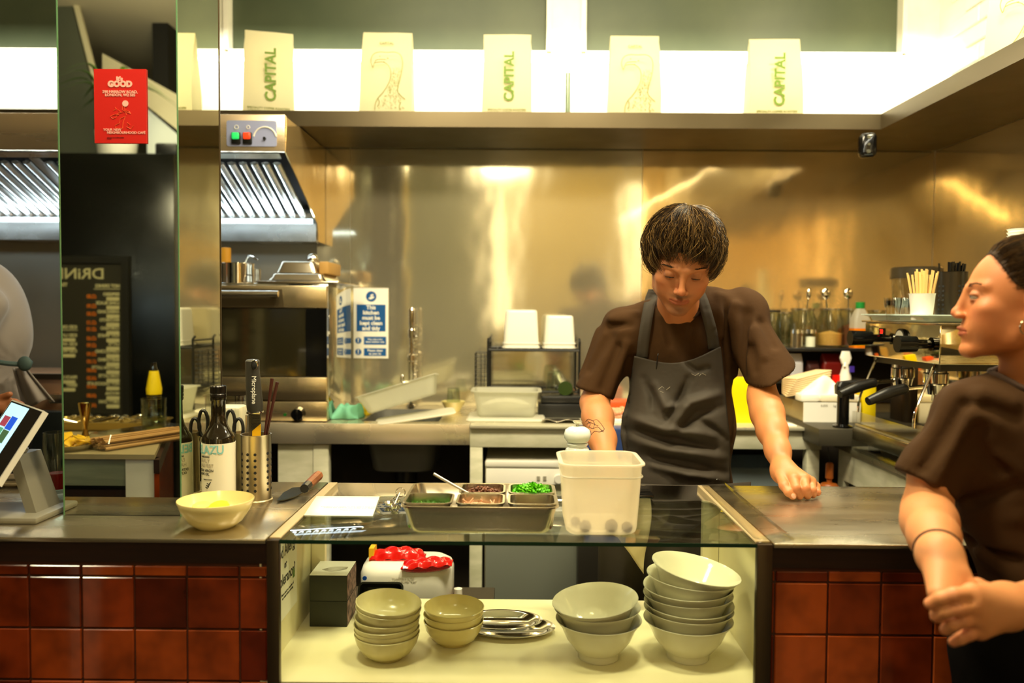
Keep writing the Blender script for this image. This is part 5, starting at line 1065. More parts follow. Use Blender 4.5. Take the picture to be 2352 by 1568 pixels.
LM = Matrix(((0, 0, -1, MX - .0025), (-1, 0, 0, 2.665), (0, 1, 0, mt - .03), (0, 0, 0, 1)))
MB().box(MX - .002, MX, 2.645, 2.685, mt - .042, mt - .018).build('display', BLACKG, em); text('20', .02, mat('led_red', (255, 30, 20), .5, emit=3.0), LM, em, name='display_digits')
for y_ in (2.36, 2.76 - .02): MB().tube(spline([(MX + .02, y_, mbt), (MX - .01, y_ - .01, mbt - .06), (MX - .045, y_ - .02, mbt - .14), (MX - .05, y_ - .02, mbt - .19)], 6), .0045).build('steam_wand', CHROME, em)
a = at(1966, 1001, 2.74); zb_ = at(1966, 944, 2.74).z; 
ab = thing('acrylic_box', 'clear acrylic tray with red lettering before the coffee machine drip grid', 'tray', (MX - .09, 2.5, ZR + .04))
ax0 = a.x
MB().box(ax0, ax0 + .004, 2.2, 2.74, ZR + .001, zb_).box(ax0, MX - .061, 2.736, 2.74, ZR + .001, zb_).box(ax0 + .004, MX - .061, 2.2, 2.735, ZR + .001, ZR + .005).build('clear_wall', CPLAS, ab)
LM2 = Matrix(((0, 0, -1, ax0 - .001), (-1, 0, 0, 2.62), (0, 1, 0, ZR + .06), (0, 0, 0, 1))); text('SANREMO', .028, mat('red_ink', (220, 40, 20), .5), LM2, ab, bold=.0008)
# service tray with cups
tz0 = mt + .0065; tY = 2.38
ty_ = thing('service_tray', 'pale blue white tray on top of the coffee machine', 'tray', (MX + .2, 2.52, tz0))
pan(mb := MB(), .46, .42, at(2100, 722, tY).z - tz0, .02, .02, .006); mb.build('tray_body', mat('tray_blue', (206, 226, 218), .3), ty_, local=True, ang=40)
ty_.location = (at(2004, 730, 2.62).x + .23, 2.50, tz0); tzz = at(2100, 720, tY).z - .03 if False else tz0 + .004
def cupz(py, Y): return at(2100, py, Y).z
for k, (px, n, lab) in enumerate(((2052, 8, 'left stack of clear plastic cup lids on the service tray'), (2074, 9, 'right stack of clear plastic cup lids beside the stirrer cup'))):
    c = at(px, 700, 2.48 + .04 * k); t = thing('plastic_cups', lab, 'cups', (c.x, c.y, tzz), 'clear plastic cups on the service tray'); mb = MB(); r = .026; ht = cupz(676, 2.48) - tzz - .01
    for i in range(n): z_ = .05 + i * (ht - .05) / n; mb.lathe([(r * .94, z_ - .012), (r * 1.02, z_), (r * 1.06, z_ + .002), (r * 1.0, z_ + .002)], n=28)
    mb.lathe([(0, .0), (r * .7, 0), (r * .95, ht - .02)], n=28).build('cup', CPLAS, t, local=True)
c = at(2117, 715, 2.36); t = thing('stirrer_cup', 'white paper cup full of wooden stirrers on the service tray', 'cup', (c.x, 2.36, tzz)); r = px2m(28, 2.36); h = cupz(676, 2.36) - tzz
MB().lathe([(0, .002), (r * .78, .002), (r * .98, h), (r * 1.02, h + .003), (r * .96, h + .002), (r * .74, .006), (0, .006)], n=36).build('cup_body', PAPER, t, local=True, ang=50)
mb = MB(); rnd = random.Random(4)
for i in range(34):
    a_ = rnd.random() * 6.28; rr_ = rnd.random() * .6; bx_, by_ = r * rr_ * math.cos(a_), r * rr_ * math.sin(a_); L_ = h + .045 + rnd.random() * .022
    mb.box(-.0028, .0028, -.0008, .0008, 0, L_, M=T(bx_ * .8, by_ * .8, .008) @ RY(bx_ / r * 20) @ RX(-by_ / r * 14) @ RZ(rnd.random() * 60 - 30))
mb.build('stirrers', mat('stirrer', (236, 196, 120), .6), t, local=True, kind='stuff', label='bundle of pale wooden stirrers')
c = at(2182, 715, 2.46); t = thing('straw_holder', 'black perforated metal holder full of black straws on the service tray', 'holder', (c.x + .002, 2.46, tzz)); r = px2m(33, 2.46); h = cupz(624, 2.46) - tzz
MB().lathe([(0, 0), (r, 0), (r, h), (r * 1.02, h), (r * .96, h), (r * .96, .004), (0, .004)], n=40).build('holder_body', mat('holder_dark', (58, 50, 36), .3, .7), t, local=True, ang=50)
mb = MB()
for i in range(7):
    for k in (-4, -3, 0, 1, 3, 4): a_ = R(-90 + k * 19); d = Vector((math.cos(a_), math.sin(a_), 0)); mb.cyl(d * (r - .0005) + Vector((0, 0, .02 + i * .014)), d * (r + .0007) + Vector((0, 0, .02 + i * .014)), .0035, n=10)
mb.build('perforation', BLACKM, t, local=True, kind='stuff')
mb = MB()
for i in range(22): a_ = rnd.random() * 6.28; q = rnd.random() * .8 * r; mb.tube([(q * math.cos(a_) * .6, q * math.sin(a_) * .6, .01), (q * math.cos(a_) * 1.1, q * math.sin(a_) * 1.1, h + .02 + rnd.random() * .012)], .003, 6)
mb.build('straws', BLACKG, t, local=True, kind='stuff')
c = at(2292, 700, 2.45); t = thing('paper_cup_stack', 'tall stack of white paper cups on the service tray behind the woman', 'cups', (at(2283, 700, 2.3).x, 2.35, tz0 + .004)); h = cupz(524, 2.35) - tzz; mb = MB()
t.location.x = min(c.x, MX1 - .05)
for i in range(18): z_ = h * .35 + i * h * .65 / 18; mb.lathe([(.03, z_), (.036, z_ + h * .034), (.032, z_ + h * .034)], n=28)
mb.lathe([(0, 0), (.027, 0), (.035, h * .4)], n=28).lathe([(.027, h * .62), (.026, h), (0, h)], n=28).build('cup', PAPER, t, local=True)
# grinder
gx = at(2103, 700, 3.05).x; gr = thing('coffee_grinder', 'coffee grinder with a clear hopper and dark lid behind the tray', 'grinder', (gx, 3.05, ZR + .034))
zz4 = lambda py: at(2103, py, 3.05).z - ZR - .034
MB().loft([rrect(.13, .14, .03, 0), rrect(.13, .14, .03, zz4(760)), rrect(.1, .1, .03, zz4(735))]).build('body', DARKST, gr, local=True)
u = px2m(1, 3.05)
MB().lathe([(u * 24, zz4(735)), (u * 48, zz4(690)), (u * 52, zz4(640))], n=40).build('hopper', CPLAS, gr, local=True, solid=.002)
MB().lathe([(0, zz4(640)), (u * 55, zz4(640)), (u * 55, zz4(617)), (u * 50, zz4(614)), (0, zz4(614))], n=40).build('hopper_lid', mat('smoke', (56, 48, 34), .3), gr, local=True)
# below: hanging tools, clear crate
q = at(1910, 1090, 2.86)
t = thing('wooden_tool', 'turned wooden handled tool hanging by the end of the worktable', 'tool', (q.x, 2.86, q.z - .04)); u = px2m(1, 2.86)
MB().lathe([(0, -.036), (u * 20, -.034), (u * 22, -.026), (u * 17, -.016), (u * 6, -.012), (u * 6, 0), (u * 9, .004), (u * 8.5, .055), (u * 6, .06), (0, .06)], n=28).build('turned_wood', mat('turned_wood', (176, 92, 30), .35), t, local=True)
MB().tube([(0, 0, .06), (0, .02, .115)], .0012).build('string', INK, t, local=True)
t.location = (q.x, 2.88, at(1910, 1100, 2.88).z)
a, b = at(1640, 1400, 3.05), at(1850, 1076, 3.05)
t = thing('storage_crate', 'large clear plastic storage crate on the floor under the worktable', 'crate', ((a.x + b.x) / 2, 3.2, 0))
pan(mb := MB(), b.x - a.x, .28, b.z, .02, .03, .01, t=.003); mb.build('crate_body', frosted('crate_plastic', (190, 205, 212), .4, .2), t, local=True, ang=40)
MB().box(-(b.x - a.x) / 2 + .03, (b.x - a.x) / 2 - .03, -.11, .11, .01, b.z * .8, bev=.01).build('crate_contents', mat('blue_grey', (120, 140, 160), .6), label='grey blue bags packed in the clear storage crate', cat='bags', M=T((a.x + b.x) / 2, 3.2, 0), kind='stuff')

# ================= ceiling lamps =================
LH = mat('lamp_black', (16, 16, 16), .4)
for i, (x_, y_, tx_, ty2) in enumerate(((-.5, 1.2, -.3, 2.3), (.35, 1.45, .6, 2.3), (1.45, 2.4, 1.3, 2.6))):
    t = thing('ceiling_spotlight', 'black ceiling spotlight number %s over the counter' % ('one', 'two', 'three')[i], 'lamp', (x_, y_, 3.02))
    t['label'] = ['black ceiling spotlight above the left counter', 'black ceiling spotlight above the right counter', 'black ceiling spotlight above the coffee machine'][i]
    MB().box(x_ - .17, x_ + .17, y_ - .17, y_ + .17, 3.03, 3.1, bev=.01).tube([(x_, y_, 3.1), (x_, y_, 3.2)], .012).build('housing', LH, t)

# ================= what the pillar mirror shows (room behind the camera) =================
def mir(px, py, V): q = at(px, py, V); return Vector((q.x, 2 * PY0 - V, q.z))
sc2 = thing('service_counter', 'tiled service counter end with a white post, seen in the pillar mirror', 'counter', (-1.6, .6, 0))
V0 = 2.43; yy0 = 2 * PY0 - V0; xa, xb = -2.6, mir(355, 1060, V0).x
MB().loft([[(xa, yy0, .905), (xb, yy0, .905), (xb - .28, yy0 - .75, .905), (xa, yy0 - .75, .905)], [(xa, yy0, ZC), (xb, yy0, ZC), (xb - .28, yy0 - .75, ZC), (xa, yy0 - .75, ZC)]]).build('worktop', mat('wt2', (176, 160, 120), .4, .3), sc2)
xw = mir(285, 1100, V0).x
MB().box(xw, xb - .005, yy0 - .05, yy0 - .01, 0, .904).build('white_post', WHITE, sc2)
MB().box(xa, xw - .001, yy0 - .04, yy0 - .015, mir(200, 1117, V0).z, .904).build('grey_panel', mat('greyg', (150, 156, 130), .6, var=((120, 126, 104), 12, (.3, 1, 3))), sc2)
MB().box(xa, xw - .001, yy0 - .06, yy0 - .042, 0, .8).build('dark_panel', mat('dkp', (60, 40, 22), .7), sc2)
MB().loft([[(xb - .004, yy0 - .005, 0), (xb + .012, yy0 - .005, 0), (xb - .268, yy0 - .75, 0), (xb - .284, yy0 - .75, 0)], [(xb - .004, yy0 - .005, .86), (xb + .012, yy0 - .005, .86), (xb - .268, yy0 - .75, .86), (xb - .284, yy0 - .75, .86)]]).build('tile_side', TILE, sc2)
MB().loft([[(xb - .004, yy0 - .002, .862), (xb + .014, yy0 - .002, .862), (xb - .266, yy0 - .75, .862), (xb - .284, yy0 - .75, .862)], [(xb - .004, yy0 - .002, .904), (xb + .014, yy0 - .002, .904), (xb - .266, yy0 - .75, .904), (xb - .284, yy0 - .75, .904)]]).build('wood_band', DWOOD, sc2)
def mth(nm, lab, cat, px, V): q = mir(px, 1000, V); return thing(nm, lab, cat, (q.x, q.y, ZC)), q
V = 2.62; t, q = mth('jigger', 'steel double cone jigger reflected in the pillar mirror', 'jigger', 196, V); h = mir(196, 925, V).z - ZC; r = px2m(15, V)
MB().lathe([(0, 0), (r * .85, 0), (r * .35, h * .34), (r * .4, h * .4), (r, h), (r * .93, h), (r * .3, h * .42), (0, h * .42)], n=32).build('jigger_body', mat('jig', (190, 160, 90), .15, 1.0), t, local=True)
V = 2.85; r = px2m(28, V)
for i in range(3):
    q = mir(354, 1000, V); h = (mir(354, 914, V).z - ZC) / 2
    MB().lathe([(0, .002), (r * .9, .002), (r, h), (r * .94, h), (r * .84, .008), (0, .008)], n=32).build('tumbler', GLASSB, label=['bottom', 'middle', 'top'][i] + ' clear tumbler of a stack reflected in the pillar mirror', cat='glass', group='stacked tumblers on the service counter', M=T(q.x, q.y, ZC + .0005 + i * h * .5))
# straws pack
V = 2.5; a, b = mir(222, 1045, V), mir(405, 1000, 2.75)
t = thing('straw_pack', 'clear bag of wooden skewers on the service counter, seen in the pillar mirror', 'pack', ((a.x + b.x) / 2, (a.y + b.y) / 2, ZC), None)
mb = MB(); rnd = random.Random(7); dv = (Vector((b.x, b.y, 0)) - Vector((a.x, a.y, 0)))
for i in range(60):
    o_ = Vector((-dv.y, dv.x, 0)).normalized() * (rnd.random() - .5) * .10; z_ = ZC + .005 + rnd.random() * .035
    mb.tube([Vector((a.x, a.y, z_)) + o_, Vector((b.x, b.y, z_)) + o_], .003, 5)
mb.build('skewers', mat('skewer', (196, 150, 90), .6), t, kind='stuff')
MB().loft([rrect(dv.length + .02, .12, .02, 0), rrect(dv.length + .04, .13, .03, .025), rrect(dv.length, .1, .03, .05)], M=T((a.x + b.x) / 2, (a.y + b.y) / 2, ZC + .001) @ Matrix.Rotation(math.atan2(dv.y, dv.x), 4, 'Z')).build('plastic_bag', CPLAS, t)
t, q = mth('cutlery_tray', 'long tray heaped with steel spoons, seen in the pillar mirror', 'tray', 250, 2.95); pan(mb := MB(), .42, .16, .035, .01, .02, .004); mb.build('tray_body', mat('tr2', (176, 150, 84), .3, .8), t, local=True)
mb = MB()
for i in range(22):
    x_ = (rnd.random() - .5) * .36; y_ = (rnd.random() - .5) * .1; an = rnd.random() * 3; d = Vector((math.cos(an), math.sin(an) * .5, .25)) * .05; c_ = Vector((x_, y_, .035)); mb.tube([c_ - d, c_ + d], .003, 5); mb.ell(c_ + d, (.014, .011, .005), rot=(0, 0, an), u=10, v=6)
mb.build('spoon', CHROME, t, local=True, kind='stuff')
t, q = mth('coin_dish', 'dish of yellow wrapped sachets, seen in the pillar mirror', 'dish', 165, 2.52)
MB().lathe([(0, 0), (.06, 0), (.085, .02), (.08, .02), (.06, .004), (0, .004)], n=32).build('dish', CHROME, t, local=True)
mb = MB()
for i in range(16): mb.box(-.02, .02, -.012, .012, 0, .004, bev=.001, M=T((rnd.random() - .5) * .09, (rnd.random() - .5) * .07, .012 + rnd.random() * .03) @ Euler((rnd.random() * .6, rnd.random() * .6, rnd.random() * 3)).to_matrix().to_4x4())
mb.build('sachets', mat('sachet', (230, 180, 30), .4), t, local=True, kind='stuff')
# tall black cabinet with drinks board
VB = 4.5; yb_ = 2 * PY0 - VB; ctop = mir(200, 351, VB).z
cb = thing('black_cabinet', 'tall glossy black cabinet carrying the drinks board, seen in the pillar mirror', 'cabinet', (-2.3, yb_ - .2, 0))
cxr = mir(400, 500, VB).x
MB().box(-3.4, cxr, yb_ - .4, yb_, 0.0, ctop, bev=.005).build('carcass', mat('black_lacquer', (14, 16, 13), .18, 0, rvar=(.14, .3, 2, (1, 1, 1))), cb)
a, b = mir(148, 588, VB), mir(304, 966, VB); bw_ = .62; bx1 = b.x; bx0 = bx1 - bw_; bz0, bz1 = b.z, a.z
dk = thing('drinks_board', 'black framed chalkboard with handwritten drinks prices on the black cabinet', 'menu board', ((bx0 + bx1) / 2, yb_ + .02, bz0))
MB().box(bx0, bx1, yb_ + .001, yb_ + .012, bz0, bz1).build('board', mat('slate', (50, 46, 28), .6), dk)
f_ = .04
MB().box(bx0, bx1, yb_ + .0125, yb_ + .03, bz1 - f_, bz1).box(bx0, bx1, yb_ + .0125, yb_ + .03, bz0, bz0 + f_).box(bx0, bx0 + f_, yb_ + .0125, yb_ + .03, bz0 + f_, bz1 - f_).box(bx1 - f_, bx1, yb_ + .0125, yb_ + .03, bz0 + f_, bz1 - f_).build('frame', mat('frame_bk', (30, 28, 16), .5), dk)
CH = mat('chalk', (226, 216, 160), .8, emit=.0); OR = mat('orange_chalk', (235, 120, 10), .8)
BM = Matrix(((-1, 0, 0, 0), (0, 0, 1, yb_ + .0135), (0, 1, 0, 0), (0, 0, 0, 1)))   # faces +y (towards the mirror)
H_ = bz1 - bz0
def bt(s, px, py, sz, m_, al='LEFT', sx=1): 
    q = mir(px, py, VB); text(s, sz, m_, T(q.x, 0, q.z) @ BM, dk, align=al, sx=sx, bold=.0012)
bt('DRiNKS', 243, 630, .085, CH, sx=1.15)
bt('HOT DRINKS', 278, 657, .026, CH, sx=.9); bt('TEA', 158, 654, .026, CH)
items = [('ESPRESSO', 676, '£2.80', 681), ('LONG BLACK', 696, '£2.90', 703), ('AMERICANO', 716, '£3.00', 721), ('MACHIATO', 735, '£3.10', 741), ('CORTADO', 754, '£3.10', 756), ('FLAT WHITE', 771, '£3.60', 777), ('LATTE', 790, '£3.90', 793), ('CAPPUCCINO', 807, '£3.90', 813), ('BABYCHINO', 826, '£1.00', 830), ('MATCHA LATTE', 844, '£4.80', 850), ('CHAI LATTE', 863, '£4.30', 868), ('HOT CHOCOLATE', 881, '£4.30', 887), ('MOCHA', 903, '£4.80', 908), ('DIRTY CHAI', 922, '£4.30', 930)]
mbu = MB()
for n_, y_, p_, py_ in items:
    bt(n_, 277, y_, .025, CH, sx=.86); bt(p_, 224, py_, .03, OR, sx=.8)
    q = mir(277, y_ + 10, VB); mbu.box(q.x - .072, q.x, yb_ + .0121, yb_ + .0131, q.z - .011, q.z + .011, bev=.004)
for n_, y_ in (('ICED DRINKS', 751), ('ICED LATTE', 770), ('ICED AMERICANO', 790), ('ICED MOCHA', 806), ('PEACH ICED TEA', 866), ('BERRY', 884)):
    bt(n_, 180, y_, .025, CH, sx=.86)
    if n_ != 'ICED DRINKS': q = mir(176, y_ + 10, VB); mbu.box(q.x - .1, q.x, yb_ + .0121, yb_ + .0131, q.z - .010, q.z + .010, bev=.004)
q0, q1 = mir(278, 664, VB), mir(218, 664, VB); mbu.box(q0.x, q1.x, yb_ + .0121, yb_ + .0131, q0.z - .002, q0.z + .002)
q0 = mir(181, 758, VB); mbu.box(q0.x - .12, q0.x, yb_ + .0121, yb_ + .0131, q0.z - .002, q0.z + .002)
mbu.build('chalk_block', CH, dk, label='pale wiped chalk strokes', kind='stuff')
# bottle with a yellow label
V = 3.1; t, q = mth('liqueur_bottle', 'dark bottle with a bright yellow label, seen in the pillar mirror', 'bottle', 355, V); zf = lambda py: mir(355, py, V).z - ZC; r = px2m(16, V)
MB().lathe([(0, 0), (r, 0), (r, zf(900)), (r * .55, zf(850)), (r * .4, zf(840)), (r * .4, zf(832)), (0, zf(832))], n=32).build('bottle_body', MATS['dark_glass'], t, local=True)
MB().lathe([(r * 1.02, zf(905)), (r * 1.08, zf(893)), (r * .62, zf(851)), (r * .55, zf(851))], n=32).build('yellow_label', mat('lab_y', (250, 216, 10), .4), t, local=True)
# above the cabinet: pale wall piece, pot, plant
FWM = mat('far_white', (226, 216, 184), .7)
def mpoly(nm, pts, V, m_, lab, cat, th=.02): MB().poly([mir(x, y, V) for x, y in pts], th, (0, -1, 0)).build(nm, m_, label=lab, cat=cat)
mpoly('ceiling_panel', [(235, 122), (412, 220), (412, 302), (340, 245), (235, 200)], 5.0, FWM, 'pale sloping ceiling panel high behind the black cabinet, seen in the mirror', 'panel')
mpoly('glow_wall_panel', [(338, 250), (412, 312), (412, 352), (338, 352)], 5.1, mat('far_glow', (236, 240, 226), .7, emit=.35), 'pale wall panel given its own glow, behind the plant in the pillar mirror', 'panel')  # no lamp: the wall's brightness is put into the material as glow
mpoly('dark_picture', [(100, -60), (160, -10), (212, 200), (226, 352), (140, 352)], 4.9, mat('pic_grey', (92, 96, 82), .5), 'large grey picture high in the pillar mirror', 'picture')
mpoly('picture_frame', [(155, -40), (172, -20), (232, 215), (222, 222)], 4.88, FWM, 'pale slanting frame edge of the large grey picture', 'frame')
area('panel_fill_light', (-2.0, -.9, 2.6), (-2.3, -1.8, 2.6), .3, .2, 5, WARM2)  # added light without a fixture, to brighten the pale panels
a, b = mir(218, 350, 4.6), mir(312, 330, 4.6)
pp = thing('plant_pot', 'white pot with a strappy green plant on top of the black cabinet', 'plant', ((a.x + b.x) / 2, yb_ - .12, ctop))
MB().lathe([(0, 0), (.1, 0), (.115, .14), (.105, .14), (.09, .01), (0, .01)], n=36).build('pot', WPLAS, pp, local=True)
mb = MB(); rnd = random.Random(9)
for i in range(16):
    a_ = i * 2.4; L_ = .3 + rnd.random() * .2; d = Vector((math.cos(a_), math.sin(a_), 0)); pts = spline([Vector((0, 0, .13)) + d * .02, Vector((0, 0, .13 + L_ * .7)) + d * L_ * .35, Vector((0, 0, .1 + L_ * .55)) + d * L_ * .85], 6)
    sd = Vector((-d.y, d.x, 0)); mb.loft([[p_ - sd * .014 * math.sin(PI * min(1, k / 12 + .15)), p_ + sd * .014 * math.sin(PI * min(1, k / 12 + .15))] for k, p_ in enumerate(pts)], cap=False, closed=False)
mb.build('leaves', mat('leaf_green', (60, 92, 22), .4), pp, local=True, solid=.001)
a, b = mir(362, 350, 4.6), mir(398, 330, 4.6); MB().box(a.x, cxr - .005, yb_ - .2, yb_ - .06, ctop, mir(380, 331, 4.6).z, bev=.012).build('black_speaker', BLACK, label='small black speaker on top of the black cabinet', cat='speaker')
# ================= people: signed-distance bodies turned into one surface =================
V3 = lambda *a: np.array(a, dtype=np.float32)
def cap(P, a, b, ra, rb=None):
    rb = ra if rb is None else rb; a = V3(*a); ba = V3(*b) - a; pa = P - a
    h = np.clip((pa @ ba) / max(float(ba @ ba), 1e-9), 0, 1)
    return np.linalg.norm(pa - h[..., None] * ba, axis=-1) - (ra + (rb - ra) * h)
def chain(P, pts, k=.012):
    d = None
    for (a, ra), (b, rb) in zip(pts[:-1], pts[1:]):
        e = cap(P, a, b, ra, rb); d = e if d is None else smin(d, e, k)
    return d
def ell(P, c, r, Rm=None):
    q = P - V3(*c)
    if Rm is not None: q = q @ np.array(Rm, dtype=np.float32)      # world->local for rotation matrix Rm
    r = V3(*r); k0 = np.linalg.norm(q / r, axis=-1); k1 = np.linalg.norm(q / (r * r), axis=-1); return k0 * (k0 - 1) / np.maximum(k1, 1e-6)
def smin(a, b, k):
    h = np.maximum(k - np.abs(a - b), 0) / k; return np.minimum(a, b) - h * h * k * .25
def smax(a, b, k): return -smin(-a, -b, k)
def surface(f, lo, hi, h):
    ax = [np.arange(lo[i], hi[i] + h, h, dtype=np.float32) for i in range(3)]
    n = [len(a) for a in ax]; V = np.empty(n, dtype=np.float32); G1, G2 = np.meshgrid(ax[1], ax[2], indexing='ij')
    st = 24
    for i in range(0, n[0], st):
        xs_ = ax[0][i:i + st]; P = np.empty((len(xs_), n[1], n[2], 3), dtype=np.float32)
        P[..., 0] = xs_[:, None, None]; P[..., 1] = G1; P[..., 2] = G2; V[i:i + st] = f(P)
    s = V < 0; c = [x - 1 for x in n]; cnt = np.zeros(c, np.int8); acc = np.zeros(c + [3], np.float32); E = []
    corner = lambda A, d: A[d[0]:c[0] + d[0], d[1]:c[1] + d[1], d[2]:c[2] + d[2]]
    for axis in range(3):
        o1, o2 = [k for k in range(3) if k != axis]
        for u in (0, 1):
            for v in (0, 1):
                d0 = [0, 0, 0]; d0[o1] = u; d0[o2] = v; d1 = list(d0); d1[axis] = 1
                a, b = corner(V, d0), corner(V, d1); m = (a < 0) != (b < 0)
                if not m.any(): continue
                t = a[m] / (a[m] - b[m]); q = np.zeros((t.size, 3), np.float32); q[:] = d0; q[:, axis] = t
                acc[m] += q; cnt[m] += 1
    act = cnt > 0; idx = np.full(c, -1, np.int64); idx[act] = np.arange(act.sum()); I = np.argwhere(act)
    co = (I + acc[act] / cnt[act][:, None]) * h + V3(*lo); F = []
    for axis in range(3):
        o1, o2 = (axis + 1) % 3, (axis + 2) % 3; sl0 = [slice(0, n[k]) for k in range(3)]; sl0[axis] = slice(0, n[axis] - 1); sl1 = list(sl0); sl1[axis] = slice(1, n[axis])
        m = s[tuple(sl0)] != s[tuple(sl1)]; e = np.argwhere(m); e = e[(e[:, o1] > 0) & (e[:, o2] > 0) & (e[:, o1] < c[o1]) & (e[:, o2] < c[o2])]
        if not len(e): continue
        ins = s[tuple(e.T)]
        def cell(a, b): q = e.copy(); q[:, o1] -= a; q[:, o2] -= b; return idx[tuple(q.T)]
        q = np.stack([cell(1, 1), cell(0, 1), cell(0, 0), cell(1, 0)], 1); q[~ins] = q[~ins][:, ::-1]; F.append(q)
    F = np.concatenate(F) if F else np.zeros((0, 4), int); F = F[(F >= 0).all(1)]
    return co, F
def mesh_from(parts, name):
    co = np.concatenate([p[0] for p in parts]); off = 0; fs = []
    for c_, f_ in parts: fs.append(f_ + off); off += len(c_)
    f = np.concatenate(fs); me = bpy.data.meshes.new(name); me.from_pydata(co.tolist(), [], f.tolist()); me.update()
    me.polygons.foreach_set('use_smooth', [True] * len(me.polygons)); return me
def paint(me, fn):
    co = np.empty(len(me.vertices) * 3, np.float32); me.vertices.foreach_get('co', co); col = fn(co.reshape(-1, 3))
    a = me.color_attributes.new('skin', 'FLOAT_COLOR', 'POINT'); c4 = np.ones((len(col), 4), np.float32); c4[:, :3] = np.maximum(col, 0); a.data.foreach_set('color', c4.ravel())
def hit(f, px, py, y0, y1, n=120):       # first point of a body along the line of sight of a drawn mark
    d = ray(px, py); ys = np.linspace(y0, y1, n); P = np.array([[CP.x + d.x * y / d.y, y, CP.z + d.z * y / d.y] for y in ys], np.float32); v = f(P)
    k = np.argmax(v < 0)
    if not (v < 0).any(): k = int(np.argmin(v))
    return Vector(P[k])
def tup(v): return (v.x, v.y, v.z)
def crease(P, d, L):
    for A, B, sg, r in L:
        c = cap(P, A, B, r, r * .55)
        d = smin(d, c, .022) if sg > 0 else smax(d, -c, .022)
    return d
def creases(f, L, y0, y1):
    o = []
    for ax_, ay_, bx_, by_, sg, r in L:
        a, b = hit(f, ax_, ay_, y0, y1, 300), hit(f, bx_, by_, y0, y1, 300); k = -.001 if sg < 0 else .004; o.append(((a.x, a.y + k, a.z), (b.x, b.y + k, b.z), sg, r))
    return o
SKIN1 = mat('skin_tan', (200, 140, 104), .5, attr='skin', sss=.12, bump=[(260, (1, 1, 1), .12, .0006)])
SKIN2 = mat('skin_fair', (222, 172, 140), .55, attr='skin', sss=.15, bump=[(260, (1, 1, 1), .10, .0005)])
SHIRT = mat('shirt_brown', (62, 40, 17), .9, spec=.2, bump=[(420, (1, 1, 1), .25, .0006), (26, (1, 1, 1), .3, .006)])
APR = mat('apron_grey', (66, 60, 52), .8, spec=.25, bump=[(500, (1, 1, 1), .25, .0005)])
DARKCL = mat('trousers_black', (13, 11, 10), .95, spec=.1)
def hairmat(name, stops, rough=.38):
    m = mat(name, stops[0][1], rough); nt = m.node_tree; g = nt.nodes.new('ShaderNodeNewGeometry'); rp = nt.nodes.new('ShaderNodeValToRGB')
    for i, (p_, c_) in enumerate(stops):
        e = rp.color_ramp.elements[i] if i < 2 else rp.color_ramp.elements.new(p_); e.position = p_; e.color = s2l(c_) + (1,)
    nt.links.new(g.outputs['Random Per Island'], rp.inputs[0]); nt.links.new(rp.outputs[0], nt.nodes['Principled BSDF'].inputs['Base Color']); return m
# ---- head in its own frame: face towards -y, up z, origin between the ears ----
def head_sdf(P, fem=False):
    lid = .0048 if fem else -.0008
    d = ell(P, (0, .016, .032), (.074, .096, .086))
    d = smin(d, ell(P, (0, -.022, -.012), (.062, .068, .088)), .03)
    d = smin(d, ell(P, (0, -.045, -.058), (.046, .042, .052)), .02)
    jw = .044 if fem else .049
    for s in (-1, 1):
        d = smin(d, cap(P, (s * (jw + .008), .006, -.045), (s * jw, -.012, -.072), .014, .012), .03)
        d = smin(d, cap(P, (s * jw, -.012, -.074), (s * .014, -.072, -.104), .013, .011), .024)
        d = smin(d, ell(P, (s * .046, -.062, -.02), (.02, .018, .015)), .02); d = smin(d, ell(P, (s * .040, -.050, -.048), (.022, .026, .03) if fem else (.019, .022, .026)), .025)
        d = smin(d, cap(P, (s * .047, -.070 if not fem else -.066, .022), (s * .014, -.089 if not fem else -.084, .020), .0065 if not fem else .0045), .016)
    d = smin(d, ell(P, (0, -.078, -.103), (.017, .014, .013)), .014)
    d = smin(d, ell(P, (0, -.078, -.066), (.026, .015, .02)), .014)
    for s in (-1, 1):
        d = smax(d, -ell(P, (s * .032, -.1, .002), (.0155, .0165, .0105)), .014)
    d = smin(d, cap(P, (0, -.089, .014), (0, -.108 if not fem else -.1015, -.026), .0058, .0082), .012)
    d = smin(d, ell(P, (0, -.108 if not fem else -.1045, -.032), (.0098, .0098, .0085 if not fem else .0092)), .008)
    for s in (-1, 1):
        d = smin(d, ell(P, (s * .0125, -.099, -.0365), (.0068, .0092, .0064)), .006)
        d = smax(d, -ell(P, (s * .0062, -.1035, -.0435), (.0036, .0052, .0035)), .003)
        # lids
        eb = ell(P, (s * .0315, -.0775, .002), (.0148, .0135, .0135))
        up_ = np.maximum(eb, -(P[..., 2] - lid) - .25 * (P[..., 1] + .09)); lo_ = np.maximum(eb, (P[..., 2] + .0035))
        d = smin(d, up_, .003); d = smin(d, lo_, .003)
        # ear
        e = smax(ell(P, (s * .0765, .014, -.002), (.0075, .019, .031)), -ell(P, (s * .085, .010, .0), (.008, .0105, .019)), .004)
        d = smin(d, e, .006); d = smin(d, ell(P, (s * .075, .008, -.028), (.006, .008, .008)), .006)
    # lips
    for s in (-1, 1):
        d = smin(d, cap(P, (s * .022, -.0835, -.0655), (s * .0045, -.0965, -.0615), .0022, .0040), .004)
    d = smin(d, cap(P, (-.014, -.0895, -.0725), (.014, -.0895, -.0725), .0032, .0032), .005)
    d = smin(d, ell(P, (0, -.0935, -.0725), (.011, .0042, .0048)), .004)
    d = smax(d, -cap(P, (-.024, -.086, -.067), (0, -.1015, -.0668), .0009, .0012), .002); d = smax(d, -cap(P, (.024, -.086, -.067), (0, -.1015, -.0668), .0009, .0012), .002)
    return d
def neck_sdf(P, tilt=0): return cap(P, (0, .012, -.055), (0, .05 + tilt, -.19), .052, .058)
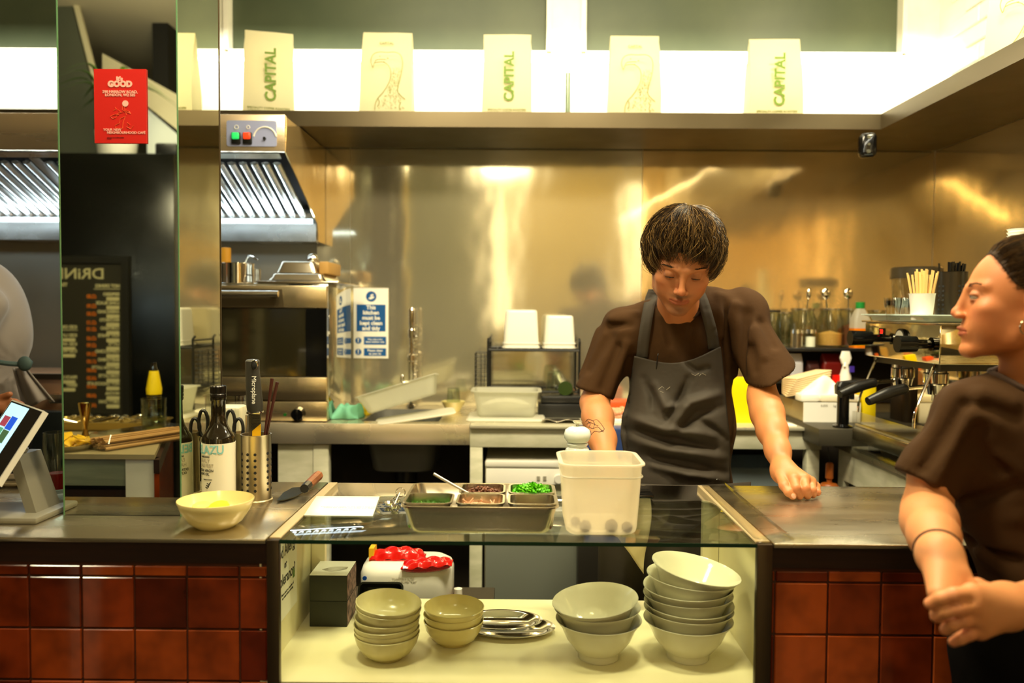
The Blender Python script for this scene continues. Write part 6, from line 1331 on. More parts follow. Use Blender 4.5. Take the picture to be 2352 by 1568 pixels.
def head_mesh(M, fem, skin, lip, stub, necklen=None, neckto=None):
    def f(P):
        d = head_sdf(P, fem); n = cap(P, (0, .02, -.05), neckto or (0, .05, -.19), .050 if not fem else .043, .06 if not fem else .05); return smin(d, n, .022)
    co, F = surface(f, (-.1, -.13, -.24), (.1, .135, .14), .0024)
    L = co.copy(); me = mesh_from([(co, F)], 'head'); return me, L
def head_color(L, skin, lip, stub):
    sk = np.array(s2l(skin)); c = np.tile(sk, (len(L), 1)).astype(np.float32)
    def mixc(w, col): 
        nonlocal c; w = np.clip(w, 0, 1)[:, None]; c = c * (1 - w) + np.array(s2l(col), np.float32) * w
    g = lambda p, r: np.exp(-(((L - np.array(p)) / np.array(r)) ** 2).sum(1))
    mixc(.35 * (g((.045, -.06, -.03), (.02, .03, .02)) + g((-.045, -.06, -.03), (.02, .03, .02)) + g((0, -.11, -.034), (.012, .02, .012))), (214, 110, 84))
    if stub is not None:
        mixc(.85 * g((0, -.095, -.053), (.028, .03, .0065)), stub); mixc(.7 * g((0, -.085, -.095), (.035, .03, .022)), stub)
        for s in (-1, 1): mixc(.3 * g((s * .05, -.03, -.075), (.02, .04, .03)), stub)
    for s in (-1, 1): mixc(.5 * g((s * .032, -.085, .0), (.019, .03, .013)), (116, 62, 36))  # eye sockets darkened in the skin colour, standing in for shade
    lipw = ((np.abs(L[:, 0]) < .025) & (L[:, 1] < -.078) & (L[:, 2] < -.0585 - .12 * np.abs(L[:, 0])) & (L[:, 2] > -.0785 + .2 * np.abs(L[:, 0]))).astype(np.float32)
    mixc(.75 * lipw, lip); return c
def add_face_parts(root, M, brow, iris, lookz=-.3, lidz=-.001):
    EW = mat('eye_white', (186, 168, 146), .15, coat=.5); IR = mat('iris_%d' % iris[0], iris, .1, coat=1.0)
    for s in (-1, 1):
        MB().ell((s * .0315, -.0765, .0015), (.0122, .0122, .0122), u=24, v=16).build('eyeball', EW, root, M=M, ang=90)
        c = Vector((s * .0315, -.0765, .0015)); d = Vector((0, -1, lookz)).normalized()
        MB().ell(c + d * .0078, (.0058, .0052, .0058), u=20, v=12).build('iris', IR, root, M=M, ang=90)
        mb = MB(); rnd = random.Random(3 + s)
        for i in range(90):
            t = rnd.random(); x = s * (.012 + t * .038); z = .0205 + .0075 * math.sin(t * 2.2) + (rnd.random() - .5) * .0055 * (1 - t * .6); y = -.0930 + .55 * (t ** 2) * .026 + .0015
            mb.tube([(x, y, z), (x + s * .0045, y + .001, z + .0015 * (1 - 2 * t)), (x + s * .008, y + .0035, z - .0005)], [.00045, .0004, .0001], 3)
        mb.build('eyebrow', brow, root, M=M)
        pts = []
        for k in range(11):
            dx = (k / 10 - .5) * .0255; z = lidz - .0028 * (dx / .0128) ** 2; rem = 1 - (dx / .0148) ** 2 - ((z - .002) / .0135) ** 2; pts.append((s * .0315 + dx, -.0775 - .0138 * math.sqrt(max(rem, .02)) , z))
        MB().tube(pts, [.0003, .0006, .0008, .0008, .0008, .0008, .0008, .0008, .0008, .0006, .0003], 5).build('eyelashes', brow, root, M=M)
def strands(n, axis, th0, th1, cen, rad, off, seed, m_name, curl=.0, wob=.004, rstr=.0007, seg=8, tip=.0, clump=16, clen=.26, cw=.7):
    rnd = random.Random(seed); ax = Vector(axis).normalized(); e1 = Vector((1, 0, 0)); e1 = (e1 - ax * e1.dot(ax)).normalized(); e2 = ax.cross(e1)
    mb = MB()
    for i in range(n):
        if i % clump == 0: pc = rnd.random() * 2 * PI; cl1 = 1 + (rnd.random() - .62) * clen; wc = (rnd.random() - .5) * cw; oc = .5 + rnd.random() * .6
        ph = pc + (rnd.random() - .5) * .34; t1 = th1(ph) * (cl1 + (rnd.random() - .6) * .05); t0 = th0 + (rnd.random() ** .7) * (t1 - th0) * .72
        o = off * oc * (.75 + rnd.random() * .35); w1 = wc + (pc + wc * .3 - ph) * .55; pts = []
        for k in range(seg):
            t = k / (seg - 1); th = t0 + (t1 - t0) * t; p_ = ph + w1 * t + .05 * math.sin(t * 5 + i)
            d = ax * math.cos(th) + (e1 * math.cos(p_) + e2 * math.sin(p_)) * math.sin(th)
            rr = 1 / math.sqrt((d.x / rad[0]) ** 2 + (d.y / rad[1]) ** 2 + (d.z / rad[2]) ** 2)
            q = Vector(cen) + d * (rr + o * min(1, .35 + t * 1.4) * (1 - tip * t ** 3) + curl * t ** 3 + wob * .5 * math.sin(t * 7 + i * 1.7)); pts.append(q)
        mb.tube(pts, [rstr * (1 - .75 * (k / (seg - 1)) ** 2) for k in range(seg)], 3)
    return mb
def person(nm, label, loc): return thing(nm, label, 'person', loc)
def add_mesh(name, me, m_, parent): return link_mesh(name, me, m_, parent)
def hand_sdf(P, wrist, rw, palm, fingers, k=.007):
    d = None
    for (q, r) in palm:
        e = cap(P, tup(wrist), tup(q), rw, r); d = e if d is None else smin(d, e, .016)
    for fg in fingers: d = smin(d, chain(P, [(tup(a), r) for a, r in fg], .004), k * .6)
    return d
def nails(root, lst, m_):
    mb = MB()
    for c, u, n_ in lst:
        n_ = n_.normalized(); u = (u - n_ * u.dot(n_)).normalized(); s = n_.cross(u); M = Matrix(((s.x, u.x, n_.x, c.x), (s.y, u.y, n_.y, c.y), (s.z, u.z, n_.z, c.z), (0, 0, 0, 1)))
        q = MB().ell((0, 0, 0), (.0052, .0068, .0015), u=12, v=8); q.build('fingernail', m_, root, M=M)
# ======================= CHEF =======================
HM = Euler((0, 0, 0)).to_matrix()
Rh = Matrix.Rotation(R(5), 3, 'Y') @ Matrix.Rotation(R(-7), 3, 'Z') @ Matrix.Rotation(R(33), 3, 'X')
HS = 1.07
eye = at(1569, 634, 2.115); org = eye - Rh @ Vector((0, -.088 * HS, .004 * HS))
MH = Matrix.Translation(org) @ Rh.to_4x4() @ Matrix.Scale(HS, 4)
chef = person('person', 'man in a brown t-shirt and grey apron leaning on the counter, looking down', (org.x, 2.36, 0))
Asd = at(1438, 762, 2.38); Bsd = at(1700, 722, 2.36); NK = at(1556, 712, 2.37)
ELr = at(1750, 905, 2.245); Wr = at(1800, 1083, 1.985)
ELl = at(1366, 925, 2.35); Wl = Vector((.245, 2.09, .962))
nk_local = tuple((MH.inverted() @ (NK + Vector((0, 0, -.03)))))
hm, HL = head_mesh(MH, False, None, None, None, neckto=nk_local)
colh = head_color(HL, (196, 126, 80), (158, 76, 52), (84, 54, 32))
hm.transform(MH)
HL_ = at(1366, 903, 2.36); HR_ = at(1766, 858, 2.255)
# arm (our right) with fist
K = [at(1822, 1099, 1.928), at(1846, 1099, 1.932), at(1862, 1106, 1.942), at(1873, 1117, 1.955)]
Mj = [at(1828, 1120, 1.897), at(1850, 1121, 1.900), at(1866, 1125, 1.912), at(1877, 1130, 1.930)]
Tj = [at(1836, 1138, 1.905), at(1854, 1138, 1.910), at(1867, 1139, 1.920), at(1875, 1141, 1.937)]
for q in Tj: q.z = max(q.z, ZC + .0105)
th_ = [(at(1793, 1092, 1.955), .0135), (at(1801, 1115, 1.915), .0118), (at(1811, 1130, 1.898), .0102), (at(1821, 1139, 1.893), .0088)]
th_[-1][0].z = max(th_[-1][0].z, ZC + .0095)
rf = [.0105, .0108, .0098, .0085]
fm = [(ELr.lerp(Wr, t), r) for t, r in ((0, .034), (.12, .037), (.28, .040), (.5, .0355), (.75, .0275), (1, .0235))]
def arm_r(P):
    d = chain(P, [(tup(Bsd.lerp(HR_, .3)), .036), (tup(Bsd.lerp(HR_, .8)), .035)] + [(tup(a), r) for a, r in fm], .03)
    h = hand_sdf(P, Wr, .023, [(K[0], .0145), (K[1], .0145), (K[2], .0135), (K[3], .012), (th_[0][0], .014)], [[(K[i], rf[i] + .002), (Mj[i], rf[i]), (Tj[i], rf[i] - .0005)] for i in range(4)] + [th_])
    d = smin(d, h, .02)
    return np.maximum(d, (ZC + .0005) - P[..., 2]) if True else d
cr = surface(arm_r, (Bsd.x - .06, 1.86, .915), (Bsd.x + .24, 2.43, 1.47), .0042)
crh = surface(arm_r, (Wr.x - .05, 1.86, .915), (Wr.x + .13, 2.02, 1.03), .0019)
co, F = cr; keep = ~((co[F].mean(1)[:, 1] < 2.0) & (co[F].mean(1)[:, 2] < 1.012)); cr = (co, F[keep])
# arm (our left), hand flat on the counter behind the tub
Kl = [Vector((.222, 2.0, .948)), Vector((.24, 1.995, .950)), Vector((.258, 2.0, .948)), Vector((.274, 2.008, .944))]
def arm_l(P):
    pts = [(tup(Asd.lerp(HL_, .3)), .036), (tup(Asd.lerp(HL_, .8)), .035), (tup(ELl), .038), (tup(ELl.lerp(Wl, .25)), .041), (tup(ELl.lerp(Wl, .6)), .034), (tup(Wl), .025)]
    d = chain(P, pts, .03); fs = []
    for i, q in enumerate(Kl):
        b = q + Vector(((i - 1.5) * .004, -.038, -.004)); c = b + Vector(((i - 1.5) * .002, -.028 + .004 * abs(i - 1), -.012)); fs.append([(q, .0105), (b, .0092), (c, .008)])
    fs.append([(Vector((.225, 2.06, .945)), .013), (Vector((.20, 2.02, .938)), .011), (Vector((.19, 1.99, .932)), .009)])
    return smin(d, hand_sdf(P, Wl, .024, [(q, .0125) for q in Kl], fs), .02)
cl = surface(arm_l, (.12, 1.90, .915), (Asd.x + .06, 2.46, 1.41), .0046)
def tors(P):
    d = ell(P, tup(at(1565, 850, 2.40)), (.15, .09, .18)); d = smin(d, cap(P, tup(Asd), tup(Bsd), .05), .05)
    d = smin(d, ell(P, tup(at(1560, 1060, 2.38)), (.14, .09, .2)), .06); d = smin(d, cap(P, tup(NK + Vector((0, 0, -.03))), tup(at(1565, 850, 2.40)), .055), .04)
    for x_ in (.38, .56): d = smin(d, chain(P, [((x_, 2.38, .88), .08), ((x_, 2.37, .5), .06), ((x_, 2.39, .1), .045), ((x_, 2.33, .05), .04)], .03), .03)
    return d
ct_ = surface(tors, (.22, 2.2, .02), (.72, 2.52, 1.46), .012)
hco = np.empty(len(hm.vertices) * 3, np.float32); hm.vertices.foreach_get('co', hco); hco = hco.reshape(-1, 3); hF = np.array([list(p_.vertices) for p_ in hm.polygons])
body = mesh_from([(hco, hF), cr, crh, cl, ct_], 'body'); nh = len(hco)
def skinc(co):
    c = np.tile(np.array(s2l((204, 134, 82))), (len(co), 1)).astype(np.float32); c[:nh] = colh
    for q in list(K) + list(Mj) + [th_[1][0]]:
        w_ = np.exp(-((co - np.array(tup(q))) ** 2).sum(1) / .011 ** 2)[:, None] * .35; c = c * (1 - w_) + np.array(s2l((220, 110, 80))) * w_
    return c
paint(body, skinc); bo = add_mesh('body', body, SKIN1, chef)
BROW1 = mat('brow_dark', (52, 34, 18), .6)
add_face_parts(chef, MH, BROW1, (50, 30, 14), -.55)
nails(chef, [(th_[-1][0] + Vector((-.001, -.0078, .002)), Vector((.5, -.2, -.8)), Vector((-.1, -1, .25)))], mat('nail', (226, 170, 140), .25))
# hair
HAIR1 = hairmat('hair_dark', [(0, (24, 16, 8)), (.55, (44, 30, 15)), (.78, (96, 70, 34)), (1, (176, 140, 84))])
def th1_(ph):   # ph 0 = +x side, pi/2 = front (towards -y) for this axis
    s_ = math.sin(ph); return R(108 + 4 * abs(math.cos(ph)) - (18 if s_ < -.35 else 0) * min(1, (-s_ - .35) * 4) + (0 if s_ < 0 else -2))
axc = Vector((0, .34, .94)); 
def front_sign():
    ax = axc.normalized(); e1 = Vector((1, 0, 0)); e2 = ax.cross(e1); return e2.y
fs_ = front_sign()
def th_chef(ph):
    s_ = math.sin(ph) * (1 if fs_ < 0 else -1)      # +1 towards the face
    return R(134 - 40 * max(0, min(1, (s_ - .35) * 2.2)) - 4 * max(0, -s_))
hb = strands(5600, axc, R(3), th_chef, (0, .014, .032), (.080, .102, .095), .030, 1, 'hair', tip=.95, clen=.40, cw=.8, wob=.005, rstr=.00065, seg=10)
hb.build('hair', HAIR1, chef, M=MH, fix=False, label='short dark tousled hair with lighter strands', ang=80)
def cap_f(P):
    d = ell(P, (0, .016, .032), (.083, .104, .094)); q = np.maximum(-(P[..., 2] - .058 - .75 * (P[..., 1] + .03) * -1 * 1.0), 0) * 0
    lim = np.where(P[..., 1] < -.02, .060 - P[..., 2], -.02 + (-.3) * (P[..., 1] + .02) - P[..., 2]); return np.maximum(np.maximum(d, lim), -ell(P, (0, .016, .03), (.07, .09, .08)))
cm = mesh_from([surface(cap_f, (-.1, -.1, -.08), (.1, .13, .14), .005)], 'hair_cap'); cm.transform(MH); add_mesh('hair_underlayer', cm, mat('hair_under', (26, 18, 9), .7), chef)
# shirt
def folds(P, a=.0055):
    x, y, z = P[..., 0], P[..., 1], P[..., 2]
    return a * (np.sin(38 * x + 9 * z + 3 * np.sin(14 * z)) * .6 + np.sin(60 * (x + .5 * z) + 4 * np.sin(11 * x)) * .35 + np.sin(24 * z - 31 * x) * .4)
def sleeve(P, S, H, r0, r1, dirn=None):
    d = cap(P, tup(S), tup(H + (H - S) * .3), r0, r1 + (r1 - r0) * .3); n = (H - S).normalized() if dirn is None else dirn.normalized()
    cut = (P - V3(*tup(H))) @ V3(*tup(n)); inner = cap(P, tup(H + n * (r1 - .03)), tup(H + n * .15), r1 - .014, r1 - .013)
    return smax(smax(d, cut, .006), -inner, .012)
NH = org + Rh @ Vector((0, .03, -.10))
def torso_sh(P):
    d = cap(P, tup(Asd), tup(Bsd), .062, .062); d = smin(d, cap(P, tup(NK + Vector((0, .03, -.01))), tup(Asd), .055, .06), .05); d = smin(d, cap(P, tup(NK + Vector((.03, .03, .022))), tup(Bsd), .058, .060), .06)
    d = smin(d, ell(P, tup(at(1568, 838, 2.405)), (.163, .118, .17)), .07); d = smin(d, ell(P, tup(at(1562, 985, 2.375)), (.160, .125, .17)), .07)
    d = smin(d, ell(P, tup(at(1560, 1100, 2.36)), (.155, .125, .12)), .06); return d
def shirt_base(P):
    d = torso_sh(P); d = smin(d, sleeve(P, Asd, HL_, .062, .058, Vector((-.36, .02, -.93))), .035); return smin(d, sleeve(P, Bsd, HR_, .066, .075, Vector((.53, .1, -.85))), .035)
CRE = None
def shirt_f(P):
    d = torso_sh(P)
    d = smin(d, sleeve(P, Asd, HL_, .062, .058, Vector((-.36, -.05, -.93))), .035); d = smin(d, sleeve(P, Bsd, HR_, .066, .075, Vector((.53, .1, -.85))), .035)
    d = d + folds(P)
    global CRE
    if CRE is None: CRE = creases(shirt_base, [(1400, 770, 1352, 850, -1, .010), (1425, 800, 1385, 890, -1, .012), (1375, 760, 1335, 860, 1, .008), (1440, 790, 1400, 905, 1, .009), (1450, 830, 1430, 900, -1, .012), (1405, 735, 1460, 720, 1, .008), (1395, 750, 1450, 745, -1, .008),
        (1690, 700, 1690, 860, 1, .010), (1665, 690, 1672, 860, -1, .009), (1715, 720, 1705, 860, -1, .012), (1735, 760, 1755, 820, 1, .008), (1750, 740, 1778, 795, -1, .008), (1722, 800, 1732, 850, -1, .008), (1650, 680, 1655, 770, 1, .008), (1690, 900, 1682, 1010, -1, .010), (1530, 740, 1540, 790, -1, .006), (1590, 745, 1580, 790, -1, .006)], 2.1, 2.5)
    d = crease(P, d, CRE)
    c = NK + Vector((0, -.035, .035)); nk = ell(P, tup(c), (.068, .075, .072)); d = smax(d, -nk, .006)
    return smax(d, .80 - P[..., 2], .006)
sm = mesh_from([surface(shirt_f, (.10, 2.12, .78), (.86, 2.56, 1.48), .0052)], 'shirt'); add_mesh('t_shirt', sm, SHIRT, chef)
# collar ring
c = NK + Vector((0, -.035, .035)); pts = []
for k in range(40):
    a_ = 2 * PI * k / 40; d = Vector((math.cos(a_), math.sin(a_), 0)); best = None
    for zz_ in np.linspace(-.072, .05, 60):
        rr = math.sqrt(max(0, 1 - (zz_ / .072) ** 2)); q = c + Vector((d.x * .068 * rr, d.y * .075 * rr, zz_))
        v = float(torso_sh(np.array([tup(q)], np.float32))[0])
        if best is None or abs(v) < best[0]: best = (abs(v), q)
    pts.append(best[1])
MB().tube(pts, .0055, 8, closed=True).build('collar', mat('collar', (58, 36, 18), .85), chef)
# apron
RG = [((1505, 885), (1530, 935), (1568, 930), .010, 13), ((1535, 990), (1585, 925), (1650, 905), .012, 15), ((1550, 1000), (1600, 950), (1655, 935), -.010, 14), ((1440, 955), (1520, 985), (1640, 1000), .012, 14),
      ((1440, 985), (1530, 1005), (1640, 1030), -.013, 13), ((1450, 1010), (1540, 1035), (1660, 1050), .012, 15), ((1470, 1045), (1560, 1060), (1665, 1085), -.012, 14), ((1480, 870), (1500, 910), (1500, 950), -.008, 13),
      ((1570, 830), (1600, 850), (1625, 845), -.006, 9), ((1500, 1070), (1580, 1090), (1660, 1100), .010, 12), ((1600, 960), (1640, 985), (1668, 1010), -.009, 11), ((1580, 870), (1560, 915), (1535, 960), -.009, 12)]
def ridge(px, py):
    s = 0
    for a, b, c_, amp, wd in RG:
        pl_ = [a, b, c_]; best = 1e9; te = 0
        for i, (p_, q) in enumerate(zip(pl_[:-1], pl_[1:])):
            dx, dy = q[0] - p_[0], q[1] - p_[1]; t = max(0, min(1, ((px - p_[0]) * dx + (py - p_[1]) * dy) / (dx * dx + dy * dy))); dd = math.hypot(px - p_[0] - t * dx, py - p_[1] - t * dy)
            if dd < best: best = dd; te = (i + t) / 2
        s += amp * math.exp(-(best / (wd * .72)) ** 2) * math.sin(PI * min(max(te, .08), .92)) ** .7
    return s
Ledge = [(800, 1462), (818, 1457), (900, 1445), (960, 1428), (1000, 1425), (1040, 1432), (1080, 1450), (1125, 1450)]
Redge = [(790, 1654), (830, 1659), (900, 1666), (960, 1671), (1000, 1675), (1060, 1677), (1125, 1676)]
fx = lambda tb, y: float(np.interp(y, [t[0] for t in tb], [t[1] for t in tb]))
ap = MB(); NU, NV = 60, 84; gridv = []
Pq = []
for i in range(NU + 1):
    for j in range(NV + 1):
        v = j / NV; u = i / NU; top = 818 - 22 * u + 34 * math.sin(PI * u) ** 1.2 * .75; py = top + (1122 - top) * v; px = fx(Ledge, py) * (1 - u) + fx(Redge, py) * u; Pq.append((px, py, u, v))
ys = np.linspace(2.10, 2.50, 500); D = np.array([[*ray(p_[0], p_[1])] for p_ in Pq]); PP = np.empty((len(Pq), len(ys), 3), np.float32)
for k in range(3): PP[:, :, k] = (CP[k] + D[:, k][:, None] / D[:, 1][:, None] * ys[None, :])
SV = torso_sh(PP); ki = np.where((SV < 0).any(1), np.argmax(SV < 0, 1), np.argmin(SV, 1))
vid = 0
for i in range(NU + 1):
    r_ = []
    for j in range(NV + 1):
        px, py, u, v = Pq[vid]; y = ys[ki[vid]]; vid += 1
        y = min(y, 2.40); y = y - .027 - 2.3 * max(ridge(px, py), -.008) - .002 * math.sin(u * 30 + v * 9) * v
        r_.append(ap.bm.verts.new(CP + Vector(D[vid - 1]) * (y / D[vid - 1][1])))
    gridv.append(r_)
for i in range(NU):
    for j in range(NV): ap.bm.faces.new((gridv[i][j], gridv[i + 1][j], gridv[i + 1][j + 1], gridv[i][j + 1]))
# skirt below the waist
ap.grid(lambda u, v: (.235 + .42 * u, 2.20 - .05 * math.sin(PI * u) + .014 * math.sin(u * 22) * v + .03 * v, .90 - .42 * v), 40, 16)
apP = {}
for n_, (px, py, u, v) in enumerate(Pq): apP[n_] = (px, py, gridv[n_ // (NV + 1)][n_ % (NV + 1)].co.copy())
ap_px = np.array([(a_[0], a_[1]) for a_ in apP.values()])
apo = ap.build('apron', APR, chef, solid=.003, ang=80)
def apt(px, py):
    k = int(np.argmin(((ap_px - np.array((px, py))) ** 2).sum(1))); return apP[k][2] + Vector((0, -.003, 0))
mb = MB()
for l in ([(1512, 892), (1518, 888), (1524, 892)], [(1516, 898), (1522, 902)], [(1530, 894), (1538, 888)], [(1590, 858), (1596, 862), (1602, 856)], [(1604, 862), (1610, 858)], [(1614, 856), (1620, 860)]): mb.tube([apt(*q_) + Vector((.0012 * i_, 0, .0006 * (i_ % 2))) for i_, q_ in enumerate(l)], .0006, 4)
mb.build('apron_mark', mat('mark_white', (190, 182, 160), .7), chef, label='small pale print marks')
def strap(pts, wd, nm='apron_strap'):
    mb = MB(); rows = []
    pts = spline([Vector((a, b, 0)) for a, b in pts], 8)
    for k, p_ in enumerate(pts):
        row = []
        for s_ in (-1, -.3, .3, 1):
            q = hit(torso_sh, p_.x + s_ * wd / 2, p_.y, 2.16, 2.5, 160); dd = ray(p_.x + s_ * wd / 2, p_.y); y = q.y - .010; row.append(CP + dd * (y / dd.y))
        rows.append(row)
    mb.loft(rows, cap=False, closed=False); mb.build(nm, APR, chef, solid=.003, ang=80)
strap([(1474, 822), (1480, 770), (1488, 720), (1496, 682), (1503, 664)], 26); strap([(1640, 802), (1634, 760), (1622, 715), (1614, 690), (1606, 672)], 26)
def mark(nm, m_, lines, f, r, y0, y1, root, off=.0005, smooth=3, lab=None):
    mb = MB()
    for l in lines:
        pp_ = []
        for p_ in spline([Vector((a, b, 0)) for a, b in l], smooth):
            q = hit(f, p_.x, p_.y, y0, y1, 400); dd = ray(p_.x, p_.y); pp_.append(CP + dd * ((q.y - off) / dd.y))
        mb.tube(pp_, r, 4)
    mb.build(nm, m_, root, label=lab)
mark('tattoo', mat('tattoo_ink', (52, 42, 36), .6), [[(1345, 968), (1352, 962), (1362, 966), (1370, 963), (1378, 970), (1384, 978), (1388, 986), (1380, 990)], [(1348, 974), (1355, 970), (1365, 974), (1374, 978)], [(1352, 980), (1362, 984), (1372, 980), (1380, 986), (1386, 992)],
     [(1350, 966), (1356, 974), (1352, 981)], [(1362, 966), (1366, 974), (1362, 984)], [(1358, 998), (1366, 990), (1376, 992), (1386, 989)], [(1356, 1002), (1358, 994), (1352, 984)]], arm_l, .0009, 2.1, 2.5, chef, off=.0006, lab='dark line tattoo on the forearm')
pn_ = thing('pen', 'black pen clipped to the top of the grey apron', 'pen', tup(at(1508, 835, 2.25)))
q = hit(torso_sh, 1508, 835, 2.1, 2.5); y_ = q.y - .032
MB().tube([at(1512, 812, y_), at(1511, 816, y_ - .004), at(1507, 847, y_)], .0016).build('pen_body', BLACK, pn_)
# towel at the waist
tw = MB(); tw.grid(lambda u, v: (at(1405 + 80 * u, 1300, 2.12).x + .01 * math.sin(v * 5), 2.115 + .008 * math.sin(u * 9 + v * 2), .905 - (.13 + .10 * max(0, u - .25)) * v - (.03 * u * v)), 16, 16)
tw.build('kitchen_towel', mat('towel', (230, 214, 168), .85), solid=.003, label='cream kitchen towel hanging at the chef waist behind the display case', cat='towel')
# trousers + shoes
def trs(P):
    d = ell(P, (.47, 2.38, .88), (.16, .115, .13))
    for x_ in (.385, .555): d = smin(d, chain(P, [((x_, 2.38, .84), .09), ((x_, 2.375, .48), .068), ((x_, 2.39, .06), .058)], .03), .03)
    return smax(d + folds(P, .003), .04 - P[..., 2], .004)
add_mesh('trousers', mesh_from([surface(trs, (.25, 2.2, .02), (.7, 2.56, 1.02), .011)], 'trousers'), DARKCL, chef)
for x_ in (.385, .555): MB().ell((x_, 2.34, .045), (.05, .13, .05)).box(x_ - .045, x_ + .045, 2.22, 2.46, .0, .02, bev=.008).build('shoe', BLACK, chef)

# ======================= WOMAN =======================
Rw = Matrix.Rotation(R(-110), 3, 'Z') @ Matrix.Rotation(R(-4), 3, 'X'); WS = .90
ow = Vector((.884, 1.41, 1.394)); MW = Matrix.Translation(ow) @ Rw.to_4x4() @ Matrix.Scale(WS, 4)
wo = person('person', 'woman in a brown t-shirt standing at the right counter in profile, hands clasped', (ow.x + .06, 1.40, 0))
nkw = at(2356, 905, 1.43); nl = tuple(MW.inverted() @ nkw)
wm, WL = head_mesh(MW, True, None, None, None, neckto=nl); colw = head_color(WL, (200, 124, 72), (166, 76, 52), None)
wm.transform(MW); wco = np.empty(len(wm.vertices) * 3, np.float32); wm.vertices.foreach_get('co', wco); wco = wco.reshape(-1, 3); wF = np.array([list(p_.vertices) for p_ in wm.polygons])
SRw = at(2254, 955, 1.41); SLw = at(2560, 950, 1.38)
HW_ = at(2124, 1112, 1.405); ELw = at(2128, 1176, 1.405); WRw = at(2158, 1275, 1.20); ELw2 = at(2640, 1330, 1.33); WR2 = at(2308, 1392, 1.165)
hk = [at(2152, 1362, 1.135), at(2175, 1375, 1.128), at(2198, 1385, 1.13), at(2222, 1382, 1.14)]
def arm_wr(P):
    d = chain(P, [(tup(SRw.lerp(HW_, .3)), .036), (tup(SRw.lerp(HW_, .85)), .035), (tup(ELw), .036), (tup(ELw.lerp(WRw, .25)), .040), (tup(ELw.lerp(WRw, .6)), .034), (tup(WRw), .0255)], .03)
    fs = []
    for i, q in enumerate(hk):
        b = q + Vector((.004, .006, -.034)); c_ = b + Vector((.012, .016, -.010)); fs.append([(q, .0098), (b, .0088), (c_, .0078)])
    fs.append([(at(2205, 1318, 1.165), .0125), (at(2228, 1345, 1.15), .0105), (at(2236, 1375, 1.14), .009)])
    return smin(d, hand_sdf(P, WRw, .0245, [(q, .0128) for q in hk] + [(at(2205, 1318, 1.165), .012)], fs), .02)
# left hand closes over the right one, fingers towards the left of the picture
kn2 = [at(2232, 1362, 1.10), at(2238, 1392, 1.095), at(2244, 1420, 1.10), at(2250, 1446, 1.108)]
fg2 = [[(kn2[0], .0112), (at(2190, 1366, 1.085), .0100), (at(2160, 1374, 1.09), .0092), (at(2137, 1386, 1.10), .0086)],
       [(kn2[1], .0112), (at(2203, 1397, 1.082), .0098), (at(2172, 1404, 1.088), .0090), (at(2150, 1416, 1.10), .0082)],
       [(kn2[2], .0106), (at(2214, 1425, 1.087), .0096), (at(2190, 1434, 1.09), .0086), (at(2172, 1446, 1.10), .0080)],
       [(kn2[3], .0098), (at(2226, 1456, 1.096), .0086), (at(2206, 1466, 1.098), .0078), (at(2190, 1474, 1.105), .0072)],
       [(at(2285, 1365, 1.15), .014), (at(2245, 1345, 1.155), .0112), (at(2212, 1340, 1.155), .0092)]]
def arm_wl(P):
    d = chain(P, [(tup(ELw2), .040), (tup(ELw2.lerp(WR2, .4)), .038), (tup(WR2), .0275)], .03)
    return smin(d, hand_sdf(P, WR2, .027, [(q, .0145) for q in kn2], fg2), .018)
w1_ = surface(arm_wr, (.52, 1.06, .84), (.90, 1.50, 1.30), .0044); w1h = surface(arm_wr, (.52, 1.06, .84), (.72, 1.215, 1.02), .0022)
co, F = w1_; keep = ~((co[F].mean(1)[:, 1] < 1.205) & (co[F].mean(1)[:, 0] < .715) & (co[F].mean(1)[:, 2] < 1.01)); w1_ = (co, F[keep])
w2_ = surface(arm_wl, (.52, 1.05, .84), (1.12, 1.40, 1.05), .0026)
def torw(P):
    d = ell(P, tup(at(2405, 1080, 1.43)), (.13, .08, .14)); d = smin(d, cap(P, tup(SRw + Vector((0, .01, -.02))), tup(SLw + Vector((0, .01, -.02))), .032), .03); d = smin(d, cap(P, tup(nkw), tup(at(2400, 1010, 1.43)), .034), .03)
    d = smin(d, ell(P, tup(at(2450, 1330, 1.43)), (.14, .09, .18)), .06)
    for x_ in (.89, 1.05): d = smin(d, chain(P, [((x_, 1.43, .75), .075), ((x_, 1.42, .42), .052), ((x_, 1.44, .1), .04), ((x_, 1.38, .045), .035)], .03), .03)
    return d
w3_ = surface(torw, (.74, 1.28, .02), (1.22, 1.58, 1.32), .012)
wb = mesh_from([(wco, wF), w1_, w1h, w2_, w3_], 'body'); nw = len(wco)
def skw(co):
    c = np.tile(np.array(s2l((214, 144, 92))), (len(co), 1)).astype(np.float32); c[:nw] = colw
    for q in list(kn2) + [f_[1][0] for f_ in fg2] + [f_[-1][0] for f_ in fg2]:
        w_ = np.exp(-((co - np.array(tup(q))) ** 2).sum(1) / .010 ** 2)[:, None] * .4; c = c * (1 - w_) + np.array(s2l((224, 120, 96))) * w_
    return c
paint(wb, skw); add_mesh('body', wb, SKIN2, wo)
add_face_parts(wo, MW, mat('brow_brown', (120, 80, 46), .7), (70, 80, 70), .05, .0045)
HAIR2 = hairmat('hair_brown', [(0, (40, 25, 12)), (.5, (62, 42, 20)), (.9, (96, 68, 34)), (1, (120, 88, 46))], .36)
axw = Vector((0, .92, .30))
def hl_w(z): return float(np.interp(z, [-1, -.5, -.15, .15, .5, 1], [66, 72, 104, 118, 122, 124]))
def th_w(ph):
    ax = axw.normalized(); e1 = Vector((1, 0, 0)); e2 = ax.cross(e1).normalized(); d = e1 * math.cos(ph) + e2 * math.sin(ph)
    return R(hl_w(d.z))
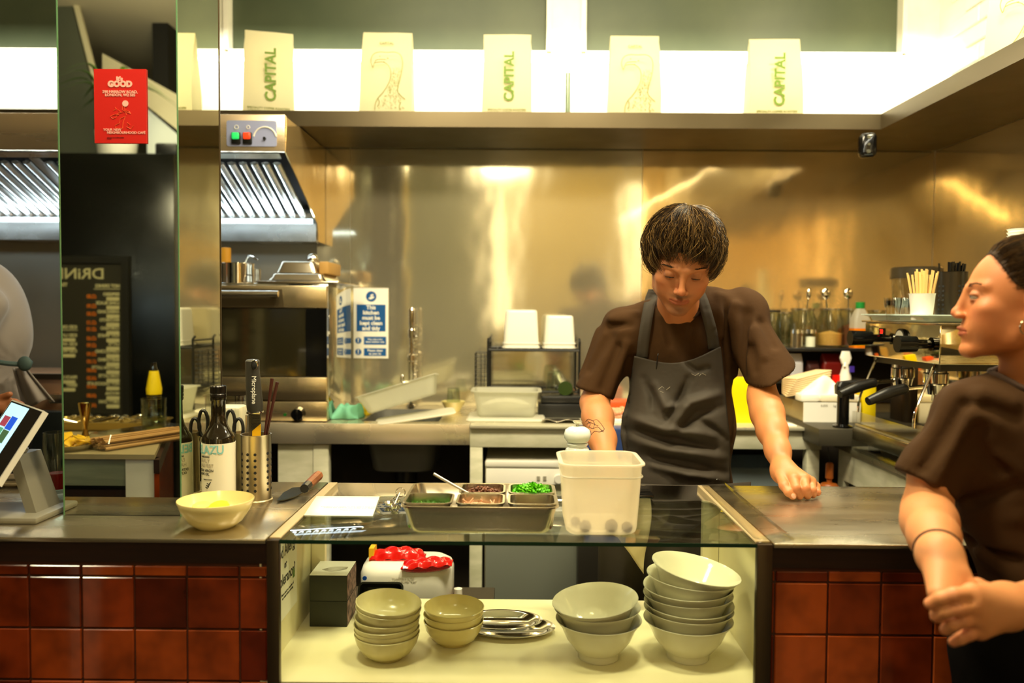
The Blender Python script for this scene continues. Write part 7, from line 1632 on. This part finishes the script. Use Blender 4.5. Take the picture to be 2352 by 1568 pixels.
def strands_in(n, seed):
    rnd = random.Random(seed); ax = axw.normalized(); e1 = Vector((1, 0, 0)); e2 = ax.cross(e1).normalized(); mb = MB(); cen = Vector((0, .016, .032)); rad = (.0765, .0985, .0885)
    for i in range(n):
        ph = rnd.random() * 2 * PI; t1 = th_w(ph) * (1 + (rnd.random() - .35) * .07); ta = t1 - rnd.random() ** 2 * t1 * .5; o = .004 + rnd.random() * .008; pts = []
        for k in range(9):
            t = k / 8; th = ta * (1 - t) + R(10) * t; p_ = ph + .12 * math.sin(t * 3 + i) ; d = ax * math.cos(th) + (e1 * math.cos(p_) + e2 * math.sin(p_)) * math.sin(th)
            rr = 1 / math.sqrt((d.x / rad[0]) ** 2 + (d.y / rad[1]) ** 2 + (d.z / rad[2]) ** 2); pts.append(cen + d * (rr + o * min(1, t * 5 + .05) + .0012 * math.sin(t * 9 + i)))
        mb.tube(pts, [.0002] + [.0006] * 7 + [.0005], 3)
    return mb
strands_in(4200, 5).build('hair', HAIR2, wo, M=MW, fix=False, label='brown hair pulled back tight', ang=80)
def capw(P):
    d = ell(P, (0, .016, .032), (.0785, .1005, .0905)); ax = np.array(axw.normalized()); q = P - V3(0, .016, .032); L_ = np.linalg.norm(q, axis=-1) + 1e-6; an = np.degrees(np.arccos(np.clip((q @ ax.astype(np.float32)) / L_, -1, 1)))
    zc = (q[..., 2] / L_ - np.cos(np.radians(an)) * axw.normalized().z) / np.maximum(np.sin(np.radians(an)), .05); lim = (an - 2 - np.interp(zc, [-1, -.5, -.15, .15, .5, 1], [66, 72, 104, 118, 122, 124])) * .0016
    return smax(smax(d, lim, .004), -ell(P, (0, .016, .032), (.07, .09, .08)), .002)
cm = mesh_from([surface(capw, (-.1, -.12, -.1), (.1, .13, .14), .004)], 'cap'); cm.transform(MW); add_mesh('hair_underlayer', cm, mat('hair_under2', (50, 33, 16), .9), wo)
MB().ell((0, .125, .055), (.035, .03, .035)).build('hair_bun', HAIR2, wo, M=MW)
e_ = MW @ Vector((.080, .004, -.050)); rr = .0135
MB().tube([e_ + Vector((math.cos(a_) * rr, -.001 * math.sin(a_), math.sin(a_) * rr)) for a_ in np.linspace(0, 2 * PI, 26)[:-1]], .0013, 8, closed=True).build('hoop_earring', mat('silver', (226, 206, 170), .15, 1.0), wo, label='small silver hoop earring')
# shirt of the woman
def tsh(P):
    d = cap(P, tup(SRw), tup(SLw), .054, .054); d = smin(d, cap(P, tup(nkw + Vector((0, .015, -.012))), tup(SRw), .042, .056), .05); d = smin(d, cap(P, tup(nkw + Vector((.02, .015, -.012))), tup(SLw), .045, .06), .05)
    d = smin(d, ell(P, tup(at(2400, 1070, 1.43)), (.165, .110, .17)), .07); d = smin(d, ell(P, tup(at(2465, 1290, 1.42)), (.165, .125, .2)), .06); return d
def tsh2(P): return smin(tsh(P), sleeve(P, SRw, HW_, .056, .053, Vector((-.54, .05, -.84))), .035)
CRW = None
def wshirt(P):
    d = smin(tsh(P), sleeve(P, SRw, HW_, .056, .053, Vector((-.54, -.05, -.84))), .035)
    d = d + folds(P, .007)
    global CRW
    if CRW is None: CRW = creases(tsh2, [(2215, 930, 2120, 1075, -1, .008), (2235, 960, 2150, 1110, 1, .007), (2200, 900, 2100, 1060, 1, .006), (2250, 990, 2180, 1120, -1, .009), (2270, 930, 2330, 960, -1, .008), (2260, 905, 2330, 925, 1, .007), (2230, 1150, 2330, 1120, -1, .008), (2225, 1190, 2340, 1190, 1, .008), (2235, 1240, 2340, 1290, -1, .010), (2260, 1270, 2350, 1340, 1, .008), (2290, 1050, 2345, 1080, 1, .007), (2240, 1020, 2300, 1080, -1, .008)], 1.2, 1.6)
    d = crease(P, d, CRW); nk = ell(P, tup(nkw + Vector((-.01, -.03, .045))), (.062, .066, .062)); d = smax(d, -nk, .005); return smax(d, .72 - P[..., 2], .005)
add_mesh('t_shirt', mesh_from([surface(wshirt, (.60, 1.24, .70), (1.28, 1.62, 1.36), .0052)], 'ws'), SHIRT, wo)
cc = nkw + Vector((-.01, -.03, .045)); pts = []
for k in range(40):
    a_ = 2 * PI * k / 40; best = None
    for zz_ in np.linspace(-.062, .055, 60):
        rr_ = math.sqrt(max(0, 1 - (zz_ / .062) ** 2)); q = cc + Vector((math.cos(a_) * .062 * rr_, math.sin(a_) * .066 * rr_, zz_)); v = abs(float(tsh(np.array([tup(q)], np.float32))[0]))
        if best is None or v < best[0]: best = (v, q)
    pts.append(best[1])
MB().tube(pts, .0055, 8, closed=True).build('collar', MATS['collar'], wo)
# hair tie round the wrist
dW = (WRw - ELw).normalized(); q0 = ELw.lerp(WRw, .93); s1_ = dW.orthogonal().normalized(); s2_ = dW.cross(s1_)
pts = []
for k in range(30):
    a_ = 2 * PI * k / 30; dd = s1_ * math.cos(a_) + s2_ * math.sin(a_); rr_ = np.linspace(.015, .05, 120); v = arm_wr(np.array([tup(q0 + dd * float(r_)) for r_ in rr_], np.float32)); pts.append(q0 + dd * (float(rr_[int(np.argmax(v > 0))]) + .0008))
MB().tube(pts, .0022, 8, closed=True).build('wrist_band', mat('hair_tie', (40, 22, 14), .7), wo, label='thin dark hair tie round the wrist')
def trw(P):
    d = ell(P, (.97, 1.43, .78), (.165, .12, .14))
    for x_ in (.89, 1.05): d = smin(d, chain(P, [((x_, 1.43, .74), .085), ((x_, 1.425, .42), .062), ((x_, 1.44, .06), .055)], .03), .03)
    return smax(d, .04 - P[..., 2], .004)
add_mesh('trousers', mesh_from([surface(trw, (.75, 1.28, .02), (1.2, 1.58, .95), .011)], 'tw'), DARKCL, wo)
for x_ in (.89, 1.05): MB().ell((x_, 1.38, .045), (.045, .12, .045)).box(x_ - .04, x_ + .04, 1.27, 1.50, 0, .02, bev=.008).build('shoe', BLACK, wo)

# ======================= THIRD PERSON (left edge) =======================
YT = 2.62
tp_ = person('person', 'person in a grey shirt with a tied apron, cut off at the left edge', (at(-60, 1000, YT).x, YT, 0))
g_ = lambda px, py, y=YT: tup(at(px, py, y))
def g3(P):
    d = ell(P, g_(-40, 760), (.15, .13, .19)); d = smin(d, ell(P, g_(-50, 690), (.12, .11, .14)), .05); d = smin(d, ell(P, g_(-45, 900), (.14, .12, .14)), .05)
    d = smin(d, cap(P, g_(-30, 700, 2.5), g_(-120, 860, 2.4), .06, .055), .04)
    x, z = P[..., 0], P[..., 2]; kx = at(55, 835, YT)
    rr_ = np.sqrt((x - kx.x) ** 2 + (z - kx.z) ** 2); an = np.arctan2(z - kx.z, x - kx.x); d = d + .005 * np.sin(an * 13) * np.clip(rr_ * 6, 0, 1) * np.exp(-rr_ * 4)
    return d
add_mesh('shirt', mesh_from([surface(g3, (-2.2, 2.28, .9), (-1.45, 2.84, 1.65), .007)], 'gs'), mat('grey_shirt', (128, 120, 114), .8, sheen=.2), tp_)
MB().tube(spline([at(-80, 812, 2.49), at(0, 832, 2.49), at(52, 836, 2.52), at(70, 832, 2.6)], 8), .008).ell(at(57, 835, 2.505), (.022, .014, .024)).build('apron_tie', mat('tie_teal', (56, 76, 74), .7), tp_)
mb = MB(); mb.grid(lambda u, v: at(30 + 20 * v + (30 - 0) * u + 45 * u * v, 845 + 80 * v + 8 * math.sin(u * 6) * v, 2.53 + .02 * math.sin(u * 9) + .02 * v), 14, 12)
mb.build('shirt_tail', MATS['grey_shirt'], tp_, solid=.004, ang=80)
def t3(P):
    d = ell(P, g_(-40, 990), (.15, .12, .15))
    for px in (-70, -5): q = at(px, 1000, YT); d = smin(d, chain(P, [((q.x, YT, .9), .088), ((q.x, YT, .45), .062), ((q.x, YT, .06), .055)], .03), .03)
    return smax(d, .03 - P[..., 2], .004)
add_mesh('trousers', mesh_from([surface(t3, (-2.2, 2.4, .01), (-1.45, 2.84, 1.2), .012)], 't3'), DARKCL, tp_)
for px in (-70, -5): q = at(px, 1000, YT); MB().ell((q.x, YT - .04, .045), (.05, .13, .045)).box(q.x - .045, q.x + .045, YT - .16, YT + .08, 0, .02, bev=.006).build('shoe', BLACK, tp_)
R3 = Matrix.Translation(at(-110, 520, 2.6)) @ Matrix.Rotation(R(140), 4, 'Z')
h3, L3 = head_mesh(R3, False, None, None, None); c3_ = head_color(L3, (150, 96, 64), (130, 70, 56), None); h3.transform(R3)
hc3 = np.empty(len(h3.vertices) * 3, np.float32); h3.vertices.foreach_get('co', hc3); hc3 = hc3.reshape(-1, 3); hf3 = np.array([list(p_.vertices) for p_ in h3.polygons])
def a3(P): return smin(chain(P, [(g_(-60, 690, 2.5), .045), (g_(-150, 850, 2.40), .038), (g_(-60, 925, 2.38), .026), (g_(-20, 930, 2.38), .026)], .02), hand_sdf(P, at(-20, 930, 2.38), .024, [(at(10, 928, 2.38), .014), (at(8, 940, 2.38), .014)], [[(at(12, 920 + 7 * i, 2.38), .010), (at(34, 922 + 8 * i, 2.38), .009), (at(50 - 3 * i, 928 + 9 * i, 2.385), .008)] for i in range(4)] + [[(at(0, 915, 2.38), .012), (at(22, 905, 2.37), .009)]]), .02)
b3 = mesh_from([(hc3, hf3), surface(a3, (-2.1, 2.28, 1.0), (-1.35, 2.56, 1.5), .005)], 'b3'); n3 = len(hc3)
def s3(co):
    c = np.tile(np.array(s2l((160, 100, 62))), (len(co), 1)).astype(np.float32); c[:n3] = c3_; return c
paint(b3, s3); add_mesh('body', b3, SKIN1, tp_)
strands(900, (0, .34, .94), R(3), lambda ph: R(95), (0, .014, .03), (.078, .1, .09), .01, 8, 'hair', rstr=.0014).build('hair', HAIR1, tp_, M=R3, fix=False, ang=80)
